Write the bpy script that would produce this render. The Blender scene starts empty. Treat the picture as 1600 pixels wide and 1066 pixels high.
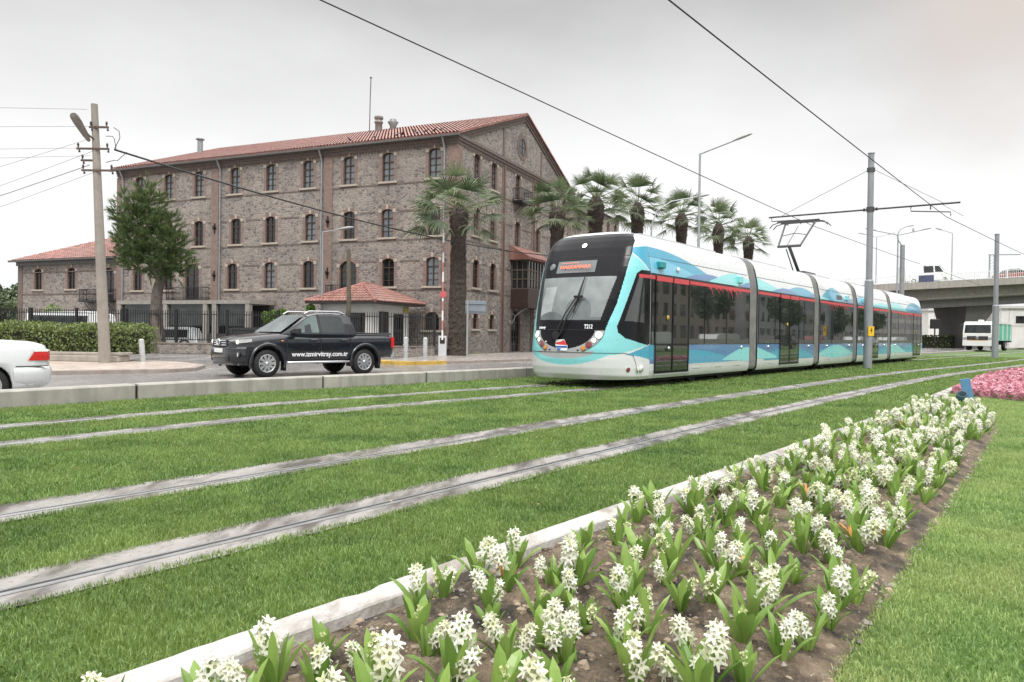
import bpy, math, random
import numpy as np
from mathutils import Vector, Matrix
random.seed(7); rng = np.random.default_rng(7)
R = math.radians; PI = math.pi
S = bpy.context.scene
COL = S.collection
# ------------------------------------------------------------------ camera
cd = bpy.data.cameras.new("camera"); cam = bpy.data.objects.new("camera", cd); COL.objects.link(cam)
cd.sensor_width = 36; cd.lens = 36*1180/1600; cd.clip_start = .05; cd.clip_end = 5000
cam.matrix_world = Matrix.Translation((0, 0, 1.14)) @ Matrix.Rotation(PI/2-11/1180, 4, 'X') @ Matrix.Rotation(.0135, 4, 'Z')
S.camera = cam
S.render.resolution_x = 1024; S.render.resolution_y = 682
# ------------------------------------------------------------------ sky, sun, exposure
W = bpy.data.worlds.new("World"); S.world = W; W.use_nodes = True
nt = W.node_tree; nt.nodes.clear()
def wn(t, **k):
    n = nt.nodes.new(t)
    for a, b in k.items(): setattr(n, a, b)
    return n
SUN_EL, SUN_AZ = 50, 168      # azimuth measured from +Y clockwise: behind the camera
sky = wn('ShaderNodeTexSky', sky_type='NISHITA', sun_disc=False, sun_elevation=R(SUN_EL), sun_rotation=R(SUN_AZ), dust_density=4, ozone_density=1)
hs = wn('ShaderNodeHueSaturation'); hs.inputs['Saturation'].default_value = .15
nt.links.new(sky.outputs[0], hs.inputs['Color'])
tc = wn('ShaderNodeTexCoord'); sx = wn('ShaderNodeSeparateXYZ'); nt.links.new(tc.outputs['Generated'], sx.inputs[0])
rp = wn('ShaderNodeValToRGB'); e = rp.color_ramp.elements
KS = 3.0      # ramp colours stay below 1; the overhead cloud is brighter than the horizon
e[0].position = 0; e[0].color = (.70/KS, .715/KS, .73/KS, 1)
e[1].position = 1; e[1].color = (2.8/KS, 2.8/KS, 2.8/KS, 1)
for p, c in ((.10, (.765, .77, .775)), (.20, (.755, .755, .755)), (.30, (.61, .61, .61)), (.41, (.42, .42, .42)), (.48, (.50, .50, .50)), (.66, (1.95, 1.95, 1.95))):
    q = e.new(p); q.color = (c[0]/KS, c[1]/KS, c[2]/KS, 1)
nz = wn('ShaderNodeTexNoise'); nz.inputs['Scale'].default_value = 3.2; nz.inputs['Detail'].default_value = 5; nz.inputs['Roughness'].default_value = .5
mp = wn('ShaderNodeMapping'); mp.inputs['Scale'].default_value = (1, 1, 2.2); mp.inputs['Location'].default_value = (3.1, .4, 0)
nt.links.new(tc.outputs['Generated'], mp.inputs[0]); nt.links.new(mp.outputs[0], nz.inputs[0])
# clouds tilt the gradient a little and tint one bank faintly pink
ad = wn('ShaderNodeMath', operation='MULTIPLY_ADD'); ad.inputs[1].default_value = .17; 
sb = wn('ShaderNodeMath', operation='SUBTRACT'); sb.inputs[1].default_value = .5
nt.links.new(nz.outputs[0], sb.inputs[0]); nt.links.new(sb.outputs[0], ad.inputs[0]); nt.links.new(sx.outputs[2], ad.inputs[2])
nt.links.new(ad.outputs[0], rp.inputs[0])
# a warm smoky cloud bank high to the right
vd = wn('ShaderNodeVectorMath', operation='DISTANCE'); vd.inputs[1].default_value = (.53, .74, .36)
nz2 = wn('ShaderNodeTexNoise'); nz2.inputs['Scale'].default_value = 5; nz2.inputs['Detail'].default_value = 4
nt.links.new(tc.outputs['Generated'], nz2.inputs[0])
ad2 = wn('ShaderNodeMath', operation='MULTIPLY_ADD'); ad2.inputs[1].default_value = .26
nt.links.new(nz2.outputs[0], ad2.inputs[0]); nt.links.new(vd.outputs['Value'], ad2.inputs[2]); nt.links.new(tc.outputs['Generated'], vd.inputs[0])
mr = wn('ShaderNodeMapRange'); mr.interpolation_type = 'SMOOTHSTEP'
mr.inputs[1].default_value = .14; mr.inputs[2].default_value = .34; mr.inputs[3].default_value = 1; mr.inputs[4].default_value = 0
nt.links.new(ad2.outputs[0], mr.inputs[0])
mxc = wn('ShaderNodeMix', data_type='RGBA'); mxc.inputs[7].default_value = (.56/KS, .50/KS, .465/KS, 1)
nt.links.new(mr.outputs[0], mxc.inputs[0]); nt.links.new(rp.outputs[0], mxc.inputs[6])
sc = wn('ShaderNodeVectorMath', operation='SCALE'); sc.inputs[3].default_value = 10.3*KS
nt.links.new(mxc.outputs[2], sc.inputs[0])
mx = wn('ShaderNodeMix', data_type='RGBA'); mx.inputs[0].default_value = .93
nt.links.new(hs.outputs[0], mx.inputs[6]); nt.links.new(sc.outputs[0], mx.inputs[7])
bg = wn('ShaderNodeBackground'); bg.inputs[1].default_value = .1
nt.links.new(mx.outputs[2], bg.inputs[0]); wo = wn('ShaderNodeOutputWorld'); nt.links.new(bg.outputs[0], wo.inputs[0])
ld = bpy.data.lights.new("sun", 'SUN'); ld.energy = 1.5; ld.angle = R(18); ld.color = (1, .97, .93)
sun = bpy.data.objects.new("sun", ld); COL.objects.link(sun)
az = R(SUN_AZ); el = R(SUN_EL)
sd = Vector((math.sin(az)*math.cos(el), math.cos(az)*math.cos(el), math.sin(el)))
sun.rotation_euler = sd.to_track_quat('Z', 'Y').to_euler()
S.view_settings.view_transform = 'Standard'; S.view_settings.look = 'None'; S.view_settings.gamma = 1
S.view_settings.use_curve_mapping = False; S.view_settings.exposure = .44

# ------------------------------------------------------------------ helpers
def lerp(a, b, t): return a+(b-a)*t
class MB:
    def __init__(s, warp=None): s.v = []; s.f = []; s.m = []; s.s = []; s.warp = warp
    def add(s, vs, fs, mat=0, smooth=False):
        o = len(s.v); s.v += [tuple(map(float, p)) for p in vs]
        for f in fs: s.f.append(tuple(o+i for i in f)); s.m.append(mat); s.s.append(smooth)
        return s
    def quad(s, a, b, c, d, mat=0): return s.add([a, b, c, d], [(0, 1, 2, 3)], mat)
    def poly(s, pts, mat=0): return s.add(pts, [tuple(range(len(pts)))], mat)
    def box(s, x0, x1, y0, y1, z0, z1, mat=0, M=None):
        v = [(x, y, z) for z in (z0, z1) for y in (y0, y1) for x in (x0, x1)]
        if M is not None: v = [tuple(M @ Vector(p)) for p in v]
        return s.add(v, [(0, 2, 3, 1), (4, 5, 7, 6), (0, 1, 5, 4), (2, 6, 7, 3), (0, 4, 6, 2), (1, 3, 7, 5)], mat)
    def bevbox(s, x0, x1, y0, y1, z0, z1, b, mat=0):
        # box with chamfered vertical and horizontal edges
        rings = []
        for z, i in ((z0, b), (z0+b, 0), (z1-b, 0), (z1, b)):
            X0, X1, Y0, Y1 = x0+i, x1-i, y0+i, y1-i
            rings.append([(X0+b, Y0, z), (X1-b, Y0, z), (X1, Y0+b, z), (X1, Y1-b, z), (X1-b, Y1, z), (X0+b, Y1, z), (X0, Y1-b, z), (X0, Y0+b, z)])
        return s.loft(rings, mat, closed=True, caps=True)
    def loft(s, rings, mat=0, closed=True, caps=True, smooth=False):
        n = len(rings[0]); v = [p for r in rings for p in r]; f = []
        for i in range(len(rings)-1):
            for j in range(n if closed else n-1):
                k = (j+1) % n
                f.append((i*n+j, i*n+k, (i+1)*n+k, (i+1)*n+j))
        s.add(v, f, mat, smooth)
        if caps and closed:
            s.add(rings[0], [tuple(range(n))[::-1]], mat); s.add(rings[-1], [tuple(range(n))], mat)
        return s
    def tube(s, pts, r, n=8, mat=0, caps=True, smooth=True):
        pts = [Vector(p) for p in pts]; rr = r if hasattr(r, '__len__') else [r]*len(pts)
        rings = []; up = None
        for i, p in enumerate(pts):
            d = (pts[min(i+1, len(pts)-1)]-pts[max(i-1, 0)]).normalized()
            if up is None: up = Vector((0, 0, 1)) if abs(d.z) < .9 else Vector((1, 0, 0))
            a = d.cross(up).normalized(); b = a.cross(d).normalized(); up = b
            rings.append([tuple(p+(a*math.cos(2*PI*k/n)+b*math.sin(2*PI*k/n))*rr[i]) for k in range(n)])
        return s.loft(rings, mat, True, caps, smooth)
    def lathe(s, prof, c=(0, 0, 0), n=16, axis='z', mat=0, smooth=True, caps=True):
        rings = []
        for r, h in prof:
            ring = []
            for k in range(n):
                t = 2*PI*k/n; x, y = r*math.cos(t), r*math.sin(t)
                p = (x, y, h) if axis == 'z' else ((h, x, y) if axis == 'x' else (y, h, x))
                ring.append((c[0]+p[0], c[1]+p[1], c[2]+p[2]))
            rings.append(ring)
        return s.loft(rings, mat, True, caps, smooth)
    def prism(s, poly, y0, y1, mat=0):   # poly in (x,z) extruded along y
        return s.loft([[(x, y0, z) for x, z in poly], [(x, y1, z) for x, z in poly]], mat)
    def build(s, name, mats, parent=None):
        me = bpy.data.meshes.new(name)
        v = s.v if s.warp is None else [s.warp(p) for p in s.v]
        me.from_pydata(v, [], s.f)
        for m in (mats if isinstance(mats, (list, tuple)) else [mats]): me.materials.append(m)
        me.polygons.foreach_set('material_index', s.m); me.polygons.foreach_set('use_smooth', s.s)
        me.update()
        o = bpy.data.objects.new(name, me); COL.objects.link(o)
        if parent is not None: o.parent = parent
        return o
def tag(o, label=None, cat=None, group=None, kind=None):
    if label: o['label'] = label
    if cat: o['category'] = cat
    if group: o['group'] = group
    if kind: o['kind'] = kind
    return o
def empty(name, loc=(0, 0, 0), rz=0, label=None, cat=None, group=None):
    o = bpy.data.objects.new(name, None); COL.objects.link(o); o.empty_display_size = .2
    o.location = loc; o.rotation_euler = (0, 0, rz); return tag(o, label, cat, group)
KIDS = {}
def copy_tree(o, parent=None):
    c = o.copy(); COL.objects.link(c); c.parent = parent
    for ch in list(o.children): copy_tree(ch, c)
    return c
def np_mesh(name, v, nper, mat, tint=None, parent=None, smooth=False):
    """v: (N, nper, 3) array, each row one polygon"""
    N = len(v); me = bpy.data.meshes.new(name)
    me.vertices.add(N*nper); me.vertices.foreach_set('co', np.ascontiguousarray(v, dtype=np.float32).ravel())
    me.loops.add(N*nper); me.loops.foreach_set('vertex_index', np.arange(N*nper, dtype=np.int32))
    me.polygons.add(N); me.polygons.foreach_set('loop_start', np.arange(0, N*nper, nper, dtype=np.int32))
    me.polygons.foreach_set('loop_total', np.full(N, nper, dtype=np.int32))
    if tint is not None:
        a = me.attributes.new('tint', 'FLOAT', 'POINT'); a.data.foreach_set('value', np.repeat(tint, nper).astype(np.float32))
    me.materials.append(mat); me.update(calc_edges=True)
    if smooth: me.polygons.foreach_set('use_smooth', np.ones(N, dtype=bool))
    o = bpy.data.objects.new(name, me); COL.objects.link(o)
    if parent is not None: o.parent = parent
    return o
def text_mesh(name, s, size, mat, M, parent=None, depth=.004, bold=0, sx=1):
    cu = bpy.data.curves.new(name, 'FONT'); cu.body = s; cu.size = size; cu.extrude = depth; cu.offset = bold; cu.align_x = 'LEFT'
    t = bpy.data.objects.new(name+'_tmp', cu); COL.objects.link(t)
    dg = bpy.context.evaluated_depsgraph_get(); dg.update()
    me = bpy.data.meshes.new_from_object(t.evaluated_get(dg)); COL.objects.unlink(t); bpy.data.objects.remove(t)
    me.name = name; me.transform(M @ Matrix.Diagonal((sx, 1, 1, 1))); me.materials.clear(); me.materials.append(mat)
    o = bpy.data.objects.new(name, me); COL.objects.link(o)
    if parent is not None: o.parent = parent
    return o
# ------------------------------------------------------------------ materials
MATS = {}
class NB:
    def __init__(s, name):
        s.m = bpy.data.materials.new(name); s.m.use_nodes = True; s.t = s.m.node_tree
        s.b = s.t.nodes['Principled BSDF']; s.out = s.t.nodes['Material Output']
    def n(s, t, ins=None, **k):
        n = s.t.nodes.new(t)
        for a, b in k.items(): setattr(n, a, b)
        for a, b in (ins or {}).items():
            if isinstance(b, bpy.types.NodeSocket): s.t.links.new(b, n.inputs[a])
            else: n.inputs[a].default_value = b
        return n
    def link(s, a, b): s.t.links.new(a, b)
    def coord(s, scale=(1, 1, 1), loc=(0, 0, 0), rot=(0, 0, 0), world=False):
        c = s.n('ShaderNodeNewGeometry').outputs['Position'] if world else s.n('ShaderNodeTexCoord').outputs['Object']
        return s.n('ShaderNodeMapping', {0: c, 'Scale': scale, 'Location': loc, 'Rotation': rot}).outputs[0]
    def noise(s, sc, det=4, vec=None, rough=.55, dist=0):
        n = s.n('ShaderNodeTexNoise', {'Scale': sc, 'Detail': det, 'Roughness': rough, 'Distortion': dist})
        if vec is not None: s.link(vec, n.inputs['Vector'])
        return n.outputs[0]
    def ramp(s, fac, stops, interp='LINEAR'):
        n = s.n('ShaderNodeValToRGB', {0: fac}); n.color_ramp.interpolation = interp; e = n.color_ramp.elements
        while len(e) > 1: e.remove(e[-1])
        for i, (p, c) in enumerate(stops):
            q = e[0] if i == 0 else e.new(p); q.position = p
            q.color = (*c, 1) if hasattr(c, '__len__') else (c, c, c, 1)
        return n.outputs[0]
    def mix(s, f, a, b, mode='MIX'):
        n = s.n('ShaderNodeMix', data_type='RGBA', blend_type=mode)
        for i, x in ((0, f), (6, a), (7, b)):
            if isinstance(x, bpy.types.NodeSocket): s.link(x, n.inputs[i])
            else: n.inputs[i].default_value = x if i == 0 else (*x, 1)
        return n.outputs[2]
    def math(s, op, a, b=0, c=0):
        return s.n('ShaderNodeMath', {0: a, 1: b, 2: c}, operation=op).outputs[0]
    def bump(s, h, st=.3, d=.02):
        n = s.n('ShaderNodeBump', {'Height': h, 'Strength': st, 'Distance': d}); s.link(n.outputs[0], s.b.inputs['Normal']); return n
    def set(s, **k):
        for a, b in k.items():
            i = s.b.inputs[a.replace('_', ' ')]
            if isinstance(b, bpy.types.NodeSocket): s.link(b, i)
            else: i.default_value = (*b, 1) if hasattr(b, '__len__') and len(b) == 3 else b
        return s
def simple(name, col, rough=.6, var=.12, sc=6, metal=0, bump=0, coat=0, spec=.5, world=False, dirt=0):
    if name in MATS: return MATS[name]
    b = NB(name); v = b.coord(world=world)
    f = b.noise(sc, 5, v)
    lo = tuple(c*(1-var) for c in col); hi = tuple(min(1, c*(1+var)) for c in col)
    c = b.ramp(f, [(.3, lo), (.7, hi)])
    if dirt:
        g = b.ramp(b.noise(sc*.35, 6, v, .65), [(.5, 0), (.72, dirt)])
        c = b.mix(g, c, tuple(x*.45 for x in col))
    b.set(Base_Color=c, Roughness=b.ramp(b.noise(sc*1.7, 3, v), [(.3, max(0, rough-.07)), (.7, min(1, rough+.07))]), Metallic=metal, Coat_Weight=coat)
    b.b.inputs['Specular IOR Level'].default_value = spec
    if bump: b.bump(b.noise(sc*4, 5, v), bump)
    MATS[name] = b.m; return b.m
def glass_dark(name, col=(.012, .014, .015), rough=.03, ior=1.75):
    if name in MATS: return MATS[name]
    b = NB(name); v = b.coord()
    b.set(Base_Color=b.ramp(b.noise(1.3, 3, v), [(.35, tuple(c*.7 for c in col)), (.7, tuple(c*1.5 for c in col))]), Roughness=rough, IOR=ior)
    b.bump(b.noise(.7, 2, v), .04, .05)
    MATS[name] = b.m; return b.m
def emit(name, col, st):
    b = NB(name); b.set(Base_Color=col, Emission_Color=col, Emission_Strength=st, Roughness=.3); return b.m
def leafmat(name, c0, c1, trans=.35, rough=.5, patch=None):
    if name in MATS: return MATS[name]
    b = NB(name)
    at = b.n('ShaderNodeAttribute', attribute_name='tint').outputs['Fac']
    c = b.ramp(at, [(0, c0), (1, c1)])
    if patch:
        v = b.coord(world=True)
        c = b.mix(b.ramp(b.noise(patch[1], 4, v), [(.38, 0), (.68, patch[2])]), c, patch[0])
    b.set(Base_Color=c, Roughness=rough)
    tr = b.n('ShaderNodeBsdfTranslucent', {'Color': c})
    m = b.n('ShaderNodeMixShader', {0: trans, 1: b.b.outputs[0], 2: tr.outputs[0]})
    b.link(m.outputs[0], b.out.inputs[0])
    MATS[name] = b.m; return b.m
def stone_mat():
    b = NB('rubble_stone'); v = b.coord((3.9, 3.9, 6.6))
    wob = b.n('ShaderNodeVectorMath', {0: v, 1: b.n('ShaderNodeVectorMath', {0: b.n('ShaderNodeTexNoise', {'Vector': v, 'Scale': 1.6}).outputs['Color'], 3: .5}, operation='SCALE').outputs[0]}, operation='ADD').outputs[0]
    vo = b.n('ShaderNodeTexVoronoi', {'Vector': wob, 'Scale': 1.0, 'Randomness': .9})
    ed = b.n('ShaderNodeTexVoronoi', {'Vector': wob, 'Scale': 1.0, 'Randomness': .9}, feature='DISTANCE_TO_EDGE')
    sep = b.n('ShaderNodeSeparateColor', {0: vo.outputs['Color']})
    c = b.ramp(sep.outputs[0], [(0, (.145, .136, .138)), (.2, (.19, .175, .172)), (.34, (.245, .22, .203)), (.6, (.297, .267, .241)), (.85, (.35, .317, .284)), (1, (.28, .233, .21))])
    c = b.mix(.35, c, b.ramp(b.noise(9, 4, v), [(.3, (.12, .10, .09)), (.7, (.42, .37, .33))]), 'OVERLAY')
    c = b.mix(b.ramp(ed.outputs['Distance'], [(.03, .75), (.11, 0)]), c, (.355, .322, .30))
    big = b.ramp(b.noise(.25, 4, b.coord()), [(.35, (.82, .80, .79)), (.65, (1.05, 1.03, 1.0))])
    c = b.mix(1, c, big, 'MULTIPLY')
    st = b.ramp(b.noise(1, 6, b.coord((1.3, 1.3, .11)), .62), [(.5, 0), (.74, .5)])
    c = b.mix(st, c, (.13, .115, .105))
    c = b.mix(b.ramp(b.noise(.5, 3, b.coord(loc=(7, 3, 1))), [(.58, 0), (.66, .3)]), c, (.36, .32, .27))
    b.set(Base_Color=c, Roughness=.85)
    b.bump(b.ramp(ed.outputs['Distance'], [(0, 0), (.16, 1)]), .6, .03)
    return b.m
def brick_mat(name, c1, c2, mortar, sc=1):
    b = NB(name); co = b.n('ShaderNodeTexCoord').outputs['Object']; s = b.n('ShaderNodeSeparateXYZ', {0: co})
    u = b.math('ADD', s.outputs[0], s.outputs[1])
    v = b.n('ShaderNodeCombineXYZ', {0: u, 1: s.outputs[2]}).outputs[0]
    br = b.n('ShaderNodeTexBrick', {'Vector': v, 'Color1': (*c1, 1), 'Color2': (*c2, 1), 'Mortar': (*mortar, 1), 'Scale': sc, 'Mortar Size': .012, 'Brick Width': .24, 'Row Height': .075, 'Bias': 0})
    c = b.mix(.5, br.outputs[0], b.ramp(b.noise(6, 4, co), [(.3, (.3, .3, .3)), (.7, (.7, .7, .7))]), 'OVERLAY')
    b.set(Base_Color=c, Roughness=.85); b.bump(br.outputs[1], -.4, .01); return b.m
def tile_mat(name, axis=0, tw=.24, th=.36, col=(.24, .10, .08)):
    b = NB(name); v = b.coord(); s = b.n('ShaderNodeSeparateXYZ', {0: v})
    u = s.outputs[axis]; w = s.outputs[1-axis]
    fu = b.math('FRACT', b.math('DIVIDE', u, tw)); fw = b.math('FRACT', b.math('DIVIDE', w, th))
    prof = b.math('SINE', b.math('MULTIPLY', fu, PI))           # barrel profile
    cell = b.n('ShaderNodeCombineXYZ', {0: b.math('FLOOR', b.math('DIVIDE', u, tw)), 1: b.math('FLOOR', b.math('DIVIDE', w, th))})
    wn_ = b.n('ShaderNodeTexWhiteNoise', {'Vector': cell.outputs[0]}, noise_dimensions='2D')
    c = b.ramp(wn_.outputs[0], [(0, tuple(x*.6 for x in col)), (.6, col), (1, (col[0]*1.15, col[1]*1.5, col[2]*1.55))])
    c = b.mix(b.ramp(b.noise(.6, 5, v), [(.45, 0), (.75, .45)]), c, (.20, .11, .09))
    b.set(Base_Color=c, Roughness=.6)
    h = b.math('ADD', prof, b.math('MULTIPLY', fw, .5))
    b.bump(h, .25, .02); return b.m
def wet_asphalt():
    b = NB('wet_asphalt'); v = b.coord(world=True)
    n1 = b.noise(.45, 6, b.coord((1, .35, 1), rot=(0, 0, R(-38)), world=True), .6); n2 = b.noise(60, 3, v)
    c = b.ramp(n2, [(.3, (.14, .138, .138)), (.7, (.26, .255, .25))])
    c = b.mix(b.ramp(n1, [(.4, 0), (.6, .6)]), c, (.26, .25, .24))
    b.set(Base_Color=c, Roughness=b.ramp(n1, [(.36, .05), (.5, .14), (.68, .36)]), IOR=1.5)
    b.bump(b.math('ADD', n2, b.math('MULTIPLY', b.noise(14, 2, v), 1.2)), .35, .03); return b.m
def wet_concrete(name, col, mud=(.13, .10, .085), amt=.8, sc=1.2):
    b = NB(name); v = b.coord(world=True)
    m = b.ramp(b.noise(sc*2.2, 8, b.coord((1, .3, 1), rot=(0, 0, R(-38)), world=True), .68), [(.45, 0), (.60, amt)])
    c = b.ramp(b.noise(sc*9, 6, v, .65), [(.3, tuple(x*.78 for x in col)), (.7, col)])
    c = b.mix(m, c, mud)
    sp = b.ramp(b.noise(sc*38, 3, v), [(.62, 0), (.70, .55)])
    c = b.mix(sp, c, mud)
    pud = b.noise(sc*1.1, 5, b.coord((1, .25, 1), loc=(4, 2, 0), rot=(0, 0, R(-38)), world=True))
    b.set(Base_Color=c, Roughness=b.ramp(pud, [(.46, .7), (.60, .2)]))
    b.b.inputs['Specular IOR Level'].default_value = .32
    b.bump(b.noise(sc*26, 6, v), .5, .012); return b.m
def concrete(name, col, streak=.5, rough=.8):
    b = NB(name); v = b.coord(world=True)
    st = b.ramp(b.noise(1, 6, b.coord((3.2, 3.2, .35), world=True), .6), [(.45, 0), (.7, streak)])
    c = b.ramp(b.noise(3.5, 7, v, .65), [(.3, tuple(x*.8 for x in col)), (.7, tuple(x*1.08 for x in col))])
    c = b.mix(st, c, tuple(x*.5 for x in col))
    b.set(Base_Color=c, Roughness=rough); b.bump(b.noise(40, 4, v), .15, .01); return b.m
def carpaint(name, col, metallic=.3, rough=.28, fl=0):
    b = NB(name); v = b.coord()
    d = b.ramp(b.noise(2.2, 6, v, .65), [(.45, 0), (.8, .35)])
    c = b.mix(d, col, tuple(x*.8+.004 for x in col))
    b.set(Base_Color=c, Roughness=b.ramp(b.noise(9, 4, v), [(.3, rough-.06), (.7, rough+.1)]), Metallic=metallic, Coat_Weight=.7, Coat_Roughness=.06)
    b.bump(b.ramp(b.noise(150, 2, v), [(.58, 0), (.64, 1)]), .035, .002)      # rain drops on the paint
    return b.m
M_stone = stone_mat()
M_brick = brick_mat('red_brick', (.195, .108, .083), (.14, .082, .068), (.26, .225, .20))
M_brickdark = brick_mat('dark_brick', (.14, .09, .075), (.10, .068, .06), (.18, .155, .14))
M_keystone = simple('pale_stone', (.38, .33, .275), .8, .15, 8)
M_tile_x = tile_mat('roof_tiles', 0)
M_tile_y = tile_mat('roof_tiles_side', 1)
M_timber = simple('dark_timber', (.045, .026, .02), .5, .25, 9)
M_pane_sky = glass_dark('window_glass_sky_reflection', (.10, .115, .125), .05, 1.9)  # sky reflection put into the base colour, mostly for upper floor panes
M_pane = glass_dark('window_glass', (.014, .017, .019), .04, 1.6)
M_zinc = simple('zinc_pipe', (.30, .31, .32), .4, .15, 4, metal=.5)
M_iron = simple('black_iron', (.012, .012, .013), .45, .2, 8)
M_asph = wet_asphalt()
M_slab = wet_concrete('rail_slab_concrete', (.30, .28, .262), (.06, .05, .042), .92)
M_border = wet_concrete('white_kerb_concrete', (.47, .455, .43), (.19, .15, .12), .75, 1.6)
M_wallc = concrete('barrier_concrete', (.34, .325, .29), .7)
M_pave = concrete('pavement_slabs', (.40, .36, .32), .3, .45)
M_rail = simple('steel_rail', (.55, .55, .55), .3, .2, 5, metal=.9, world=True)
M_groove = simple('rail_groove', (.02, .018, .017), .7, .2, 20)
M_galv = simple('grey_painted_steel', (.25, .265, .285), .45, .1, 3, metal=.2, dirt=.3)
M_lampgrey = simple('galvanised_pole', (.34, .35, .36), .45, .1, 4, metal=.4)
M_black = simple('black_rubber', (.012, .012, .012), .7, .2, 12)
M_cable = simple('black_cable', (.02, .018, .018), .6, .1, 5)
M_white = simple('white_paint', (.74, .75, .75), .35, .04, 3, coat=.3, dirt=.12)
M_wash = simple('white_render', (.70, .69, .66), .8, .06, 2, dirt=.25)
M_chrome = simple('chrome', (.72, .73, .74), .12, .04, 4, metal=1)
M_alloy = simple('alloy_rim', (.55, .56, .57), .28, .06, 6, metal=.8)
M_red = simple('red_plastic', (.55, .02, .02), .25, .08, 4, coat=.5)
M_amber = simple('amber_lens', (.60, .22, .02), .2, .1, 5, coat=.5)
M_lens = emit('lit_lamp_lens', (1, .97, .9), 1.3)
M_yellow = simple('yellow_paint', (.48, .31, .06), .55, .25, 5, dirt=.8)
M_grassbase = None
# ------------------------------------------------------------------ the ground
DX, DY = .61, .7924            # direction of the tracks; side axis n runs to the left of it
NCX = [-30, 1, 3, 5, 8, 11, 16, 23, 30, 38, 47, 60, 80, 133, 220]; NCY = [0, 0, 0, .07, .17, .23, .22, .18, -.1, -.8, -1.5, -2.1, -2.9, -4.2, -8]
FCX = [-30, 2, 3.5, 6.5, 8.5, 11, 15, 20, 30, 46, 58, 70, 133, 220]; FCY = [0, -.1, .05, .33, .3, .05, -.08, 0, -.12, -.5, -1.2, -1.9, -3.9, -8]
def smooth_table(xs, ys):
    g = np.linspace(-30, 220, 1001); y = np.interp(g, xs, ys)
    for _ in range(3): y = np.convolve(np.pad(y, 6, mode='edge'), np.ones(13)/13, 'valid')
    return g, y
_ng, _ny = smooth_table(NCX, NCY); _fg, _fy = smooth_table(FCX, FCY)
def curve(m, n):
    a = np.interp(m, _ng, _ny); b = np.interp(m, _fg, _fy); t = np.clip((n-5.4)/2.4, 0, 1); t = t*t*(3-2*t)
    k = np.clip((n-2.55)/1.0, 0, 1)                 # the flower bed kerb stays straight
    far = np.interp(m, [13, 18, 23, 27, 31, 36, 45, 80, 220], [0, .12, .24, .26, .05, -.5, -1.3, -4, -9])
    return (a*(1-t)+b*t)*k + far*(1-k)
def W3(m, n, z=0):
    nn = n+float(curve(m, n)); return (DX*m-DY*nn, DY*m+DX*nn, z)
def W3a(m, n):
    nn = n+curve(m, n); return DX*m-DY*nn, DY*m+DX*nn
def strip(mb, n0, n1, z, m0, m1, step=.5, mat=0, edge=0, zf=None):
    ms = np.arange(m0, m1+.01, step); r = random.Random(int(n0*1000))
    a = []; b = []; e0 = e1 = 0
    for m in ms:
        if edge: e0 = .6*e0+r.uniform(-edge, edge); e1 = .6*e1+r.uniform(-edge, edge)
        zz = z if zf is None else zf(m)
        a.append(W3(m, n0+e0, zz)); b.append(W3(m, n1+e1, zz))
    k = len(ms); mb.add(a+b, [(i+k, i, i+1, i+k+1) for i in range(k-1)], mat)
M_GROUND = simple('ground_earth', (.16, .15, .13), .8, .25, .3, world=True)
g = MB(); g.quad((-1500, -300, -.16), (1500, -300, -.16), (1500, 2500, -.16), (-1500, 2500, -.16)); tag(g.build('ground', M_GROUND), kind='structure')
g = MB()
zroad = lambda m: float(np.interp(m, [-30, 35, 70, 220], [-.1, -.1, .02, .1]))
strip(g, 12.2, 24.3, -.1, -14, 190, 2, zf=zroad)
# the side road in front of the gate and the forecourt of the mill
tag(g.build('road', M_asph), kind='structure')
g = MB(); g.quad((-60, 22, -.125), (12, 22, -.125), (40, 72, -.125), (-60, 72, -.125)); tag(g.build('forecourt', M_asph), kind='structure')
# pavement island with kerb at the utility pole, and the kerbed strip before the fence
def pave(name, pts, z0, z1, mat=M_pave, kerb=M_pave):
    b = MB(); n = len(pts)
    cx = sum(p[0] for p in pts)/n; cy = sum(p[1] for p in pts)/n
    inner = []
    for x, y in pts:
        d = math.hypot(x-cx, y-cy); k = max(0, 1-.18/d); inner.append((cx+(x-cx)*k, cy+(y-cy)*k))
    b.loft([[(x, y, z0) for x, y in pts], [(x, y, z1-.015) for x, y in pts], [(lerp(x, u, .15), lerp(y, v, .15), z1) for (x, y), (u, v) in zip(pts, inner)]], 1, caps=False)
    b.loft([[(lerp(x, u, .15), lerp(y, v, .15), z1) for (x, y), (u, v) in zip(pts, inner)], [(x, y, z1) for x, y in inner]], 1, caps=False)
    b.poly([(x, y, z1+.001) for x, y in inner], 0)
    return tag(b.build(name, [mat, kerb]), kind='structure')
M_kerb = concrete('kerb_stone', (.30, .25, .22), .4, .5)
pts = [(-9.75, 21.5), (-9.45, 22.6), (-9.9, 24.4), (-11.2, 26.0), (-12.6, 27.0), (-20, 28.6), (-34, 29.5), (-34, 8), (-20.2, 9.5), (-16, 14.6), (-12.6, 19.4), (-10.6, 20.9)]
pave('pavement', pts, -.13, .02, simple('wet_pink_paving', (.46, .38, .33), .32, .22, 1.5, world=True, dirt=.5), M_kerb)
pts = [(-5.2, 30.6), (-4.9, 29.3), (-3.8, 28.9), (-.2, 33.4), (3, 38), (14, 52), (8, 56), (-1, 44), (-3.2, 38.6), (-4.2, 36.0)]
pave('pavement', pts, -.13, .02, simple('wet_grey_paving', (.30, .27, .245), .3, .22, 1.5, world=True, dirt=.4), M_kerb)
b = MB(); 
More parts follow.
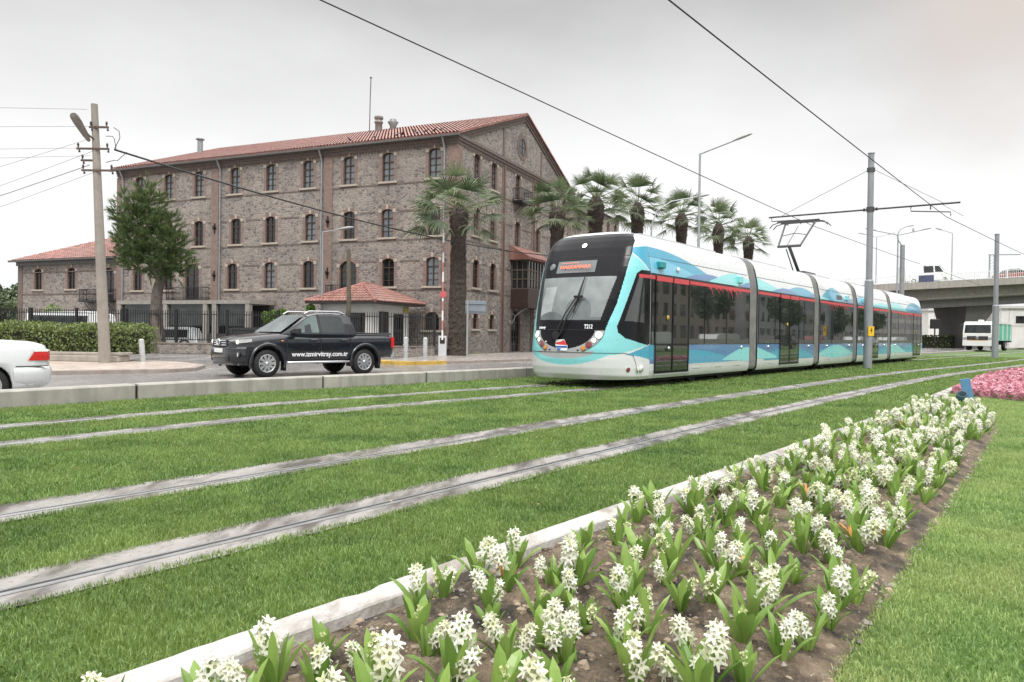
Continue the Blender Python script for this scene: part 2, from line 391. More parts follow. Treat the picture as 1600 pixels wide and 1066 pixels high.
b.loft([[(-5.35, 30.6, -.1), (-5.35, 30.6, .026), (-5.0, 30.7, .026)], [(-5.05, 29.25, -.1), (-5.05, 29.25, .035), (-4.75, 29.5, .035)], [(-3.85, 28.72, -.1), (-3.85, 28.72, .035), (-3.75, 29.1, .035)], [(-2.6, 30.1, -.1), (-2.6, 30.1, .035), (-2.7, 30.35, .035)]], 0, closed=False)
tag(b.build('kerb', M_yellow), kind='structure')
# ---- the lawn of the tramway
LN0, LN1 = -9, 11.8
def lawn_mat():
    b = NB('lawn_base'); v = b.coord(world=True)
    c = b.ramp(b.noise(28, 5, v), [(.3, (.035, .075, .014)), (.7, (.12, .20, .045))])
    c = b.mix(b.ramp(b.noise(.7, 4, v), [(.45, 0), (.72, .45)]), c, (.10, .15, .035))
    b.set(Base_Color=c, Roughness=.9); b.bump(b.noise(70, 4, v), .6, .03); return b.m
M_lawn = lawn_mat()
b = MB()
for n0, n1, st in ((-9, 2.3, 1), (2.3, 11.8, 1)):
    ms = np.arange(-8, 191, 1.0); k = len(ms)
    ns = np.linspace(n0, n1, 8)
    vs = [W3(m, n, 0) for n in ns for m in ms]
    b.add(vs, [((j+1)*k+i, j*k+i, j*k+i+1, (j+1)*k+i+1) for j in range(7) for i in range(k-1)])
ms = np.arange(-8, 191, 1.0)
b.loft([[W3(m, 11.8, 0), W3(m, 11.8, -.14)] for m in ms], 0, closed=False)
tag(b.build('lawn', M_lawn), kind='structure')
# slabs along every rail, and the rails
SLABS = [(3.43, 3.91, 3.65), (4.98, 5.49, 5.15), (8.05, 8.52, 8.28), (9.52, 9.98, 9.72)]
for n0, n1, rn in SLABS:
    b = MB(); strip(b, n0, n1, .012, -8, 150, .22, 0, edge=.008)
    tag(b.build('track_slab', M_slab), kind='structure')
for n0, n1, rn in SLABS:
    b = MB()
    ms = np.arange(-8, 120, .8)
    prof = [(-.030, .002, 0), (-.030, .006, 0), (-.022, .006, 0), (-.021, .002, 1), (.021, .002, 1), (.022, .007, 0), (.046, .007, 0), (.048, .002, 0)]
    for (a, za, _), (c, zc, _2) in zip(prof, prof[1:]):
        mat = 1 if (_ and _2) else 0
        b.loft([[W3(m, rn-a, za+.012), W3(m, rn-c, zc+.012)] for m in ms], mat, closed=False)
    tag(b.build('tram_rail', [M_rail, M_groove]), 'grooved steel tram rail in concrete, '+{3.65: 'next to the flower bed', 5.15: 'second from the flower bed', 8.28: 'third from the flower bed', 9.72: 'nearest the roadside barrier'}[rn], 'rail', 'grooved rails of the tramway')
# ---- low concrete barrier between lawn and road
b = MB(); J = [-8, -3, .6, 5.9, 9.55, 12.3, 16, 20, 24, 28, 32, 36, 40, 44, 48, 52, 56, 60]
for a, c in zip(J, J[1:]):
    rr = []
    for m in np.linspace(a+.025, c-.025, 8):
        P = [W3(m, 11.86, -.15), W3(m, 11.86, .235), W3(m, 11.885, .258), W3(m, 12.125, .258), W3(m, 12.15, .235), W3(m, 12.15, -.15)]
        rr.append(P)
    b.loft(rr, 0)
    if c < 60: b.loft([[W3(c-.03, 11.89, -.15), W3(c+.03, 11.89, -.15), W3(c+.03, 12.12, -.15), W3(c-.03, 12.12, -.15)], [W3(c-.03, 11.89, .23), W3(c+.03, 11.89, .23), W3(c+.03, 12.12, .23), W3(c-.03, 12.12, .23)]], 1)
tag(b.build('concrete_barrier', [M_wallc, M_black]), 'long low concrete barrier between the tram lawn and the wet road', 'barrier')
b = MB(); strip(b, 12.16, 12.3, .12, 60, 185, 3); 
b.loft([[W3(m, 11.82, -.1), W3(m, 11.82, .14), W3(m, 12.2, .14), W3(m, 12.2, -.1)] for m in np.arange(60.1, 185, 2)], 0)
tag(b.build('kerb', M_wallc), kind='structure')
# ---- flower bed: kerb and soil
b = MB(); rr = []; r5 = random.Random(5); wob = 0; h = .06
ms = np.concatenate([np.arange(-2, 9, .07), np.arange(9, 22, .25), np.arange(22, 80, 1.5)])
for i, m in enumerate(ms):
    if m < 7: wob = .8*wob+r5.uniform(-.0022, .0022); h = .066+r5.uniform(-.0015, .0015)
    else: wob *= .8; h = .066
    chip = .02 if (2.05 < m < 2.2 or 2.75 < m < 2.82) else 0
    P = [(2.40+wob*.3-chip, -.03), (2.395+wob*.3-chip, h-.010), (2.385+wob*.3-chip, h), (2.25+wob, h), (2.243+wob, h-.008), (2.235+wob, -.05)]
    rr.append([W3(m, n, z) for n, z in P])
b.loft(rr, 0, closed=False)
tag(b.build('flower_bed_kerb', M_border), 'long white concrete kerb edging the flower bed beside the tram lawn', 'kerb')
def soil_mat():
    b = NB('garden_soil'); v = b.coord(world=True)
    n1 = b.noise(5, 8, v, .7); n2 = b.noise(45, 6, v, .7)
    c = b.ramp(n1, [(.38, (.03, .023, .016)), (.45, (.09, .066, .043)), (.54, (.19, .14, .092)), (.7, (.31, .245, .175))])
    c = b.mix(.55, c, b.ramp(n2, [(.3, (.2, .2, .2)), (.75, (.8, .78, .75))]), 'OVERLAY')
    gr = b.n('ShaderNodeTexVoronoi', {'Vector': v, 'Scale': 75.})
    gm = b.ramp(gr.outputs['Distance'], [(.14, .8), (.22, 0)])
    sel = b.ramp(b.n('ShaderNodeSeparateColor', {0: gr.outputs['Color']}).outputs[0], [(.8, 0), (.84, 1)])
    c = b.mix(b.math('MULTIPLY', gm, sel), c, (.42, .38, .33))
    b.set(Base_Color=c, Roughness=b.ramp(n1, [(.35, .5), (.6, .9)])); b.bump(b.math('ADD', n2, b.noise(130, 3, v)), 1.0, .02); return b.m
M_soil = soil_mat()
NR = np.interp
BR_X = [-2, 1, 2.59, 5.05, 7.1, 9.3, 11.4, 12.6, 13.7, 14.6, 15]; BR_Y = [.62, .66, .70, .78, .84, .90, .98, 1.12, 1.45, 2.05, 2.25]
def bed_right(m): return float(np.interp(m, BR_X, BR_Y))
from mathutils import noise as mnoise
def soil_h(x, y, t):
    # crumbly, mounded soil; t = 0 at an edge, 1 inside
    v = Vector((x, y, 0))
    return .012+.040*min(1, t*5)+.018*min(1, t*5)*mnoise.noise(v*3.1)+min(1, t*6+.1)*(.018*mnoise.noise(v*8+Vector((5, 1, 0)))+.034*max(0, mnoise.noise(v*11))+.022*max(0, mnoise.noise(v*17+Vector((3, 3, 0))))+.013*mnoise.noise(v*23)+.010*mnoise.noise(v*47))
b = MB(); ms = np.concatenate([np.arange(-1, 4.6, .019), np.arange(4.6, 7.5, .04), np.arange(7.5, 15.05, .12)]); K = 92
vs = []
for m in ms:
    r0 = bed_right(m)-.03+.035*mnoise.noise(Vector((m*2.3, 3, 1)))
    for j in range(K):
        t = j/(K-1); n = lerp(r0, 2.25, t); x, y, _ = W3(m, n)
        vs.append((x, y, soil_h(x, y, min(t, 1-t, .5)*2) if 0 < j else .004))
b.add(vs, [(i*K+j, i*K+j+1, (i+1)*K+j+1, (i+1)*K+j) for i in range(len(ms)-1) for j in range(K-1)], 0, True)
tag(b.build('flower_bed_soil', M_soil), kind='structure')
# pebbles in the soil: loose, uncountable
pv = []
ico = [(0, 0, 1), (.9, 0, .1), (.3, .85, .1), (-.72, .5, .1), (-.7, -.55, .1), (.28, -.85, .1)]
tri = [(0, 1, 2), (0, 2, 3), (0, 3, 4), (0, 4, 5), (0, 5, 1)]
rp_ = random.Random(11)
for _ in range(2600):
    m = rp_.uniform(1, 11) if rp_.random() < .8 else rp_.uniform(1, 4); n = rp_.uniform(bed_right(m)-.06, 2.23)
    if rp_.random() < .3: n = bed_right(m)+abs(rp_.gauss(0, .10))-.05
    x, y, _ = W3(m, n); r0 = bed_right(m); t = (n-r0)/(2.25-r0); z = soil_h(x, y, max(0, min(t, 1-t, .5)*2))-.003
    s = rp_.choice([.004, .005, .006, .008, .012, .018]) if rp_.random() < .97 else rp_.uniform(.018, .03); a = rp_.uniform(0, 6.28); sy = rp_.uniform(.6, 1)
    P = [(x+s*(px*math.cos(a)-sy*py*math.sin(a)), y+s*(px*math.sin(a)+sy*py*math.cos(a)), z+s*pz*.75) for px, py, pz in ico]
    for t3 in tri: pv.append([P[i] for i in t3])
o = np_mesh('pebbles', np.array(pv), 3, leafmat('pebble_stone', (.10, .085, .07), (.34, .30, .27), 0, .7), np.repeat(rng.random(2600), 5))
tag(o, 'small pebbles and clods scattered over the bare soil', 'pebbles', kind='stuff')
pv = []; tc_ = []
for _ in range(2600):
    m = rp_.uniform(1, 9); n = rp_.uniform(bed_right(m)-.04, 2.22); x, y, _z = W3(m, n); r0 = bed_right(m); t = (n-r0)/(2.25-r0); z = soil_h(x, y, max(0, min(t, 1-t, .5)*2))-.004
    s = rp_.choice([.008, .010, .013, .017, .022, .03]); a = rp_.uniform(0, 6.28); tv = rp_.random()
    low = [(.95*math.cos(k*PI/3+a)*rp_.uniform(.75, 1.1), .95*math.sin(k*PI/3+a)*rp_.uniform(.75, 1.1), -.15) for k in range(6)]; up = [(.62*math.cos(k*PI/3+a+.3)*rp_.uniform(.7, 1.2), .62*math.sin(k*PI/3+a+.3)*rp_.uniform(.7, 1.2), rp_.uniform(.3, .6)) for k in range(6)]; tp = (0, 0, rp_.uniform(.55, .8))
    T3 = []
    for k in range(6):
        j = (k+1) % 6; T3 += [(low[k], low[j], up[j]), (low[k], up[j], up[k]), (up[k], up[j], tp)]
    for t3 in T3: pv.append([(x+s*p[0], y+s*p[1], z+s*p[2]) for p in t3]); tc_.append(tv)
o = np_mesh('soil_clods', np.array(pv), 3, leafmat('clod_soil', (.07, .052, .035), (.31, .24, .17), 0, .85), np.array(tc_))
tag(o, 'crumbly clods of earth lying over the flower bed', 'soil', kind='stuff')
# second bed of pink flowers
PB = [(16.75, .45), (17.0, 1.0), (17.6, 1.85), (18.3, 2.36), (24, 2.36), (34, 2.36), (40, 2.36), (40, .2), (26, -.5), (18, -.3)]
b = MB()
for (m0, m1) in zip(np.arange(16.8, 39.9, .6), np.arange(17.4, 40.5, .6)):
    hi = lambda m: float(np.interp(m, [16.7, 17, 17.6, 18.3, 40], [.5, 1.0, 1.85, 2.25, 2.25]))
    b.add([W3(m0, -.4, .02), W3(m1, -.4, .02), W3(m1, hi(m1), .02), W3(m0, hi(m0), .02)], [(0, 1, 2, 3)])
tag(b.build('flower_bed_soil', M_soil), kind='structure')
def pink_hi(m): return float(np.interp(m, [16.7, 17, 17.6, 18.3, 60], [.5, 1.0, 1.85, 2.22, 2.22]))
rh0 = random.Random(3)
# ---- grass blades
def in_lawn(m, n):
    ok = np.ones(len(m), bool)
    for a, c, _ in SLABS:
        j = .010*np.sin(m*7.3)+.012*np.sin(m*2.1+n)
        ok &= ~((n > a+.035+j) & (n < c-.06+j))
    ok &= (n < 11.84)
    ok &= ~((n > 2.22) & (n < 2.415))
    bed = (m > -1.5) & (m < 15) & (n > np.interp(m, BR_X, BR_Y)+.02*np.sin(m*9)) & (n <= 2.4)
    pb = (m > 16.75) & (n > -.4) & (n < np.interp(m, [16.7, 17, 17.6, 18.3, 60], [.5, 1.0, 1.85, 2.25, 2.25])) & (n <= 2.3)
    return ok & ~bed & ~pb
def grass_points(dens, dmin, dmax, n0, n1, m0, m1):
    cnt = int(dens*(m1-m0)*(n1-n0)); m = rng.uniform(m0, m1, cnt); n = rng.uniform(n0, n1, cnt)
    x, y = W3a(m, n); d = np.hypot(x, y)
    k = (d >= dmin) & (d < dmax) & (np.abs(x) < y*.74+1.8) & (y > .5) & in_lawn(m, n)
    return x[k], y[k], d[k], n[k]
def blades(x, y, d, hmul=1.0, wmul=1.0):
    k = len(x); a = rng.uniform(0, 2*PI, k); 
    cl = np.array([mnoise.noise(Vector((px*1.7, py*1.7, 0)))*.5+mnoise.noise(Vector((px*5, py*5, 3)))*.5 for px, py in zip(x, y)])
    h = (.024+.017*rng.random(k)+.016*cl)*hmul*(1+.012*d); h = np.clip(h, .012, .11)
    w = (.0016+.0013*rng.random(k))*wmul
    lean = rng.uniform(.1, .85, k)*h; la = a+rng.normal(0, .8, k)+PI/2
    lx, ly = np.cos(la)*lean, np.sin(la)*lean; wx, wy = np.cos(a)*w, np.sin(a)*w
    z = np.full(k, .0)
    b0 = np.stack([x-wx, y-wy, z], 1); b1 = np.stack([x+wx, y+wy, z], 1)
    mx, my, mz = x+lx*.35, y+ly*.35, h*.62
    m0 = np.stack([mx-wx*.8, my-wy*.8, mz], 1); m1 = np.stack([mx+wx*.8, my+wy*.8, mz], 1)
    tx, ty, tz = x+lx, y+ly, h*np.where(lean > .6*h, .86, 1)
    t0 = np.stack([tx-wx*.12, ty-wy*.12, tz], 1); t1 = np.stack([tx+wx*.12, ty+wy*.12, tz], 1)
    tint = np.clip(.45+.75*cl+rng.normal(0, .24, k), 0, 1)
    return np.concatenate([np.stack([b0, b1, m1, m0], 1), np.stack([m0, m1, t1, t0], 1)]), np.concatenate([tint, tint])
def make_grass(name, specs, mat, label):
    V = []; T = []
    for args, hm, wm in specs:
        x, y, d, n = grass_points(*args); v, t = blades(x, y, d, hm, wm); V.append(v); T.append(t)
    o = np_mesh(name, np.concatenate(V), 4, mat, np.concatenate(T)); return tag(o, label, 'grass', kind='stuff')
M_grass = leafmat('grass_blades', (.043, .10, .018), (.255, .375, .105), .36, .42, ((.26, .33, .09), .9, .55))
M_grass2 = leafmat('cut_grass_blades', (.12, .225, .05), (.41, .53, .19), .38, .5, ((.44, .47, .19), 1.3, .55))
GD = 1.0
make_grass('grass', [((9000*GD, 0, 5.5, 2.38, 11.86, -2, 8), 1, 1), ((4400*GD, 5.5, 9, 2.38, 11.86, -2, 12), 1, 1.35), ((2000*GD, 9, 15, 2.38, 11.86, -1, 18), 1, 2.0),
    ((520*GD, 15, 26, 2.38, 11.86, 6, 30), .95, 3.6), ((130*GD, 26, 60, 2.38, 11.86, 18, 66), .9, 7.5)], M_grass, 'fresh green grass growing between the tram rails')
make_grass('grass', [((10500*GD, 0, 5.5, -4, 2.22, 0, 8), .72, 1), ((4800*GD, 5.5, 10, -4, 2.22, 2, 13), .7, 1.3), ((1500*GD, 10, 20, -3, 2.22, 6, 22), .7, 2.0), ((420*GD, 4, 18, -9, -3, 0, 24), .8, 3.6), ((160*GD, 18, 60, -9, 2.2, 14, 60), .8, 7)], M_grass2, 'pale short grass beside the flower bed')
dl = []; dt = []
for _ in range(150):
    m = rh0.uniform(1, 22); n = rh0.uniform(-1.5, 11.5); x, y, _z = W3(m, n); a = rh0.uniform(0, 6.28); s = rh0.uniform(.012, .03); z = .035+.004*m*.5
    P = [(x+s*px*math.cos(a)-s*py*math.sin(a), y+s*px*math.sin(a)+s*py*math.cos(a), z+s*pz) for px, py, pz in ((-1, 0, 0), (0, -.45, .25), (1, 0, .1), (0, .45, .3))]
    dl.append(P); dt.append(rh0.random())
o = np_mesh('dry_leaves', np.array(dl), 4, leafmat('dry_leaf', (.20, .12, .05), (.42, .31, .17), .2, .7), np.array(dt)); tag(o, 'scattered small dry leaves lying on the grass', 'leaves', kind='stuff')
# ---- hyacinths
M_leaf = leafmat('hyacinth_leaf', (.10, .20, .032), (.33, .47, .12), .3, .32)
M_bloom = leafmat('white_bloom', (.66, .68, .42), (.88, .87, .82), .4, .55)
M_bud = leafmat('cream_bud', (.62, .66, .36), (.78, .78, .58), .3, .5)
M_wilt = leafmat('orange_wilted_leaf', (.55, .25, .07), (.68, .36, .10), .3, .6)
M_pink = leafmat('pink_bloom', (.40, .07, .13), (.82, .50, .55), .25, .6)
def leaf_quads(r, base, az_, length, width, tilt, curl):
    """a channelled strap leaf, as quads"""
    q = []; seg = 6; L = []
    for i in range(seg+1):
        t = i/seg; an = tilt+curl*t*t
        L.append((t, an))
    x = 0; z = 0; pts = []
    for i, (t, an) in enumerate(L):
        w = width*(.55+.55*math.sin(min(1, t*1.25)*PI*.62))*(1 if t < .72 else max(.04, 1-((t-.72)/.28)**1.8))
        pts.append((x, z, w, an)); x += length/seg*math.sin(an); z += length/seg*math.cos(an)
    ca, sa = math.cos(az_), math.sin(az_)
    def P(x, y, z): return (base[0]+x*ca-y*sa, base[1]+x*sa+y*ca, base[2]+z)
    for (x0, z0, w0, a0), (x1, z1, w1, a1) in zip(pts, pts[1:]):
        f0, f1 = w0*.42, w1*.42            # the edges fold up, towards the plant's middle
        l0 = P(x0-f0*math.cos(a0), -w0, z0+f0*math.sin(a0)); c0 = P(x0, 0, z0); r0 = P(x0-f0*math.cos(a0), w0, z0+f0*math.sin(a0))
        l1 = P(x1-f1*math.cos(a1), -w1, z1+f1*math.sin(a1)); c1 = P(x1, 0, z1); r1 = P(x1-f1*math.cos(a1), w1, z1+f1*math.sin(a1))
        q += [[l0, c0, c1, l1], [c0, r0, r1, c1]]
    return q
def floret(r, c, d, size, openness):
    """six recurved petals round direction d"""
    q = []; d = Vector(d).normalized(); u = d.orthogonal().normalized(); v = d.cross(u); ph = r.uniform(0, 1)
    c = Vector(c)
    for k in range(6):
        a = PI/3*k+ph; e_ = u*math.cos(a)+v*math.sin(a); sd_ = u*-math.sin(a)+v*math.cos(a)
        w = size*.17
        p0 = c; p1 = c+d*size*.55+e_*size*.16; p2 = c+d*size*(.80-.15*openness)+e_*size*(.25+.55*openness)
        q += [[tuple(p0-sd_*w*.6), tuple(p0+sd_*w*.6), tuple(p1+sd_*w), tuple(p1-sd_*w)], [tuple(p1-sd_*w), tuple(p1+sd_*w), tuple(p2+sd_*w*.45), tuple(p2-sd_*w*.45)]]
    return q
def spike(r, base, z0, z1, rad, n, openness, lean=(0, 0)):
    q = []
    for i in range(n):
        t = (i+.5)/n; a = i*2.399+r.uniform(-.2, .2)
        z = lerp(z0, z1, t); rr = rad*(.45+.55*math.sin(PI*(.18+.74*t)))*.42; el_ = lerp(-.25, 1.0, t)
        op = openness*lerp(1.1, .65, t)
        cx = base[0]+lean[0]*(z-z0+.05); cy = base[1]+lean[1]*(z-z0+.05)
        q += floret(r, (cx+rr*math.cos(a)*.4, cy+rr*math.sin(a)*.4, z), (math.cos(a)*math.cos(el_), math.sin(a)*math.cos(el_), math.sin(el_)), rad*r.uniform(.85, 1.12), op)
    return q
def stem_quads(b, z1, lean, rad=.006):
    q = []
    for k in range(5):
        a0, a1 = 2*PI*k/5, 2*PI*(k+1)/5
        t = (b[0]+lean[0]*(z1-b[2]), b[1]+lean[1]*(z1-b[2]), z1)
        q.append([(b[0]+rad*math.cos(a0), b[1]+rad*math.sin(a0), b[2]), (b[0]+rad*math.cos(a1), b[1]+rad*math.sin(a1), b[2]), (t[0]+rad*.8*math.cos(a1), t[1]+rad*.8*math.sin(a1), t[2]), (t[0]+rad*.8*math.cos(a0), t[1]+rad*.8*math.sin(a0), t[2])])
    return q
HG = 'hyacinths planted in the flower bed'
HL = dict(bloom='white hyacinth in full bloom with a single flower spike in the soil bed', bud='cream hyacinth still half in bud among upright green leaves in the soil bed',
    leaf='young hyacinth of green leaves with no open flower yet in the soil bed', twin='white hyacinth carrying two flower spikes side by side in the soil bed', wilt='white hyacinth with a wilted orange leaf beside its flower spike')
def make_hyacinth(kind, seed):
    r = random.Random(seed); root = empty('hyacinth', label=HL[kind], cat='flower', group=HG)
    q = []; nl = r.randint(7, 9) if kind != 'twin' else r.randint(9, 11); a0 = r.uniform(0, 6)
    for i in range(nl):
        a = a0+i*2*PI/nl+r.uniform(-.35, .35); inner = i % 2
        q += leaf_quads(r, (.008*math.cos(a), .008*math.sin(a), -.02), a, r.uniform(.14, .215)*(1.0 if inner else .98)*(.85 if kind == 'leaf' else 1), r.uniform(.0125, .0195), r.uniform(.18, .36) if inner else r.uniform(.35, .7), r.uniform(.0, .35) if inner else r.uniform(.1, .8))
    o = np_mesh('leaves', np.array(q), 4, M_leaf, np.clip(np.repeat(rng.normal(.45, .22, len(q)//12+1), 12)[:len(q)], 0, 1), root, True)
    if kind == 'wilt':
        w = []
        for k in range(3): w += leaf_quads(r, (.02, -.015, .06), 4.2+k*.9, r.uniform(.07, .10), .006, .25+.15*k, r.uniform(.4, 1.3))
        np_mesh('wilted_leaf', np.array(w), 4, M_wilt, rng.random(len(w)), root, True)
    def sp(base, top, op, rad=.033, n=26, mat=M_bloom):
        lean = (r.uniform(-.65, .65), r.uniform(-.65, .65))
        s = spike(r, base, top-(.070 if mat is M_bloom else .06), top, rad*r.uniform(.95, 1.25), n, op, lean); fn_ = len(s)//12; np_mesh('flower_spike', np.array(s), 4, mat, np.clip(np.repeat(rng.uniform(.45, 1.1, fn_)-(rng.random(fn_) < .22)*.45, 12)-np.tile([.35, .0]*6, fn_), 0, 1), root)
        st = stem_quads((base[0], base[1], 0), top-.04, (lean[0]*.4, lean[1]*.4)); np_mesh('stem', np.array(st), 4, M_leaf, np.full(len(st), .5), root)
    if kind in ('bloom', 'wilt'): sp((0, 0), r.uniform(.135, .18), r.uniform(.85, 1.2), r.uniform(.028, .035), r.randint(14, 20))
    if kind == 'twin': sp((.032, .01), r.uniform(.15, .18), 1.05, .031, 16); sp((-.03, -.02), r.uniform(.10, .14), 1.0, .030, 14)
    if kind == 'bud': sp((0, 0), r.uniform(.11, .145), .3, .024, 20, M_bud); 
    if kind == 'bud' and seed % 2: sp((.03, .02), .11, .9, .027, 12)
    if kind == 'leaf':
        s = spike(r, (0, 0), .05, .095, .016, 12, .12); np_mesh('flower_bud', np.array(s), 4, M_bud, rng.random(len(s))*.4, root)
    return root
kinds = ['bloom']*9+['twin']*6+['bud']*5+['leaf']*4+['wilt']*2
protos = [make_hyacinth(k, 40+i) for i, k in enumerate(kinds)]
used = set(); spots = []; rh = random.Random(21)
mrow = .78
while mrow < 14.6:
    sp_ = .225 if mrow < 7 else .25
    lo = bed_right(mrow)+.07; hi_ = 2.13
    n = lo+rh.uniform(0, .14)
    while n < hi_:
        spots.append((mrow+rh.uniform(-.075, .075), n+rh.uniform(-.055, .055))); n += sp_*rh.uniform(.88, 1.12)
    mrow += sp_*.98
spots = [s for s in spots if bed_right(s[0])+.05 < s[1] < 2.16]
rh.shuffle(spots); print('hyacinth spots', len(spots)); spots = spots[:360]
for i, (m, n) in enumerate(spots):
    far = m > 7
    w = [0]*6
    k = rh.choices(range(len(kinds)), [ (3.2 if kk == 'bloom' else 2.2 if kk == 'twin' else (.8 if far else 3.0) if kk == 'bud' else (.3 if far else 3.0) if kk == 'leaf' else (.5 if far else 1.2)) for kk in kinds])[0]
    if i < len(kinds): k = i
    o = protos[k] if k not in used else copy_tree(protos[k]); used.add(k)
    x, y, _ = W3(m, n); r0 = bed_right(m); t = (n-r0)/(2.25-r0)
    o.location = (x, y, soil_h(x, y, max(0, min(t, 1-t, .5)*2))); o.rotation_euler = (rh.gauss(0, .13), rh.gauss(0, .13), rh.uniform(0, 6.28)); s = rh.uniform(.78, 1.18)*(1.06 if far else 1); o.scale = (s, s, s)
# ---- pink flowers
def make_pink(seed):
    r = random.Random(seed); q = []; t = []
    for a in range(5): 
        l = leaf_quads(r, (0, 0, 0), a*1.26+r.random(), .11, .014, .5, .6); q += l; t += [9]*len(l)
    for k in range(2):
        s = spike(r, (r.uniform(-.035, .035), r.uniform(-.035, .035)), .03, .125+r.uniform(-.02, .02), .048, 22, .95); q += s; t += list(np.repeat(np.clip(np.array([r.gauss(.55, .28) for _ in range(len(s)//12+1)]), 0, 1), 12)[:len(s)])
    t = np.array(t); me = np_mesh('pink_flower', np.array(q), 4, M_pink, np.where(t > 5, .4, t))
    me.data.materials.append(M_leaf); mi = np.where(t > 5, 1, 0).astype(np.int32); me.data.polygons.foreach_set('material_index', mi)
    return tag(me, 'pink flower head in the dense pink bed beyond the blue plank', 'flower', 'pink flowers in the far bed')
pp = [make_pink(60+i) for i in range(5)]; up_ = set(); sp2 = []; tries = 0
while len(sp2) < 300 and tries < 60000:
    tries += 1; m = 16.9+23*rh.random()**1.25; n = rh.uniform(-.2, pink_hi(m)-.07)
    x, y, _ = W3(m, n)
    if x > .70*y or x/y < .4: continue
    if any((m-a)**2+(n-c)**2 < (.20+.007*(m-17))**2 for a, c in sp2): continue
    sp2.append((m, n))
print('pink', len(sp2))
for i, (m, n) in enumerate(sp2):
    k = i % 5; o = pp[k] if k not in up_ else copy_tree(pp[k]); up_.add(k)
    o.location = W3(m, n, .0); o.rotation_euler = (0, 0, rh.uniform(0, 6.28)); s = rh.uniform(1.1, 1.5)*(1+.012*(m-17)); o.scale = (s, s, s*.9)
# blue plank and pipe standing at the end of the bed
b = MB(); b.bevbox(-.085, .085, -.012, .012, -.1, .42, .004); o = b.build('blue_plank', simple('blue_board', (.10, .23, .40), .5, .12, 9, dirt=.2))
o.location = (8.62, 14.2, 0); o.rotation_euler = (.05, -.2, -.5); tag(o, 'blue wooden plank stuck in the ground at the edge of the pink flowers', 'plank')
b = MB(); b.lathe([(.085, -.1), (.085, .24), (.072, .24), (.072, .05), (.001, .05)], n=20); b.lathe([(.095, .14), (.095, .17)], n=20, caps=False); o = b.build('drain_pipe', simple('dark_teal_plastic', (.02, .06, .075), .35, .1, 6))
o.location = (8.0, 13.4, 0); o.rotation_euler = (.45, -.45, .2); tag(o, 'short dark teal plastic pipe stub sticking out behind the white hyacinths', 'pipe')
# ------------------------------------------------------------------ the old stone mill
BC = (-3.36, 45.0, -.1); BRZ = math.atan2(-.4004, .9163)
mill = empty('stone_mill', BC, BRZ, 'long three storey rubble stone mill with red tiled roof, gable end and arched windows', 'building')
BZ = .1   # local z = world z + .1
def wall_with_holes(name, P, L0, L1, z0, z1, holes, parent, mat, depth=.28, top=None):
    """P(l, z, d): point on the wall at length l, height z, d metres inwards. holes: (l0,l1,z0,z1,rise)"""
    b = MB(); ls = sorted({L0, L1, *[h[0] for h in holes], *[h[1] for h in holes]}); zs = sorted({z0, z1, *[h[2] for h in holes], *[h[3] for h in holes]})
    for a, c in zip(ls, ls[1:]):
        lm = (a+c)/2; run = None
        for e_, g_ in zip(zs, zs[1:]):
            zm = (e_+g_)/2
            hole = any(h[0] < lm < h[1] and h[2] < zm < h[3] for h in holes)
            if hole:
                if run: b.quad(P(a, run[0], 0), P(c, run[0], 0), P(c, run[1], 0), P(a, run[1], 0)); run = None
            else: run = (run[0] if run else e_, g_)
        if run: b.quad(P(a, run[0], 0), P(c, run[0], 0), P(c, run[1], 0), P(a, run[1], 0))
    for l0, l1, a, c, rise in holes:
        arc = []; K = 8; mid = (l0+l1)/2; hw = (l1-l0)/2
        for k in range(K+1):
            t = -1+2*k/K; arc.append((mid+hw*t, c-rise+rise*math.sqrt(max(0, 1-t*t)) if rise > .3*hw*2 else c-rise*t*t))
        for (x0, y0), (x1, y1) in zip(arc, arc[1:]):
            if min(y0, y1) < c-1e-6: b.poly([P(x0, y0, 0), P(x1, y1, 0), P(x1, c, 0), P(x0, c, 0)])
            b.quad(P(x0, y0, 0), P(x0, y0, depth), P(x1, y1, depth), P(x1, y1, 0), 1)
        b.quad(P(l0, a, 0), P(l0, a, depth), P(l0, arc[0][1], depth), P(l0, arc[0][1], 0), 1)
        b.quad(P(l1, a, 0), P(l1, a, depth), P(l1, arc[-1][1], depth), P(l1, arc[-1][1], 0), 1)
        b.quad(P(l0, a, 0), P(l1, a, 0), P(l1, a, depth), P(l0, a, depth), 1)
    if top: b.poly(top)
    return b.build(name, mat, parent)
def arc_pts(w, h, rise, K=10, x0=0):
    hw = w/2; r = []
    for k in range(K+1):
        t = 1-2*k/K; r.append((x0+hw*t, h-rise+rise*math.sqrt(max(0, 1-t*t)) if rise > .3*w else h-rise*t*t))
    return r
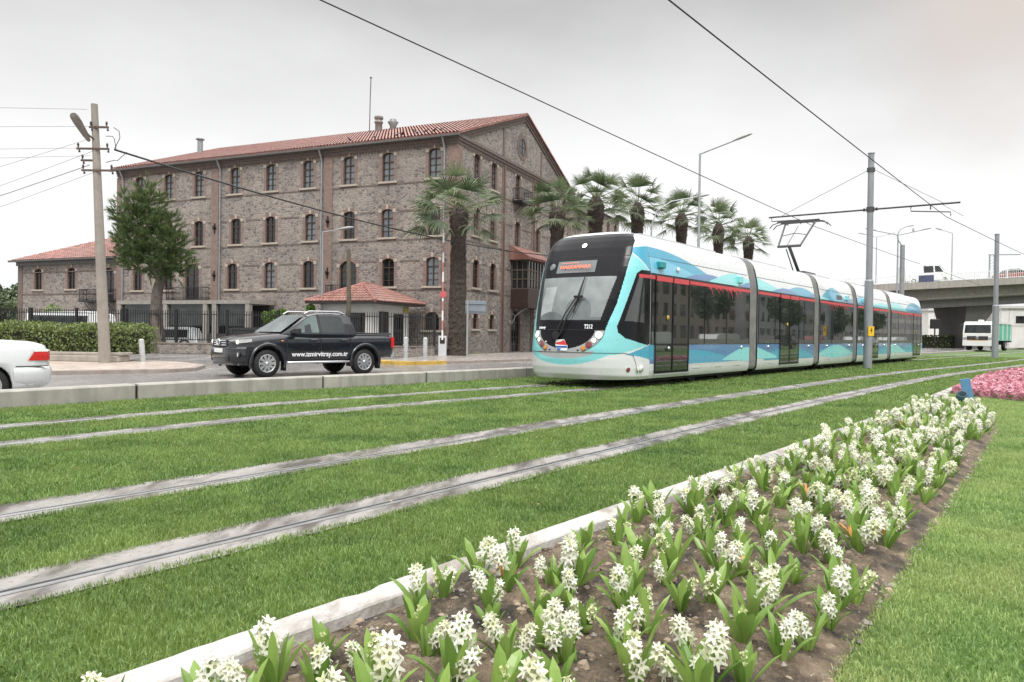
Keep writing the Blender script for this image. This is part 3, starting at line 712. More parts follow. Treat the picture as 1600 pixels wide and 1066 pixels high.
def make_window(w, h, rise, parent, cols=2, rows=3, sill=True, surround=True, transom=.68, ks=True):
    """local frame: x along wall, z up, opening bottom centre at origin, outward = -y; returns the empty-less root mesh 'window'"""
    fr = MB(); d0 = .13; t = .06
    outer = [(-w/2, 0), (w/2, 0)]+arc_pts(w, h, rise)
    inner = [(-w/2+t, t), (w/2-t, t)]+[(x*(w-2*t)/w, z-t) for x, z in arc_pts(w, h, rise)]
    n = len(outer)
    for y0, y1 in ((d0, d0+.06),):
        for i in range(n):
            j = (i+1) % n
            (ax, az_), (bx, bz) = outer[i], outer[j]; (cx, cz), (dx, dz) = inner[i], inner[j]
            fr.quad((ax, y0, az_), (bx, y0, bz), (dx, y0, dz), (cx, y0, cz)); fr.quad((cx, y0, cz), (dx, y0, dz), (dx, y1, dz), (cx, y1, cz))
    for c in range(1, cols):
        x = -w/2+w*c/cols; fr.box(x-.032, x+.032, d0-.012, d0+.05, t, h-rise*.4)
    zt = h*transom; fr.box(-w/2+t, w/2-t, d0-.016, d0+.05, zt-.04, zt+.04)
    for r_ in range(1, rows-1+1):
        z = zt*r_/rows
        if r_ < rows: fr.box(-w/2+t, w/2-t, d0-.006, d0+.04, z-.017, z+.017)
    root = fr.build('window', M_timber, parent)
    pa = MB(); pa.poly([(x, d0+.035, z) for x, z in inner]); pa.build('pane', M_pane, root)
    if sill:
        s = MB(); s.bevbox(-w/2-.26, w/2+.26, -.11, .26, -.13, 0, .015); s.build('sill', M_keystone, root)
    if surround:
        s = MB(); T = .20; P0 = [(-w/2, .002), (-w/2, h-rise)]; 
        ain = arc_pts(w, h, rise); aout = [(x*(w+2*T)/w, z+T*.9) for x, z in arc_pts(w, h, rise)]
        for (l, r_) in ((-w/2-T, -w/2), (w/2, w/2+T)): s.box(l, r_, -.012, .0, .0, h-rise)
        for (a, c), (e_, f_) in zip(list(zip(ain, ain[1:])), list(zip(aout, aout[1:]))):
            v = [(a[0], -.014, a[1]), (c[0], -.014, c[1]), (f_[0], -.014, f_[1]), (e_[0], -.014, e_[1])]
            s.add(v+[(x, .0, z) for x, _, z in v], [(0, 1, 2, 3), (0, 4, 5, 1), (1, 5, 6, 2), (2, 6, 7, 3), (3, 7, 4, 0)])
        if ks:
            s.box(-.08, .08, -.04, 0, h-.005, h+T*1.25, 1)
            for sg in (-1, 1):
                x = sg*(w/2+.09); s.box(x-.11, x+.11, -.035, 0, h-rise-.07, h-rise+.14, 1)
        s.build('brick_surround', [M_brick, M_keystone], root)
    return root
FX = lambda l, z, d: (-l, d, z)           # main front: l to the left of the corner
GX = lambda l, z, d: (-d, l, z)           # gable end: l towards the back; inwards is -x
front_wins = []     # (l, z0, w, h, rise)
for l in (26.3, 23.4, 20.5, 17.2, 14.08, 11.0, 7.8, 4.88, 1.57): front_wins.append((l, 10.49+BZ, .86, 1.80, .15))
for l in (26.3, 23.4, 20.5, 17.1, 14.1, 10.8, 7.75, 4.9, 1.57): front_wins.append((l, 7.03+BZ, .86, 1.76, .14))
for l in (26.46, 23.4, 17.39, 14.13, 10.91, 4.8, 1.65): front_wins.append((l, 3.97+BZ, .88, 1.76, .16))
for l in (26.4, 4.8, 1.65): front_wins.append((l, 1.3+BZ, 1.0, 1.1, .25))
doors = [(21.1, 3.27+BZ, 1.3, 2.52, .3), (7.8, 3.27+BZ, 1.3, 2.40, .35)]
H = [(l-w/2, l+w/2, z, z+h, r_) for l, z, w, h, r_ in front_wins+doors]
TOPZ = 13.0+BZ
wall_with_holes('front_wall', FX, 0, 28.6, -.3, TOPZ, H, mill, [M_stone, M_brick])
gable_wins = [(s_, 10.55+BZ, .84, 1.82, .15) for s_ in (2.6, 5.12, 9.1, 12.95, 16.0, 18.7)]+[(s_, 7.25+BZ, .84, 1.8, .15) for s_ in (2.6, 5.05, 9.1, 12.95, 16.0, 18.7)]+[(s_, 4.0+BZ, .84, 1.76, .15) for s_ in (2.6, 5.12, 16.0, 18.7)]+[(s_, 1.42+BZ, .72, .98, .22) for s_ in (2.62, 5.02)]
H2 = [(l-w/2, l+w/2, z, z+h, r_) for l, z, w, h, r_ in gable_wins]
gdoor = (8.95, -.02, 1.7, 2.9, .85)
H2.append((gdoor[0]-.85, gdoor[0]+.85, 0.0, 2.9, .85))
GW = 20.3; APZ = 16.75+BZ; GM = GW/2
wall_with_holes('gable_wall', GX, 0, GW, -.3, TOPZ, H2, mill, [M_stone, M_brick], top=[(0, 0, TOPZ), (0, GW, TOPZ), (0, GM, APZ-.1)])
b = MB(); b.quad((-28.6, 0, -.3), (-28.6, GW, -.3), (-28.6, GW, TOPZ), (-28.6, 0, TOPZ)); b.poly([(-28.6, 0, TOPZ), (-28.6, GW, TOPZ), (-28.6, GM, APZ-.1)]); b.quad((-28.6, GW, -.3), (0, GW, -.3), (0, GW, TOPZ), (-28.6, GW, TOPZ)); b.build('end_wall', M_stone, mill)
# window copies
protoW = {}
def put_window(loc, rz, w, h, rise, **k):
    key = (w, h, rise, tuple(sorted(k.items())))
    o = copy_tree(protoW[key], mill) if key in protoW else make_window(w, h, rise, mill, **k)
    protoW.setdefault(key, o); o.parent = mill; o.location = loc; o.rotation_euler = (0, 0, rz); return o
rw_ = random.Random(8)
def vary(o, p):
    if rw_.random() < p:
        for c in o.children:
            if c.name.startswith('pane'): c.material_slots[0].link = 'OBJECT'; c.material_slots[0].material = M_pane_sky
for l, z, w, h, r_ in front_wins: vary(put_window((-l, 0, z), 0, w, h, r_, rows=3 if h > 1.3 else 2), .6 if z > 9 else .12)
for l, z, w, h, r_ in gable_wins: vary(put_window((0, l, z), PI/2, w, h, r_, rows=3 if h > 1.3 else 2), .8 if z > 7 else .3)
for l, z, w, h, r_ in doors:
    o = put_window((-l, 0, z), 0, w, h, r_, rows=4, sill=False, transom=.72)
o = make_window(1.7, 2.9, .85, mill, cols=4, rows=4, sill=False, transom=.7); o.name = 'arched_door'; o.location = (0, gdoor[0], 0.0); o.rotation_euler = (0, 0, PI/2)
# round gable window
b = MB(); n = 24
for k in range(n):
    a0, a1 = 2*PI*k/n, 2*PI*(k+1)/n
    for r0, r1, y in ((.62, .92, .03),):
        P = [(y, r*math.cos(a), r*math.sin(a)) for r, a in ((r0, a0), (r0, a1), (r1, a1), (r1, a0))]
        b.add(P+[(0, p[1], p[2]) for p in P], [(0, 1, 2, 3), (2, 6, 7, 3), (0, 4, 5, 1)], 0)
o = b.build('round_window', M_brickdark, mill); o.location = (0, 9.75, 14.45+BZ)
b = MB(); b.poly([(.006, .62*math.cos(2*PI*k/n), .62*math.sin(2*PI*k/n)) for k in range(n)]); b.build('pane', M_pane, o)
b = MB()
for a in (0, PI/2): b.box(.008, .03, -.6 if a == 0 else -.03, .6 if a == 0 else .03, -.03 if a == 0 else -.6, .03 if a == 0 else .6)
b.lathe([(.62, .005), (.62, .03), (.54, .03), (.54, .005)], n=24, axis='x', caps=False); b.build('frame', M_timber, o)
# brick strips, string courses, cornice
b = MB()
def fstrip(l0, l1, z0, z1, d=.05, mat=0): b.box(-l1, -l0, -d, -.002, z0, z1, mat)
def gstrip(l0, l1, z0, z1, d=.05, mat=0): b.box(.002, d, l0, l1, z0, z1, mat)
for l0, l1 in ((18.65, 19.3), (9.05, 9.7), (28.0, 28.62)): b = MB(); fstrip(l0, l1, -.2, 12.35+BZ, .06); b.build('brick_pilaster', M_brick, mill)
b = MB(); fstrip(-.06, .62, -.2, 12.35+BZ, .06); gstrip(.0, .55, -.2, 12.35+BZ, .057); b.build('brick_pilaster', M_brick, mill)
for l0, l1 in ((6.35, 6.75), (11.7, 12.2), (19.6, 20.3)): b = MB(); gstrip(l0, l1, -.2, 12.35+BZ, .057); b.build('brick_pilaster', M_brick, mill)
b = MB()
segsF = [(.62, 9.05), (9.7, 18.65), (19.3, 28.0)]; segsG = [(.55, 6.35), (6.75, 11.7), (12.2, 19.6)]
for z in (10.32, 6.84, 3.77, 8.62, 5.55):
    for l0, l1 in segsF:
        cuts = sorted([h for h in H if h[2] < z+BZ+.06 and h[3]+.25 > z+BZ-.05 and l0 < h[0] < l1])
        p = l0
        for h in cuts: 
            if h[0]-.45 > p: fstrip(p, h[0]-.45, z+BZ-.05, z+BZ+.04, .022)
            p = h[1]+.45
        if p < l1: fstrip(p, l1, z+BZ-.05, z+BZ+.04, .022)
    for l0, l1 in segsG:
        cuts = sorted([h for h in H2 if h[2] < z+BZ+.06 and h[3]+.25 > z+BZ-.05 and l0 < h[0] < l1])
        p = l0
        for h in cuts:
            if h[0]-.45 > p: gstrip(p, h[0]-.45, z+BZ-.05, z+BZ+.04, .022)
            p = h[1]+.45
        if p < l1: gstrip(p, l1, z+BZ-.05, z+BZ+.04, .022)
b.build('brick_courses', M_brickdark, mill)
b = MB()
for k, (z0, z1) in enumerate(((12.45, 12.62), (12.62, 12.8), (12.8, 12.98))):
    d = .06+.07*k
    fstrip(-d, 28.62, z0+BZ, z1+BZ, d); gstrip(0, GW, z0+BZ, z1+BZ, d)
for i in range(int(28.4/.22)): fstrip(.1+i*.22, .2+i*.22, 12.33+BZ, 12.45+BZ, .06)
for i in range(int(GW/.22)): gstrip(.1+i*.22, .2+i*.22, 12.33+BZ, 12.45+BZ, .06)
gstrip(6.42, 6.7, 13.0+BZ, 15.0+BZ, .05); gstrip(13.3, 13.58, 13.0+BZ, 14.9+BZ, .05)
# rake mouldings of the gable
sl = (APZ-TOPZ)/GM
for sgn in (0, 1):
    p0 = (GM, APZ+.02); p1 = (GW+.1 if sgn else -.1, TOPZ-.02)
    for off, d in ((.0, .16), (.2, .09)):
        b.loft([[(.003, y, z-off), (d, y, z-off), (d, y, z-off-.2), (.003, y, z-off-.2)] for y, z in (p0, p1)], 0)
b.build('cornice', M_brickdark, mill)
# roof
b = MB(); ov = .38; ez = TOPZ-sl*ov; th = .09
for sgn in (0, 1):
    ye = GW+ov if sgn else -ov
    b.loft([[(.3, GM, APZ+.14), (.3, GM, APZ+.03), (-28.95, GM, APZ+.03), (-28.95, GM, APZ+.14)], [(.3, ye, ez+.14), (.3, ye, ez+.05), (-28.95, ye, ez+.05), (-28.95, ye, ez+.14)]])
rf = b.build('roof', M_tile_x, mill)
M_barrel = simple('barrel_tile', (.40, .15, .11), .6, .4, 2.2)
def barrel_tiles(O, U, V, ulen, vfun, parent, w=.24, step=.40, name='roof_tiles'):
    # rows of overlapping barrel tiles lying on a slope; O eave corner, U along the eave, V up the slope
    O, U, V = Vector(O), Vector(U).normalized(), Vector(V).normalized(); Nn = U.cross(V)
    if Nn.z < 0: Nn = -Nn
    q = []; tt = []
    for i in range(int(ulen/w)):
        u = (i+.5)*w; v0, v1 = vfun(u)
        v = v0
        while v < v1-.05:
            t = float(rng.random()); j = rng.normal(0, .006); ln = min(step*1.12, v1-v)
            pr = []
            for (vv, r0, lift) in ((v, w*.40, .035), (v+ln, w*.34, .012)):
                pr.append([O+U*(u+j+r0*math.cos(a))+V*vv+Nn*(lift+r0*.75*math.sin(a)) for a in np.linspace(0, PI, 6)])
            for k in range(5): q.append([tuple(p) for p in (pr[0][k], pr[0][k+1], pr[1][k+1], pr[1][k])]); tt.append(t)
            v += step
    return np_mesh(name, np.array(q), 4, M_tileq, np.array(tt), parent)
M_tileq = leafmat('clay_tile', (.19, .085, .066), (.36, .17, .14), 0, .6, ((.235, .15, .13), .35, .55))
VL = math.hypot(GM+ov, APZ-ez)
barrel_tiles((.28, -ov, ez+.14), (-1, 0, 0), (0, GM+ov, APZ-ez), 29.2, lambda u: (-.03, VL), rf)
b = MB()
simple('eave_tile', (.36, .125, .09), .6, .3, 3)
b = MB()
for i in range(int(29.2/.4)): b.lathe([(.12, 0), (.10, .38)], (-.1-i*.4+.3-.35, GM, APZ+.12), 8, 'x', caps=True)
b.build('ridge_tiles', simple('ridge_tile', (.25, .105, .085), .6, .25, 3), rf)
b = MB(); b.loft([[(x, -ov-.13, ez+.06), (x, -ov-.13, ez-.05), (x, -ov-.02, ez-.09), (x, -ov+.03, ez-.05), (x, -ov+.03, ez+.04)] for x in (.3, -28.95)], 0); b.build('gutter', simple('dark_gutter', (.10, .095, .09), .5, .2, 4), rf)
def pipe(l, side, z0=0, z1=12.9, jog=0):
    b = MB(); 
    if side == 'f': b.tube([(-l, -.45, ez), (-l, -.14, z1-.55), (-l, -.12, z1-.9), (-l, -.12, z0)], .06, 8)
    else: b.tube([(.14, l, z1-.3), (.14, l, z0)], .055, 8)
    for z in np.arange(z0+1, z1-1, 2.2):
        c = (-l, -.12, z) if side == 'f' else (.14, l, z); b.lathe([(.078, 0), (.078, .06)], c, 8)
    return b
for l in (18.45, 9.85, .85, 27.9): pipe(l, 'f').build('downpipe', M_zinc, mill)
pipe(6.55, 'g').build('downpipe', simple('brown_pipe', (.16, .09, .075), .5, .2, 4), mill)
pipe(11.95, 'g').build('downpipe', MATS['brown_pipe'], mill)
# iron lamps / wall anchors on the pilasters
for l, z in ((18.95, 8.2), (18.95, 4.9), (9.35, 8.2), (9.35, 4.9)):
    b = MB(); b.box(-l-.05, -l+.05, -.1, -.06, z-.35+BZ, z+.35+BZ); b.box(-l-.13, -l+.13, -.11, -.07, z-.05+BZ, z+.05+BZ); b.lathe([(.02, 0), (.09, .1), (.09, .25), (.02, .32)], (-l, -.17, z-.1+BZ), 8); b.build('wall_anchor', M_iron, mill)
def balcony(P, w, z, parent, depth=.75, h=.85):
    """P(l, d, z): l along, d outwards"""
    fl = MB()
    def bx(mb, l0, l1, d0, d1, z0, z1):
        c = [P(l, d, zz) for zz in (z0, z1) for d in (d0, d1) for l in (l0, l1)]
        mb.add(c, [(0, 2, 3, 1), (4, 5, 7, 6), (0, 1, 5, 4), (2, 6, 7, 3), (0, 4, 6, 2), (1, 3, 7, 5)])
    bx(fl, -w/2, w/2, .02, depth, z-.12, z); root = fl.build('balcony', M_iron, parent)
    r = MB()
    for zz in (z+.08, z+h-.04): bx(r, -w/2, w/2, depth-.04, depth, zz, zz+.04); bx(r, -w/2, -w/2+.04, .02, depth-.04, zz, zz+.04); bx(r, w/2-.04, w/2, .02, depth-.04, zz, zz+.04)
    k = int(w/.13)
    for i in range(k+1): l = -w/2+.01+(w-.04)*i/k; bx(r, l, l+.02, depth-.03, depth-.01, z, z+h)
    for i in range(5): d = .1+i*.14; bx(r, -w/2+.01, -w/2+.03, d, d+.02, z, z+h); bx(r, w/2-.03, w/2-.01, d, d+.02, z, z+h)
    for sg in (-1, 1):
        r.tube([P(sg*w*.36, .05, z-.75), P(sg*w*.36, .3, z-.55), P(sg*w*.36, depth-.1, z-.13)], .025, 6)
    r.build('railing', M_iron, root); return root
balcony(lambda l, d, z: (-21.1+l, -d, z), 3.4, 3.25+BZ, mill)
balcony(lambda l, d, z: (-7.8+l, -d, z), 2.4, 3.25+BZ, mill)
balcony(lambda l, d, z: (d, 9.1+l, z), 2.0, 10.4+BZ, mill)
# timber bay over the gable door
b = MB(); y0, y1, D_ = 8.0, 11.9, 1.35
b.box(0.01, D_, y0, y1, 3.05, 3.35); b.box(.01, D_-.05, y0+.05, y1-.05, 3.35, 4.35)
bay = b.build('timber_bay', M_timber, mill)
b = MB(); b.box(.01, D_-.09, y0+.09, y1-.09, 4.35, 6.35); b.build('pane', M_pane, bay)
b = MB()
for y in np.linspace(y0+.05, y1-.13, 8): b.box(D_-.085, D_-.03, y, y+.08, 4.35, 6.35)
for z in (4.34, 5.0, 5.62, 6.28): b.box(D_-.08, D_-.04, y0+.06, y1-.06, z, z+.07)
for x in np.linspace(.05, D_-.12, 4): b.box(x, x+.07, y0+.03, y0+.085, 4.35, 6.35)
for z in (4.34, 5.0, 5.62, 6.28): b.box(.02, D_-.06, y0+.04, y0+.08, z, z+.07)
b.build('frame', simple('weathered_timber_frame', (.10, .075, .06), .6, .2, 8), bay)
b = MB(); b.loft([[(.01, y0-.25, 7.35), (.01, y1+.25, 7.35)], [(D_+.25, y0-.3, 6.42), (D_+.25, y1+.3, 6.42)], [(D_+.25, y0-.3, 6.35), (D_+.25, y1+.3, 6.35)], [(.01, y0-.25, 6.36), (.01, y1+.25, 6.36)]], closed=False)
b.poly([(.01, y0-.25, 7.35), (D_+.25, y0-.3, 6.42), (D_+.25, y0-.3, 6.35), (.01, y0-.25, 6.36)]); br_ = b.build('roof', M_tile_y, bay); barrel_tiles((D_+.25, y0-.3, 6.43), (0, 1, 0), (-D_-.24, 0, .93), y1-y0+.6, lambda u: (-.03, 1.8), br_, .2, .34)
b = MB(); 
for y in (y0+.15, y1-.15):
    b.tube([(.05, y, 1.9), (.35, y, 2.5), (.9, y, 2.9), (D_-.1, y, 3.04)], .045, 6)
b.build('bracket', M_zinc, bay)
# rear wing of the gable side
b = MB()
for y in (23.5, 26.5, 29.5, 32.5): pass
H3 = [(y-.42, y+.42, z+BZ, z+1.8+BZ, .15) for y in (22.5, 25.5, 28.5, 31.5, 34.0) for z in (10.5, 7.2, 4.0)]
wall_with_holes('rear_wall', GX, GW, 35.3, -.3, 12.9, H3, mill, [M_stone, M_brick])
for h in H3: put_window((0, (h[0]+h[1])/2, h[2]), PI/2, .84, 1.8, .15, rows=3)
b = MB(); b.quad((0, 35.3, -.3), (-20, 35.3, -.3), (-20, 35.3, 12.9), (0, 35.3, 12.9))
b.quad((.3, GW, 12.8), (.3, 35.6, 12.8), (-6, 35.6, 14.6), (-6, GW, 14.6)); b.build('rear_roof', M_tile_y, mill)
# chimneys, vent pipe, mast and pigeons on the roof
def rz_at(l, y): return APZ+.14-abs(y-GM)*sl
def roofpt(l, y): return (-l, y, rz_at(l, y))
b = MB(); x, y, z = roofpt(11.5, 8.8); b.lathe([(.27, z-.3), (.27, z+.65), (.33, z+.66), (.33, z+.8), (.24, z+.84), (.24, z+.95), (.34, z+.97), (.34, z+1.15)], (x, y, 0), 14)
b.build('chimney', simple('chimney_render', (.30, .285, .26), .8, .2, 3, dirt=.5), mill)
b = MB(); b.lathe([(.25, z-.3), (.25, z+.5), (.42, z+.8), (.25, z+.9), (.25, z+1.0)], (x+.9, y+.6, 0), 14); b.build('chimney', simple('zinc_cowl', (.22, .22, .22), .5, .2, 4, metal=.4), mill)
b = MB(); x, y, z = roofpt(26.9, 6.2); b.lathe([(.22, z-.3), (.22, z+1.1)], (x, y, 0), 12); b.lathe([(.34, z+1.12), (.34, z+1.2)], (x, y, 0), 12); b.build('vent_pipe', M_zinc, mill)
b = MB(); x, y, z = roofpt(12.4, 8.9); b.tube([(x, y, z-.2), (x+.03, y, z+2.4), (x+.08, y, z+4.1)], .035, 6); b.lathe([(.001, z+4.1), (.10, z+4.2), (.001, z+4.32)], (x+.08, y, 0), 8); b.build('mast', simple('mast_steel', (.10, .055, .07), .5, .2, 5), mill)
def bird():
    b = MB(); b.loft([[(x, r*math.cos(a), z+r*.8*math.sin(a)) for a in np.linspace(0, 2*PI, 9)[:-1]] for x, r, z in ((-.2, .012, .06), (-.1, .05, .09), (0, .075, .12), (.08, .06, .16), (.12, .04, .2), (.15, .045, .23), (.19, .02, .23), (.21, .004, .22))], smooth=True)
    b.tube([(0, .02, .07), (0, .02, -.02)], .008, 4); b.tube([(0, -.02, .07), (0, -.02, -.02)], .008, 4); return b
bm_ = bird().build('pigeon', simple('pigeon_grey', (.06, .06, .07), .6, .3, 9)); tag(bm_, 'dark pigeon perched on the red tiles of the mill roof', 'pigeon', 'pigeons on the mill roof')
MM = Matrix.Translation(BC) @ Matrix.Rotation(BRZ, 4, 'Z')
for i, (l, y) in enumerate(((2.9, 1.2), (3.4, .9), (3.7, 1.3), (4.3, .7), (4.6, .5), (6.6, 1.0), (8.2, .6), (2.2, 1.0), (1.9, 1.4))):
    o = bm_ if i == 0 else copy_tree(bm_); p = MM @ Vector(roofpt(l, y)); o.location = p+Vector((0, 0, .05)); o.rotation_euler = (0, 0, i*1.7); o.scale = (1.05,)*3
# ---- low two storey wing on the left
wing = empty('stone_wing', BC, BRZ, 'lower two storey stone wing with hipped red roof left of the tall mill', 'building')
hs_ = [(l-.44, l+.44, 4.17+BZ, 5.84+BZ, .2) for l in (37.82, 33.93)]+[(29.8-.6, 29.8+.6, 3.27+BZ, 5.75+BZ, .4)]+[(l-.45, l+.45, 1.2+BZ, 2.4+BZ, .2) for l in (37.8, 33.9, 31)]
wall_with_holes('front_wall', lambda l, z, d: (-l, d+.25, z), 28.65, 40.2, -.3, 6.55+BZ, hs_, wing, [M_stone, M_brick])
b = MB(); b.quad((-40.2, .25, -.3), (-40.2, 12.5, -.3), (-40.2, 12.5, 6.65), (-40.2, .25, 6.65)); b.build('side_wall', M_stone, wing)
pw = None
for l0, l1, a, c, r_ in hs_:
    o = make_window(l1-l0, c-a, r_, wing, rows=3 if c-a > 1.3 else 2, sill=(c-a) < 2); o.location = (-(l0+l1)/2, .25, a)
b = MB(); e0, e1, zt, zb = -28.66, -40.6, 9.4, 6.60
P = [(e0, -.2, zb), (e1, -.2, zb), (e1, 12.9, zb), (e0, 12.9, zb), (e0, 6.3, zt), (-34.6, 6.3, zt)]
b.add(P, [(1, 0, 4, 5), (2, 1, 5)], 0); b.add([(x, y, z-.09) for x, y, z in P[:3]]+P[:3], [(0, 1, 4, 3), (1, 2, 5, 4)], 0)
wr = b.build('roof', M_tile_x, wing)
barrel_tiles((e0, -.2, zb), (-1, 0, 0), (0, 6.5, zt-zb), e0-e1, lambda u: (-.03, math.hypot(6.5, zt-zb)*min(1, (e0-e1-u)/6.0)), wr)
b = MB(); b.loft([[(x, -.33, 6.62), (x, -.33, 6.5), (x, -.2, 6.47), (x, -.17, 6.6)] for x in (e0, e1-.1)]); 
b.box(-40.25, -28.66, .05, .248, 6.2, 6.5); b.build('gutter', MATS['dark_gutter'], wing)
b = MB(); b.box(-40.25, -28.66, .22, .249, 3.85, 3.95); b.box(-40.25, -28.66, .22, .249, 5.6, 5.68); b.box(-40.24, -39.7, .2, .248, -.2, 6.2); b.build('brick_courses', M_brickdark, wing)
balcony(lambda l, d, z: (-30.4+l, .25-d, z), 3.4, 3.25+BZ, wing)
# ---- glazed terrace at the foot of the mill
t = empty('glazed_terrace', BC, BRZ, 'grey concrete terrace with large glass panels at the foot of the mill', 'terrace')
b = MB()
b.box(-25.6, -13.6, -2.4, -.12, 2.95, 3.2)
for x in (-25.6, -22.2, -21.2, -17.6, -16.8, -14.0): b.box(x, x+.35, -2.38, -2.1, .0, 2.95)
b.build('frame', concrete('terrace_concrete', (.30, .28, .25), .4), t)
b = MB(); b.box(-25.2, -13.7, -2.2, -2.15, 1.5, 2.94); b.build('pane', glass_dark('terrace_glass', (.035, .04, .04), .06, 1.5), t)
b = MB(); b.box(-25.3, -13.7, -2.3, -2.2, .0, 1.0); b.box(-25.2, -13.8, -.4, -.3, 0, 2.9); b.build('parapet', simple('dark_recess', (.05, .05, .05), .8, .3, 3), t)
# ------------------------------------------------------------------ fence, gatehouse and what stands before the mill
def pt(px, Y): return ((px-800)/1180*Y, Y)
def make_fence(name, A, B, z0, h, label, wallh=.45):
    d = Vector((B[0]-A[0], B[1]-A[1], 0)); L = d.length; rz = math.atan2(d.y, d.x)
    t = empty(name, (A[0], A[1], z0), rz, label, 'fence', 'black railings before the mill')
    b = MB(); b.box(0, L, -.16, .16, -.1, wallh-.06, 0); b.box(-.02, L+.02, -.2, .2, wallh-.06, wallh, 1); b.build('plinth', [M_stone, concrete('plinth_cap', (.24, .20, .17), .5)], t)
    b = MB(); k = int(L/.125)
    for i in range(k): x = L*i/k; b.box(x-.017, x+.017, -.012, .012, wallh+.12, h); 
    for z in (wallh+.14, h-.22): b.box(0, L, -.02, .02, z, z+.04)
    b.build('pickets', M_iron, t)
    n = max(1, round(L/2.6))
    p0 = None
    for i in range(n+1):
        if p0 is None:
            b = MB(); b.box(-.06, .06, -.06, .06, wallh, h+.02); b.box(-.08, .08, -.08, .08, h+.02, h+.06); p0 = p = b.build('post', M_iron, t)
        else: p = copy_tree(p0, t)
        p.location = (L*i/n, 0, 0)
    return t
make_fence('railing_fence', (-20.4, 39.9), (-4.0, 38.9), 0, 2.15, 'black picket railing on a stone plinth behind the pickup and the gatehouse')
make_fence('railing_fence', (-36, 41.2), (-20.6, 39.95), 0, 2.15, 'black picket railing running behind the clipped hedge on the left')
# gatehouse
g_ = empty('gatehouse', (-7.75, 41.6, 0), BRZ, 'small white gatehouse with a red tiled hipped roof behind the railing', 'gatehouse')
b = MB(); b.box(-3.3, 0, 0, 3.9, -.1, 2.78); b.build('wall', M_wash, g_)
b = MB(); o_ = .72; P = [(-3.3-o_, -o_, 2.82), (o_, -o_, 2.82), (o_, 3.9+o_, 2.82), (-3.3-o_, 3.9+o_, 2.82), (-1.65, 1.6, 3.92), (-1.65, 2.3, 3.92)]
b.add(P, [(0, 1, 4)], 0); b.add(P, [(1, 2, 5, 4)], 1); b.add(P, [(2, 3, 5)], 0); b.add(P, [(3, 0, 4, 5)], 1)
rf = b.build('roof', [M_tile_x, M_tile_y], g_)
sf = math.hypot(1.6+o_, 1.1); sg_ = math.hypot(1.65+o_, 1.1); WL = 3.3+2*o_; DL = 3.9+2*o_
barrel_tiles((o_, -o_, 2.82), (-1, 0, 0), (0, 1.6+o_, 1.1), WL, lambda u: (-.04, sf*min(1, u/(WL/2), (WL-u)/(WL/2))), rf, .22, .36)
barrel_tiles((o_, -o_, 2.82), (0, 1, 0), (-1.65-o_, 0, 1.1), DL, lambda u: (-.04, sg_*min(1, u/2.32, (DL-u)/2.32)), rf, .22, .36)
b = MB()
for a, c in ((P[0], P[4]), (P[1], P[4]), (P[2], P[5]), (P[4], P[5])):
    n = int((Vector(c)-Vector(a)).length/.3)
    for i in range(n):
        p = Vector(a).lerp(Vector(c), i/n); q = Vector(a).lerp(Vector(c), (i+1.1)/n); b.tube([p+Vector((0, 0, .02)), q+Vector((0, 0, .035))], [.10, .085], 8)
b.build('ridge_tiles', MATS['ridge_tile'], rf)
b = MB(); b.box(-3.3-o_+.03, o_-.03, -o_+.03, 3.9+o_-.03, 2.70, 2.815); b.build('fascia', simple('dark_fascia', (.05, .045, .04), .5, .2, 4), g_)
for (x0, x1, z0, z1, side) in ((-1.5, -.45, 0, 2.2, 'f'), (-3.0, -2.0, .9, 2.1, 'f'), (.7, 1.6, 0, 2.3, 'g'), (2.2, 3.2, 0, 2.2, 'g')):
    b = MB(); c = MB(); t_ = .07
    if side == 'f':
        b.box(x0, x1, -.05, -.003, z0, z1); c.box(x0+t_, x1-t_, -.058, -.052, z0+t_, z1-t_)
    else:
        b.box(.003, .05, x0, x1, z0, z1); c.box(.052, .058, x0+t_, x1-t_, z0+t_, z1-t_)
    f_ = b.build('door' if z0 == 0 else 'window', M_timber, g_); c.build('pane', M_pane, f_)
b = MB(); b.box(.01, .08, 3.25, 3.75, 2.3, 2.62); b.build('yellow_sign', simple('yellow_sign', (.50, .40, .12), .5, .15, 4), g_)
# raised barrier arm, road sign, bollards, wooden post
t = empty('barrier_gate', (-3.45, 37.6, 0), 0, 'red and white barrier arm standing upright on its grey box', 'barrier')
b = MB(); b.bevbox(-.2, .2, -.17, .17, 0, 1.0, .02); b.build('housing', simple('pale_grey_metal', (.50, .51, .52), .45, .08, 3), t)
b = MB(); b.bevbox(-.12, .12, -.2, -.17, .62, .9, .01); b.build('drive_cover', M_iron, t)
b = MB()
for i in range(11): b.box(-.04, .04, -.25, -.21, .8+i*.48, .8+(i+1)*.48, i % 2)
b.build('arm', [simple('arm_white', (.75, .73, .72), .4, .05, 4), simple('arm_red', (.42, .17, .16), .4, .1, 4)], t)
b = MB(); b.lathe([(.17, -.28), (.17, -.255)], (0.02, 0, 3.05), 20, 'y'); b.build('disc', [simple('disc_red', (.50, .10, .11), .4, .05, 4)], t)
t = empty('road_sign', (-2.15, 36.2, 0), R(8), 'grey back of a rectangular road sign on a pole beside the palm trunk', 'sign')
b = MB(); b.tube([(0, 0, -.1), (0, 0, 2.72)], .045, 10); b.build('pole', M_lampgrey, t)
b = MB(); b.bevbox(-.10, .88, -.05, -.03, 2.1, 2.72, .006); b.box(-.1, .88, -.10, -.05, 2.2, 2.25); b.box(-.1, .88, -.10, -.05, 2.55, 2.6); b.build('panel', simple('sign_back', (.22, .25, .28), .45, .1, 3, metal=.3), t).location = (0, .09, 0)
pb = None
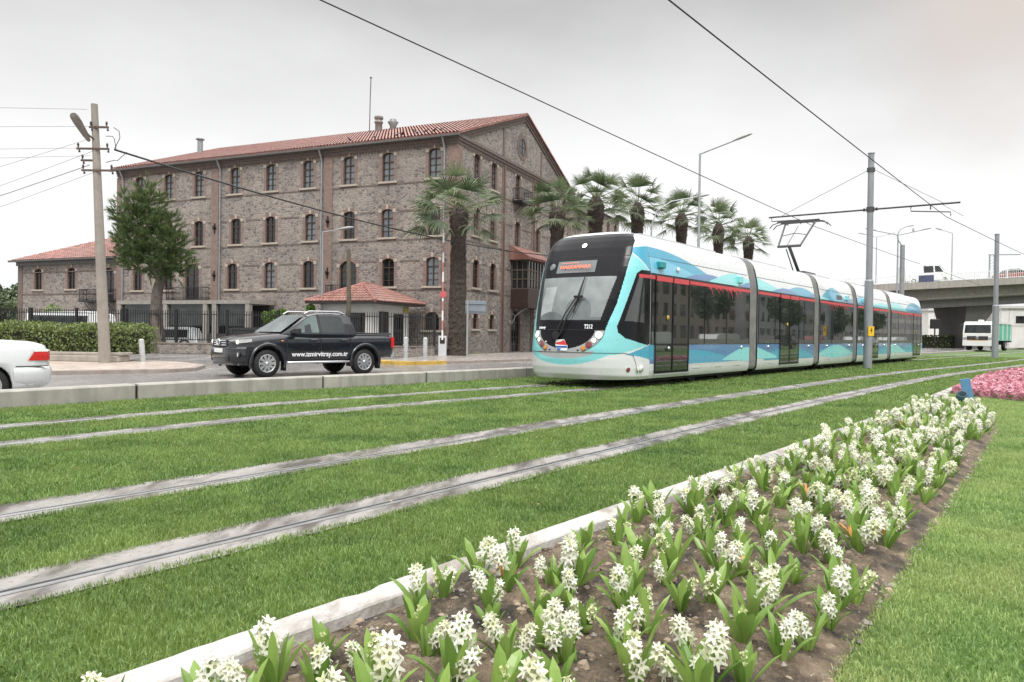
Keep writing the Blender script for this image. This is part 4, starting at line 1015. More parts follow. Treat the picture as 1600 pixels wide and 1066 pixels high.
for i, (x, y, tilt, lab) in enumerate(((-4.62, 32.9, 0, 'left of the two grey bollards by the yellow painted kerb'), (-3.65, 31.8, 0, 'right of the two grey bollards by the yellow painted kerb'), (-12.55, 25.7, R(-5), 'tilted grey bollard at the tip of the pavement island'), (-14.85, 28.3, 0, 'grey bollard beside the end of the clipped hedge'))):
    if pb is None:
        b = MB(); b.lathe([(.09, -.05), (.09, .88), (.075, .93), (.02, .95)], n=14); pb = o = b.build('bollard', simple('bollard_grey', (.36, .37, .37), .5, .15, 5, dirt=.4))
    else: o = copy_tree(pb)
    o.location = (x, y, 0); o.rotation_euler = (0, tilt, 0); o.scale = (1, 1, .85 if i > 1 else 1); tag(o, lab, 'bollard', 'grey bollards')
b = MB(); b.tube([(0, 0, -.1), (.02, 0, 2.8), (-.02, 0, 5.45)], [.14, .12, .10], 10); o = b.build('wooden_pole', simple('old_wood_pole', (.10, .085, .06), .8, .3, 5)); o.location = (-8.6, 39.6, 0); tag(o, 'old brown wooden pole standing behind the pickup in front of the gatehouse', 'pole')
def street_lamp(x, y, h, ax, ay, rise, label, r=.08, heads=1, curved=False, z=0, base=True, group='street lamps'):
    t = empty('street_lamp', (x, y, z), 0, label, 'street lamp', group)
    b = MB(); b.tube([(0, 0, -.1), (0, 0, h*.5), (0, 0, h)], [r, r*.85, r*.6], 10)
    if base: b.lathe([(r*1.9, 0), (r*1.7, .5), (r, .6)], n=12)
    b.build('pole', M_lampgrey, t)
    for s in ([1] if heads == 1 else [1, -1]):
        b = MB(); 
        if curved: pts = [(0, 0, h), (s*ax*.12, s*ay*.12, h+rise*.5), (s*ax*.45, s*ay*.45, h+rise*.85), (s*ax, s*ay, h+rise)]
        else: pts = [(0, 0, h-.02), (s*ax, s*ay, h+rise)]
        b.tube(pts, r*.5, 8); arm = b.build('arm', M_lampgrey, t)
        L = math.hypot(ax, ay); ux, uy = s*ax/L, s*ay/L; dz = rise/L if not curved else .2
        b = MB(); rings = []
        for q, w, hh in ((-.12, .05, .05), (.1, .13, .09), (.45, .16, .11), (.72, .13, .08), (.85, .05, .04)):
            cx, cy, cz = s*ax+ux*q, s*ay+uy*q, h+rise+dz*q
            rings.append([(cx-uy*w*math.cos(a), cy+ux*w*math.cos(a), cz+hh*math.sin(a)*(1 if math.sin(a) > 0 else .5)) for a in np.linspace(0, 2*PI, 11)[:-1]])
        b.loft(rings, smooth=True); b.build('lamp_head', simple('lamp_head_grey', (.30, .30, .29), .5, .1, 4), t)
    return t
street_lamp(-10.75, 42.6, 6.75, 1.0, -.2, .12, 'thin grey street lamp rising behind the pickup against the mill wall', .055)
street_lamp(10.0, 40.8, 11.0, 1.75, -.5, .62, 'tall single street lamp rising above the palms behind the tram', .09)
street_lamp(8.3, 45.5, 7.8, 2.6, 0, 1.7, 'leaning curved lamp arm among the palms just above the tram roof', .08, curved=True)
street_lamp(35.6, 70, 10.8, 2.0, -.3, .42, 'large double armed street lamp beside the grey mast behind the tram', .10, 2)
# old concrete utility pole
t = empty('utility_pole', (-13.25, 24.6, 0), 0, 'tall weathered concrete utility pole with crossarms and a lamp on the left', 'utility pole')
P0 = Vector((0, 0, -.1)); P1 = Vector((-.42, 0, 8.42))
b = MB(); rings = []
for i in range(9):
    f_ = i/8; c = P0.lerp(P1, f_); w = lerp(.178, .098, f_)
    rings.append([(c.x+w*.85*math.cos(a)+w*.25*math.cos(a)**3, c.y+w*.85*math.sin(a)+w*.25*math.sin(a)**3, c.z) for a in np.linspace(0, 2*PI, 17)[:-1]])
b.loft(rings, smooth=True); b.build('shaft', concrete('pole_concrete', (.27, .24, .21), .45), t)
M_ins = simple('dark_insulator', (.045, .03, .03), .35, .3, 9); M_rust = simple('rusty_steel', (.09, .06, .05), .7, .3, 8)
for (z, x0, x1, y) in ((7.65, -.32, .30, -.10), (6.95, -.72, .33, -.11), (6.62, -.70, -.20, .11), (6.25, -.55, .48, -.12)):
    b = MB(); b.box(x0-.2, x1-.2, y-.028, y+.028, z-.03, z+.03); ca = b.build('crossarm', M_rust, t)
    for x in (x0-.15, x1-.26):
        b = MB(); b.lathe([(.012, 0), (.035, .04), (.02, .06), (.04, .08), (.03, .12), (.015, .15)], (x, y, z+.04), 8); b.lathe([(.028, -.12), (.035, -.08), (.02, -.04)], (x+.04, y, z), 8); b.build('insulator', M_ins, ca)
b = MB(); b.tube([(-.36, -.1, 7.25), (-.45, -.25, 7.35), (-.55, -.5, 7.55)], .03, 8); b.build('lamp_arm', M_rust, t)
b = MB(); rr = []
for q, w, hh in ((.1, .11, .06), (.3, .18, .09), (.75, .24, .11), (.95, .23, .10), (1.02, .18, .06)):
    c = Vector((-.42, -.22, 7.12)).lerp(Vector((-.72, -.72, 7.92)), q/1.08)
    rr.append([(c.x+w*math.cos(a)*.86-.4*hh*math.sin(a), c.y-w*math.cos(a)*.5, c.z+hh*math.sin(a)) for a in np.linspace(0, 2*PI, 13)[:-1]])
b.loft(rr, smooth=True); b.build('lamp_head', simple('old_lamp', (.15, .135, .12), .6, .2, 4), t)
def wire(name, pts, r, label, sag=0, mat=M_cable, group=None, cat='wire', n=14):
    P = []
    for a, c in zip(pts, pts[1:]):
        a, c = Vector(a), Vector(c)
        for i in range(n): 
            f_ = i/n; p = a.lerp(c, f_); p.z -= sag*4*f_*(1-f_); P.append(p)
    P.append(Vector(pts[-1])); b = MB(); b.tube(P, r, 5); o = b.build(name, mat); return tag(o, label, cat, group)
wire('power_cable', [(-12.95, 24.5, 6.93), (3.4, 55.6, 6.9)], .035, 'thick black cable sagging from the concrete pole across the mill front', .62)
thin = simple('thin_wire', (.25, .24, .24), .5, .1, 4)
for i, ((x, z), (x2, y2, z2)) in enumerate((((-13.9, 8.25), (-40, 20, 7.6)), ((-13.8, 7.7), (-42, 22, 7.0)), ((-13.9, 7.0), (-42, 22, 6.1)), ((-13.8, 6.75), (-42, 24, 6.0)), ((-13.8, 6.45), (-34, 34, 3.6)), ((-13.7, 6.9), (-34, 36, 4.6)), ((-13.7, 6.2), (-34, 34, 2.8)), ((-13.8, 7.3), (-36, 36, 5.5)))):
    wire('overhead_wire', [(x, 24.6, z), (x2, y2, z2)], .007 if i != 4 else .014, 'thin grey overhead wire running left from the concrete utility pole', .15, thin, 'wires left of the utility pole', n=6)
b = MB(); 
for a, c, e_ in (((-12.98, 24.5, 7.65), (-12.75, 24.45, 7.3), (-12.95, 24.5, 6.95)), ((-13.2, 24.45, 7.35), (-12.9, 24.4, 7.25), (-12.9, 24.5, 6.95)), ((-13.2, 24.45, 6.5), (-12.8, 24.4, 6.55), (-12.6, 24.6, 6.88))): 
    b.tube([a, ((a[0]+c[0])/2+.06, a[1], (a[2]+c[2])/2+.05), c, e_], .012, 5)
o = b.build('drop_wires', M_cable, None); tag(o, 'loose looping drop wires beside the crossarms of the concrete pole', 'wire')
# ------------------------------------------------------------------ vegetation
def quads_at(c, nrm_up, size, aspect, jitter=1.0):
    """c: (N,3) centres -> random oriented leaf quads"""
    k = len(c); d = rng.normal(0, 1, (k, 3)); d += np.asarray(nrm_up)*jitter; d /= np.linalg.norm(d, axis=1)[:, None]
    e_ = rng.normal(0, 1, (k, 3)); e_ -= (e_*d).sum(1)[:, None]*d; e_ /= np.linalg.norm(e_, axis=1)[:, None]
    s = np.asarray(size)[:, None]*np.ones((k, 1)); L = d*s; Wd = e_*s*aspect
    return np.stack([c-L*.5, c-L*.1+Wd, c+L*.5, c-L*.1-Wd], 1)
M_pine = leafmat('casuarina_needles', (.036, .07, .022), (.17, .225, .08), .35, .6)
M_bark = simple('grey_bark', (.105, .088, .074), .9, .3, 6, bump=.6)
M_palm = leafmat('palm_leaf', (.03, .055, .02), (.22, .265, .14), .3, .5)
M_palmbark = simple('palm_fibre', (.055, .041, .034), .95, .5, 14, bump=.9)
M_hedge = leafmat('hedge_leaf', (.06, .085, .025), (.26, .32, .10), .3, .5)
M_bush = leafmat('bright_bush_leaf', (.06, .13, .02), (.21, .34, .055), .3, .5)
M_fartree = leafmat('far_tree_leaf', (.05, .08, .04), (.14, .18, .09), .25, .6)
# feathery tree
t = empty('feathery_tree', (-18.7, 40.0, 0), 0, 'feathery dark green tree with a leaning trunk before the left end of the mill', 'tree')
b = MB(); b.tube([(.0, 0, -.2), (-.02, 0, .6), (-.25, .1, 2.0), (-.1, 0, 3.2), (.15, 0, 4.0)], [.46, .35, .29, .27, .22], 12)
b.tube([(-.15, 0, 3.2), (.3, -.15, 3.9), (.25, -.2, 4.3)], [.16, .15, .05], 8)
for a, h in ((.3, 7.5), (1.6, 7.0), (2.9, 6.4), (4.2, 7.9), (5.2, 6.0), (3.6, 8.6)):
    b.tube([(0, 0, 3.7), (math.cos(a)*.6, math.sin(a)*.5, 4.8), (math.cos(a)*1.1-.3, math.sin(a)*1.0, h*.85)], [.16, .11, .03], 7)
b.build('trunk', M_bark, t)
cs = []; cen = [(-.6, 0, 8.25, .55, .55), (-1.3, 0, 7.6, .65, .55), (-.2, 0, 7.4, .85, .75), (-1.9, 0, 6.95, .65, .55), (-.8, 0, 6.6, 1.05, .85), (.4, 0, 6.5, .75, .65), (-2.0, .1, 5.95, .55, .45), (-1.2, -.3, 5.6, .95, .75), (.2, -.2, 5.6, 1.05, .85), (1.05, 0, 5.5, .65, .5), (1.25, 0, 4.75, .7, .45), (.3, -.3, 4.6, .95, .55), (-.8, -.2, 4.6, .95, .5), (-1.65, 0, 4.9, .6, .4), (.8, .1, 4.05, .55, .3), (-2.45, 0, 7.35, .28, .5), (-2.2, 0, 8.0, .2, .4)]
cen = [(-.45+(x_+.45)*.86, y_, z_, r_*.93, h_) for x_, y_, z_, r_, h_ in cen]
sh = []; 
for (cx, cy, cz, r, rz_) in cen:
    k = int(125*r*r+8)
    u = rng.normal(0, 1, (k, 3)); u /= np.linalg.norm(u, axis=1)[:, None]; rad = rng.uniform(.3, 1.12, k)**.6
    for p, q in zip(u, rad): sh.append(((cx+p[0]*r*q, cy+p[1]*r*q, cz+p[2]*rz_*q), p))
V = []; T = []
for c, p in sh:
    k = 56; d = np.array([p[0]*.8, p[1]*.8, p[2]*.5+.45])+rng.normal(0, .3, 3); d /= np.linalg.norm(d); L = rng.uniform(.3, .62)
    st = np.array(c)+d*rng.uniform(0, L, k)[:, None]; dd = d+rng.normal(0, .38, (k, 3)); dd /= np.linalg.norm(dd, axis=1)[:, None]
    l = rng.uniform(.12, .28, k)[:, None]; s_ = np.cross(dd, rng.normal(0, 1, (k, 3))); s_ /= np.linalg.norm(s_, axis=1)[:, None]; s_ *= .0095
    V.append(np.stack([st-s_, st+s_, st+dd*l+s_*.3, st+dd*l-s_*.3], 1)); T.append(np.clip(rng.normal(.5, .16)+rng.normal(0, .12, k), 0, 1))
np_mesh('crown', np.concatenate(V), 4, M_pine, np.concatenate(T), t)
# palms
def make_palm(h, seed, crown_r, label, trunk_r=.42, skirt=1.0):
    r = random.Random(seed); t = empty('palm_tree', label=label, cat='palm tree', group='palms beside the mill')
    b = MB(); rings = []; Z = np.arange(-.1, h+.01, .14)
    for i, z in enumerate(Z):
        f_ = z/h; w = trunk_r*(1.12-.28*f_) if z > .5 else trunk_r*(1.3-.3*z)
        if f_ > .8: w = trunk_r*lerp(.9, 1.22, (f_-.8)/.14) if f_ < .94 else trunk_r*lerp(1.22, .5, (f_-.94)/.06)
        rings.append([((w*(1+r.uniform(-.09, .09)))*math.cos(a+.2*(i % 2)), (w*(1+r.uniform(-.09, .09)))*math.sin(a+.2*(i % 2)), z+r.uniform(-.03, .03)) for a in np.linspace(0, 2*PI, 19)[:-1]])
    b.loft(rings)
    # leaf stubs of the shaved trunk
    for _ in range(360):
        z = r.uniform(h*.03, h*.97); a = r.uniform(0, 2*PI); f_ = z/h; w = trunk_r*(1.12-.28*f_)*(1.25 if f_ > .82 else 1)
        x, y = w*.95*math.cos(a), w*.95*math.sin(a); o = .07+.12*(f_ > .8)*r.random(); s_ = .05
        b.add([(x-s_*math.sin(a), y+s_*math.cos(a), z-.06), (x+s_*math.sin(a), y-s_*math.cos(a), z-.06), (x+math.cos(a)*o, y+math.sin(a)*o, z+.12)], [(0, 1, 2)])
    b.build('trunk', M_palmbark, t)
    q = []; tt = []; n = 32
    for i in range(n):
        f_ = i/n; az_ = i*2.399+r.uniform(-.2, .2); el_ = math.asin(lerp(.99, -.42, f_))+r.uniform(-.16, .16)
        L = crown_r*r.uniform(.44, .66); base = Vector((.08*math.cos(az_), .08*math.sin(az_), h-.05-.35*f_)); d = Vector((math.cos(az_)*math.cos(el_), math.sin(az_)*math.cos(el_), math.sin(el_)))
        side = Vector((-math.sin(az_), math.cos(az_), 0)); up = d.cross(side)*-1; ro = r.gauss(0, .3); side2 = side*math.cos(ro)+up*math.sin(ro); up2 = up*math.cos(ro)-side*math.sin(ro)
        # petiole, drooping slightly
        tip = base+d*L; tip.z -= .14*L; w = .025
        q.append([tuple(base-side*w), tuple(base+side*w), tuple(tip+side*w*.7), tuple(tip-side*w*.7)]); tt.append(.75)
        q.append([tuple(base-up*w), tuple(base+up*w), tuple(tip+up*w*.7), tuple(tip-up*w*.7)]); tt.append(.7)
        F = crown_r*r.uniform(.36, .50); tn = r.gauss(.42, .16)-.1*(f_ > .75)
        for k in range(22):
            an = lerp(-1.35, 1.35, k/21); fd = (d*math.cos(an)+side2*math.sin(an)+up2*.12*abs(math.sin(an))).normalized(); ln = F*(1-.16*abs(an)/1.9)*r.uniform(.88, 1.08)
            wd = up2.cross(fd).normalized(); ww = F*.027
            dr_ = r.random()**3; m1 = tip+fd*ln*.5; m1.z -= .02*ln; m2 = tip+fd*ln*.82; m2.z -= (.05+.12*dr_)*ln; m3 = tip+fd*ln*(1.02); m3.z -= (.12+.34*dr_)*ln
            fold = up2*ww*.35*(1 if k % 2 else -1)
            q.append([tuple(tip-wd*ww*.3), tuple(tip+wd*ww*.3), tuple(m1+wd*ww+fold), tuple(m1-wd*ww-fold)])
            q.append([tuple(m1-wd*ww-fold), tuple(m1+wd*ww+fold), tuple(m2+wd*ww*.7), tuple(m2-wd*ww*.7)])
            q.append([tuple(m2-wd*ww*.7), tuple(m2+wd*ww*.7), tuple(m3+wd*ww*.15), tuple(m3-wd*ww*.15)])
            x = float(np.clip(tn+r.gauss(0, .12), 0, 1)); tt += [x, x, min(1, x+.15)]
    np_mesh('crown', np.array(q), 4, M_palm, np.array(tt), t); return t
p1_ = make_palm(7.6, 3, 2.75, 'nearest palm, its whole trunk visible before the corner of the mill')
p1_.location = (-2.75, 38.0, 0)
p2_ = make_palm(10.0, 4, 2.45, 'second palm from the left, crown against the mill gable')
p3_ = make_palm(10.3, 9, 2.4, '')
PL = [(868, 44.8, 8.7, p2_, 0, 'palm whose crown hangs before the lower right of the mill gable'), (928, 48.2, 10.0, p3_, 1, 'tallest palm, its crown at the right edge of the mill roof'), (993, 52.3, 10.35, p2_, 2, 'palm crown against the sky directly behind the tram front roof corner'),
      (1062, 57.6, 10.55, p3_, 3, 'palm behind the curved lamp arm above the tram roof'), (1120, 62.9, 10.6, p2_, 4, 'palm just right of the tall single street lamp'), (1167, 68.0, 10.2, p3_, 5, 'last and farthest palm of the row, nearest the pantograph')]
seen = set()
for px, Y, hgt, pr, k, lab in PL:
    o = pr if pr.name not in seen else copy_tree(pr); seen.add(pr.name); base = 10.0 if pr is p2_ else 10.3
    x, y = pt(px, Y); o.location = (x, y, 0); s = hgt/base; o.scale = (1.0*(1.12 if k == 1 else 1), 1.0*(1.12 if k == 1 else 1), s); o.rotation_euler = (0, 0, k*1.3); tag(o, lab, 'palm tree', 'palms beside the mill')
# hedge in its stone planter
h0 = empty('clipped_hedge', (-13.35, 25.3, 0), math.atan2(1.6, -14), 'long clipped green hedge in a low stone planter behind the utility pole', 'hedge')
b = MB(); b.bevbox(-.25, 16, -.55, .12, 0, .24, .04); b.bevbox(-.3, 16, -.62, .1, .24, .34, .02); b.build('planter', concrete('planter_stone', (.34, .31, .27), .4), h0)
k = 70000; c = np.stack([rng.uniform(-.15, 16, k), rng.uniform(-2.4, .0, k), rng.uniform(.3, 1.28, k)], 1)
keep = (rng.random(k) < np.clip(np.maximum.reduce([(np.abs(c[:, 1]+1.2)-.75)/.45, (c[:, 2]-.8)/.4, (.5-c[:, 0])/.5]), .05, 1))
c = c[keep]; c[:, 2] += .06*np.sin(c[:, 0]*2.1)+.05*np.sin(c[:, 0]*5.3); c[:, :2] += rng.normal(0, .04, (len(c), 2))
np_mesh('foliage', quads_at(c, (0, 0, 1), rng.uniform(.06, .12, len(c)), .38), 4, M_hedge, np.clip(rng.normal(.42, .24, len(c)), 0, 1), h0)
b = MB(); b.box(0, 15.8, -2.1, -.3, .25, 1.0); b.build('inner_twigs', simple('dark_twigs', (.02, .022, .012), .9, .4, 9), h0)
def bush(name, x, y, z, rx, rz_, n, mat, label, cat, size=.11, seed=0, group=None, trunk=True):
    t = empty(name, (x, y, z), 0, label, cat, group); rr = np.random.default_rng(seed); P = []; tn = []
    nb = 9
    for i in range(nb):
        u = rr.normal(0, 1, 3); u /= np.linalg.norm(u); cx = u*np.array([rx*.6, rx*.6, rz_*.55])*rr.uniform(.4, 1); r0 = rx*rr.uniform(.3, .55)
        k = n//nb; v = rr.normal(0, 1, (k, 3)); v /= np.linalg.norm(v, axis=1)[:, None]; q = v*(rr.uniform(.4, 1, k)**.5)[:, None]*r0+cx; q[:, 2] += rz_
        P.append(q); tn.append(np.clip(rr.normal(.45, .15)+rr.normal(0, .18, k), 0, 1))
    c = np.concatenate(P); np_mesh('foliage', quads_at(c, (0, 0, .6), rr.uniform(size*.6, size*1.3, len(c)), .32), 4, mat, np.concatenate(tn), t)
    if trunk:
        b = MB(); b.tube([(0, 0, -.3), (0.05, 0, rz_*.6), (0, .05, rz_*1.2)], [rx*.08+.02, rx*.06, rx*.02], 7)
        for a in range(5): b.tube([(0, 0, rz_*.5), (math.cos(a*1.3)*rx*.35, math.sin(a*1.3)*rx*.35, rz_*1.1)], [rx*.04, rx*.015], 5)
        b.build('stems', M_bark, t)
    return t
x, y = pt(424, 42.5); bush('evergreen_bush', x, y, 0, .72, 1.95, 3600, M_bush, 'bright green bush with a forked top behind the railing left of the pickup roof', 'bush', .14, 3)
x, y = pt(444, 42.8); bush('evergreen_bush', x, y, 0, .62, 1.72, 3200, M_bush, 'bright green bush behind the railing just above the pickup roof', 'bush', .14, 4)
x, y = pt(479, 42.6); bush('evergreen_bush', x, y, 0, .58, 1.68, 3000, M_bush, 'bright green bush pressed against the left end of the gatehouse', 'bush', .14, 5)
x, y = pt(70, 46); bush('evergreen_bush', x, y, 0, 1.5, 1.4, 3000, M_bush, 'rounded green bush before the lower stone wing behind the hedge', 'bush', .16, 6)
x, y = pt(8, 78); bush('far_tree', x, y, 0, 3.6, 3.6, 6000, M_fartree, 'pale grey green tree in the distance left of the lower wing', 'tree', .35, 7)
x, y = pt(-25, 74); bush('far_tree', x, y, 0, 4.2, 3.2, 6000, M_fartree, 'pale green tree cut by the left edge of the photo behind the hedge', 'tree', .35, 8)
x, y = pt(222, 39.2); bush('low_shrub', x, y, 0, .5, .6, 900, M_hedge, 'small shrub at the foot of the feathery tree trunk', 'shrub', .09, 9)
k = 14000; c = np.stack([rng.uniform(0, 1, k), rng.uniform(0, 1, k)], 1)
xs_ = -2.6+7.5*c[:, 0]; ys_ = 43.2+2.6*c[:, 1]+.95*(xs_+2.6)
v_, t_ = blades(xs_, ys_, np.full(k, 30.), .8, 5); v_[:, :, 2] += -.09
o = np_mesh('grass', v_, 4, M_grass, t_); tag(o, 'narrow strip of grass at the foot of the gable wall', 'grass', kind='stuff')
# ------------------------------------------------------------------ the tram
# local frame: x along the tram from the nose backwards, y to the far side, z up; it bends slightly with the track
TM0, TN0 = 13.5, 9.0
tram = empty('tram', (DX*TM0-DY*TN0, DY*TM0+DX*TN0, 0), math.atan2(DY, DX), 'long white, turquoise and blue five section tram with black front and red stripe', 'tram')
def bend(p):
    x, y, z = p; return (x, y-.00052*max(0, x-6)**2, z)
TL = 33.3
PROF = [(1.27, .20), (1.315, .27), (1.325, .45), (1.325, 1.0), (1.325, 1.8), (1.325, 2.50), (1.315, 2.62), (1.285, 2.80), (1.27, 2.87), (1.255, 2.95), (1.225, 3.08), (1.175, 3.20), (1.09, 3.31), (.97, 3.385), (.80, 3.43), (.50, 3.46), (0, 3.475)]
def prof_w(z): return float(np.interp(z, [p[1] for p in PROF], [p[0] for p in PROF]))
M_tw = carpaint('tram_white', (.62, .63, .64), 0, .3); M_ttq = carpaint('tram_turquoise', (.20, .56, .59), 0, .3)
M_ttb = carpaint('tram_teal_blue', (.045, .31, .46), 0, .3); M_tbl = carpaint('tram_blue', (.075, .19, .38), 0, .3); M_tlt = carpaint('tram_light_teal', (.22, .60, .62), 0, .3)
M_tsky = carpaint('tram_sky_blue', (.13, .42, .58), 0, .3)
M_tblk = simple('tram_black', (.009, .009, .011), .16, .1, 3, spec=.17); M_tglass = glass_dark('tram_glass', (.024, .027, .027), .02, 1.9)
M_tscr = glass_dark('windscreen_glass', (.16, .18, .18), .06, 1.6); M_tscr2 = glass_dark('windscreen_glass_pale', (.30, .33, .33), .06, 1.6); M_tscr3 = glass_dark('windscreen_glass_dim', (.10, .115, .12), .06, 1.6)  # grey sky reflection put into the base; pale and dim are cab fittings
M_tgrey = simple('tram_grey_plastic', (.36, .36, .37), .4, .06, 3); M_tred = simple('tram_red_stripe', (.55, .05, .06), .35, .06, 3)
M_bel = simple('bellows_rubber', (.17, .17, .165), .7, .2, 4, dirt=.4)
M_seam = simple('seam_dark', (.03, .03, .032), .7, .1, 4); M_led = emit('led_orange', (.9, .15, .05), .55); M_disp = simple('display_panel', (.14, .155, .165), .25, .05, 3)  # seam: plain dark colour of the panel joints
M_under = simple('underframe', (.02, .02, .02), .8, .3, 3)
M_roofgrey = simple('tram_roof_grey', (.42, .43, .44), .6, .1, 2)
# nose: superellipse outlines stacked along the profile
A0Z = [.15, .20, .30, .45, .62, .85, 1.1, 1.42, 1.9, 2.4, 2.8, 3.05, 3.2, 3.31, 3.40, 3.45, 3.475]
A0V = [.20, .16, .07, .02, .0, .0, .03, .10, .27, .47, .64, .76, .86, .95, 1.06, 1.20, 1.40]
def a0(z): return float(np.interp(z, A0Z, A0V))
SEAM = 1.4
def nose_pt(z, th):
    w = prof_w(z); c, s_ = math.cos(th), math.sin(th)
    y = w*math.copysign(abs(s_)**(2/3.1), s_); x = SEAM-(SEAM-a0(z))*abs(c)**(2/2.6); return (x, y, z)
def in_poly(x, y, P):
    r = False; j = len(P)-1
    for i in range(len(P)):
        if (P[i][1] > y) != (P[j][1] > y) and x < (P[j][0]-P[i][0])*(y-P[i][1])/(P[j][1]-P[i][1])+P[i][0]: r = not r
        j = i
    return r
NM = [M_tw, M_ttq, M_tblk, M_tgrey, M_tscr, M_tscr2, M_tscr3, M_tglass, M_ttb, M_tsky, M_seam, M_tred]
CAB = [(.40, 1.33), (.41, 1.20), (.55, 1.08), (.95, .99), (1.5, .90), (1.5, 2.56), (1.06, 2.56), (.93, 2.48)]
CABG = [(.56, 1.45), (1.14, 1.42), (1.14, 2.42), (.99, 2.42)]
def nose_mat(x, y, z, rear):
    ay = abs(y)
    # white bumper, with the turquoise smile above it
    smile = .50+.22*(ay/.98)**2.2 if ay < .98 else .72+.23*min(1, max(0, x-.32)/1.05)**.85
    if z < .72 and abs(z-(.745-.0*ay)) < .0: return 10
    if x > .5 and ay > .95:
        t_ = min(1, (x-.5)/.9)
        if .73-.11*t_**1.6 < z < .735+.205*t_**.6 and z < smile-.05*(1-t_)-.004: return 8
    if z < smile: return 0
    # turquoise pillar and side
    front = ay < 1.165-.0*z and x < .55+.62*max(0, (z-1.0))/2.0+.25
    top = z > 3.385
    inside = ay < float(np.interp(z, [1.24, 1.8, 2.4, 2.9, 3.2, 3.4], [.89, 1.02, 1.08, 1.11, 1.09, .96]))
    Uo = ((ay/.89)**2+((1.24-z)/.54)**2 < 1 and z <= 1.24 and z > .77) or ((ay/.72)**2+((.80-z)/.17)**2 < 1 and z < .80)
    Ui = (ay/.70)**2+((1.24-z)/.40)**2 < 1 and z <= 1.24
    if z <= 1.24:
        if Ui: return 2
        if Uo: return 3
    elif inside and not top:
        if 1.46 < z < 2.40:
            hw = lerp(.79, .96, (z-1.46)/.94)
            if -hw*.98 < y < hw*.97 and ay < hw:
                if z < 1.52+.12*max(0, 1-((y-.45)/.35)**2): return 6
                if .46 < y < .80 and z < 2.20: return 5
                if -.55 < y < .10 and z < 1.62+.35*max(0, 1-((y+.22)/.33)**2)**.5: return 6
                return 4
        if abs(z-2.86) < .008 and ay < 1.1: return 10
        return 2
    # cab side window
    if in_poly(x, z, CAB): return (11 if z > 2.385 and z < 2.465 and x > .98 else 7 if in_poly(x, z, CABG) else 2)
    # upper flank: turquoise below a white wedge below a teal wave
    if x > .88:
        t_ = (x-.88)/.52; e_ = 3.02-.50*t_**.75; wv = 3.02+.085*t_**.7
        if z > e_-.022: return (0 if z < e_+.012 else 8) if z < wv else 0
        return 1
    return 1 if z < 3.33 else 0
def make_nose(name, rear=False):
    b = MB(bend); dz_ = .03 if rear else .015; zs = np.concatenate([np.arange(.20, 2.95, dz_), np.arange(2.95, 3.4, .016), [3.41, 3.43, 3.45, 3.462, 3.47, 3.4749]])
    ths = []
    for t in np.linspace(-1, 1, 171): ths.append(PI/2*t)
    # even out the spacing in arc length
    P = np.array([nose_pt(1.0, t) for t in np.linspace(-PI/2, PI/2, 4000)]); L = np.concatenate([[0], np.cumsum(np.linalg.norm(np.diff(P, axis=0), axis=1))]); ths = np.interp(np.linspace(0, L[-1], 120 if rear else 300), L, np.linspace(-PI/2, PI/2, 4000))
    g_ = [[nose_pt(z, t) for t in ths] for z in zs]
    X = (lambda p: (TL-p[0], -p[1], p[2])) if rear else (lambda p: p)
    V = [X(p) for r_ in g_ for p in r_]; n = len(ths); o0 = len(b.v); b.v += V
    for i in range(len(zs)-1):
        for j in range(n-1):
            c = [g_[i][j], g_[i][j+1], g_[i+1][j+1], g_[i+1][j]]; x = sum(p[0] for p in c)/4; y = sum(p[1] for p in c)/4; z = sum(p[2] for p in c)/4
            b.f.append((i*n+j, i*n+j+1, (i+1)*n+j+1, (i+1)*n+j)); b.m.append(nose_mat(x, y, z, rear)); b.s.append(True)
    bot = [X(p) for p in g_[0]]; b.poly(bot, 10)
    return b.build(name, NM, tram)
nose = make_nose('cab_front'); make_nose('cab_rear', True)
def on_nose(y, z, off=.0):
    """point on the nose at lateral y, height z, plus its outward normal"""
    w = prof_w(z); s_ = math.copysign(min(1, abs(y)/w)**(3.1/2), y); th = math.asin(max(-1, min(1, s_)))
    p = Vector(nose_pt(z, th)); q = Vector(nose_pt(z, th+.02)); u = Vector(nose_pt(z+.02, th)); nn = (q-p).cross(u-p).normalized()
    if nn.x > 0: nn = -nn
    return p+nn*off, nn
def disc(name, y, z, r, mats, parent, prof=None, off=.0):
    p, nn = on_nose(y, z); b = MB(); b.lathe(prof or [(r*1.12, -.03), (r*1.12, .012), (r, .016)], n=18, caps=False); k = [(r, .014), (r*.55, .020), (.001, .022)]
    b.lathe(k, n=18, mat=1, caps=False); o = b.build(name, mats, parent); q = nn.to_track_quat('Z', 'Y'); o.rotation_mode = 'QUATERNION'; o.rotation_quaternion = q; o.location = p; return o
M_lampcup = simple('lamp_rim', (.16, .12, .11), .4, .1, 4); M_lampw = simple('unlit_lens', (.72, .71, .68), .15, .08, 8, coat=1); M_lampr = simple('tail_lens', (.20, .03, .035), .2, .2, 6, coat=1)
for sg in (-1, 1):
    disc('headlight', sg*.785, 1.14, .072, [M_tgrey, M_lens], nose); disc('headlight', sg*.70, 1.03, .048, [M_lampcup, M_lens], nose)
    disc('tail_light', sg*.60, .935, .066, [M_lampcup, M_lampr], nose); disc('indicator', sg*.485, .86, .048, [M_lampcup, M_amber], nose)
    disc('bumper_light', sg*1.22, .42, .05, [M_tgrey, M_lampr], nose); disc('bolt', sg*.36, .815, .016, [M_tblk, M_tblk], nose)
disc('roof_headlight', .0, 3.12, .062, [M_tblk, M_lens], nose)
disc('round_sticker', .74, 2.66, .075, [M_disp, M_disp], nose)
disc('bolt', .48, .98, .02, [M_tgrey, M_lampw], nose); disc('bolt', -.75, 1.16, .02, [M_tgrey, M_tgrey], nose)
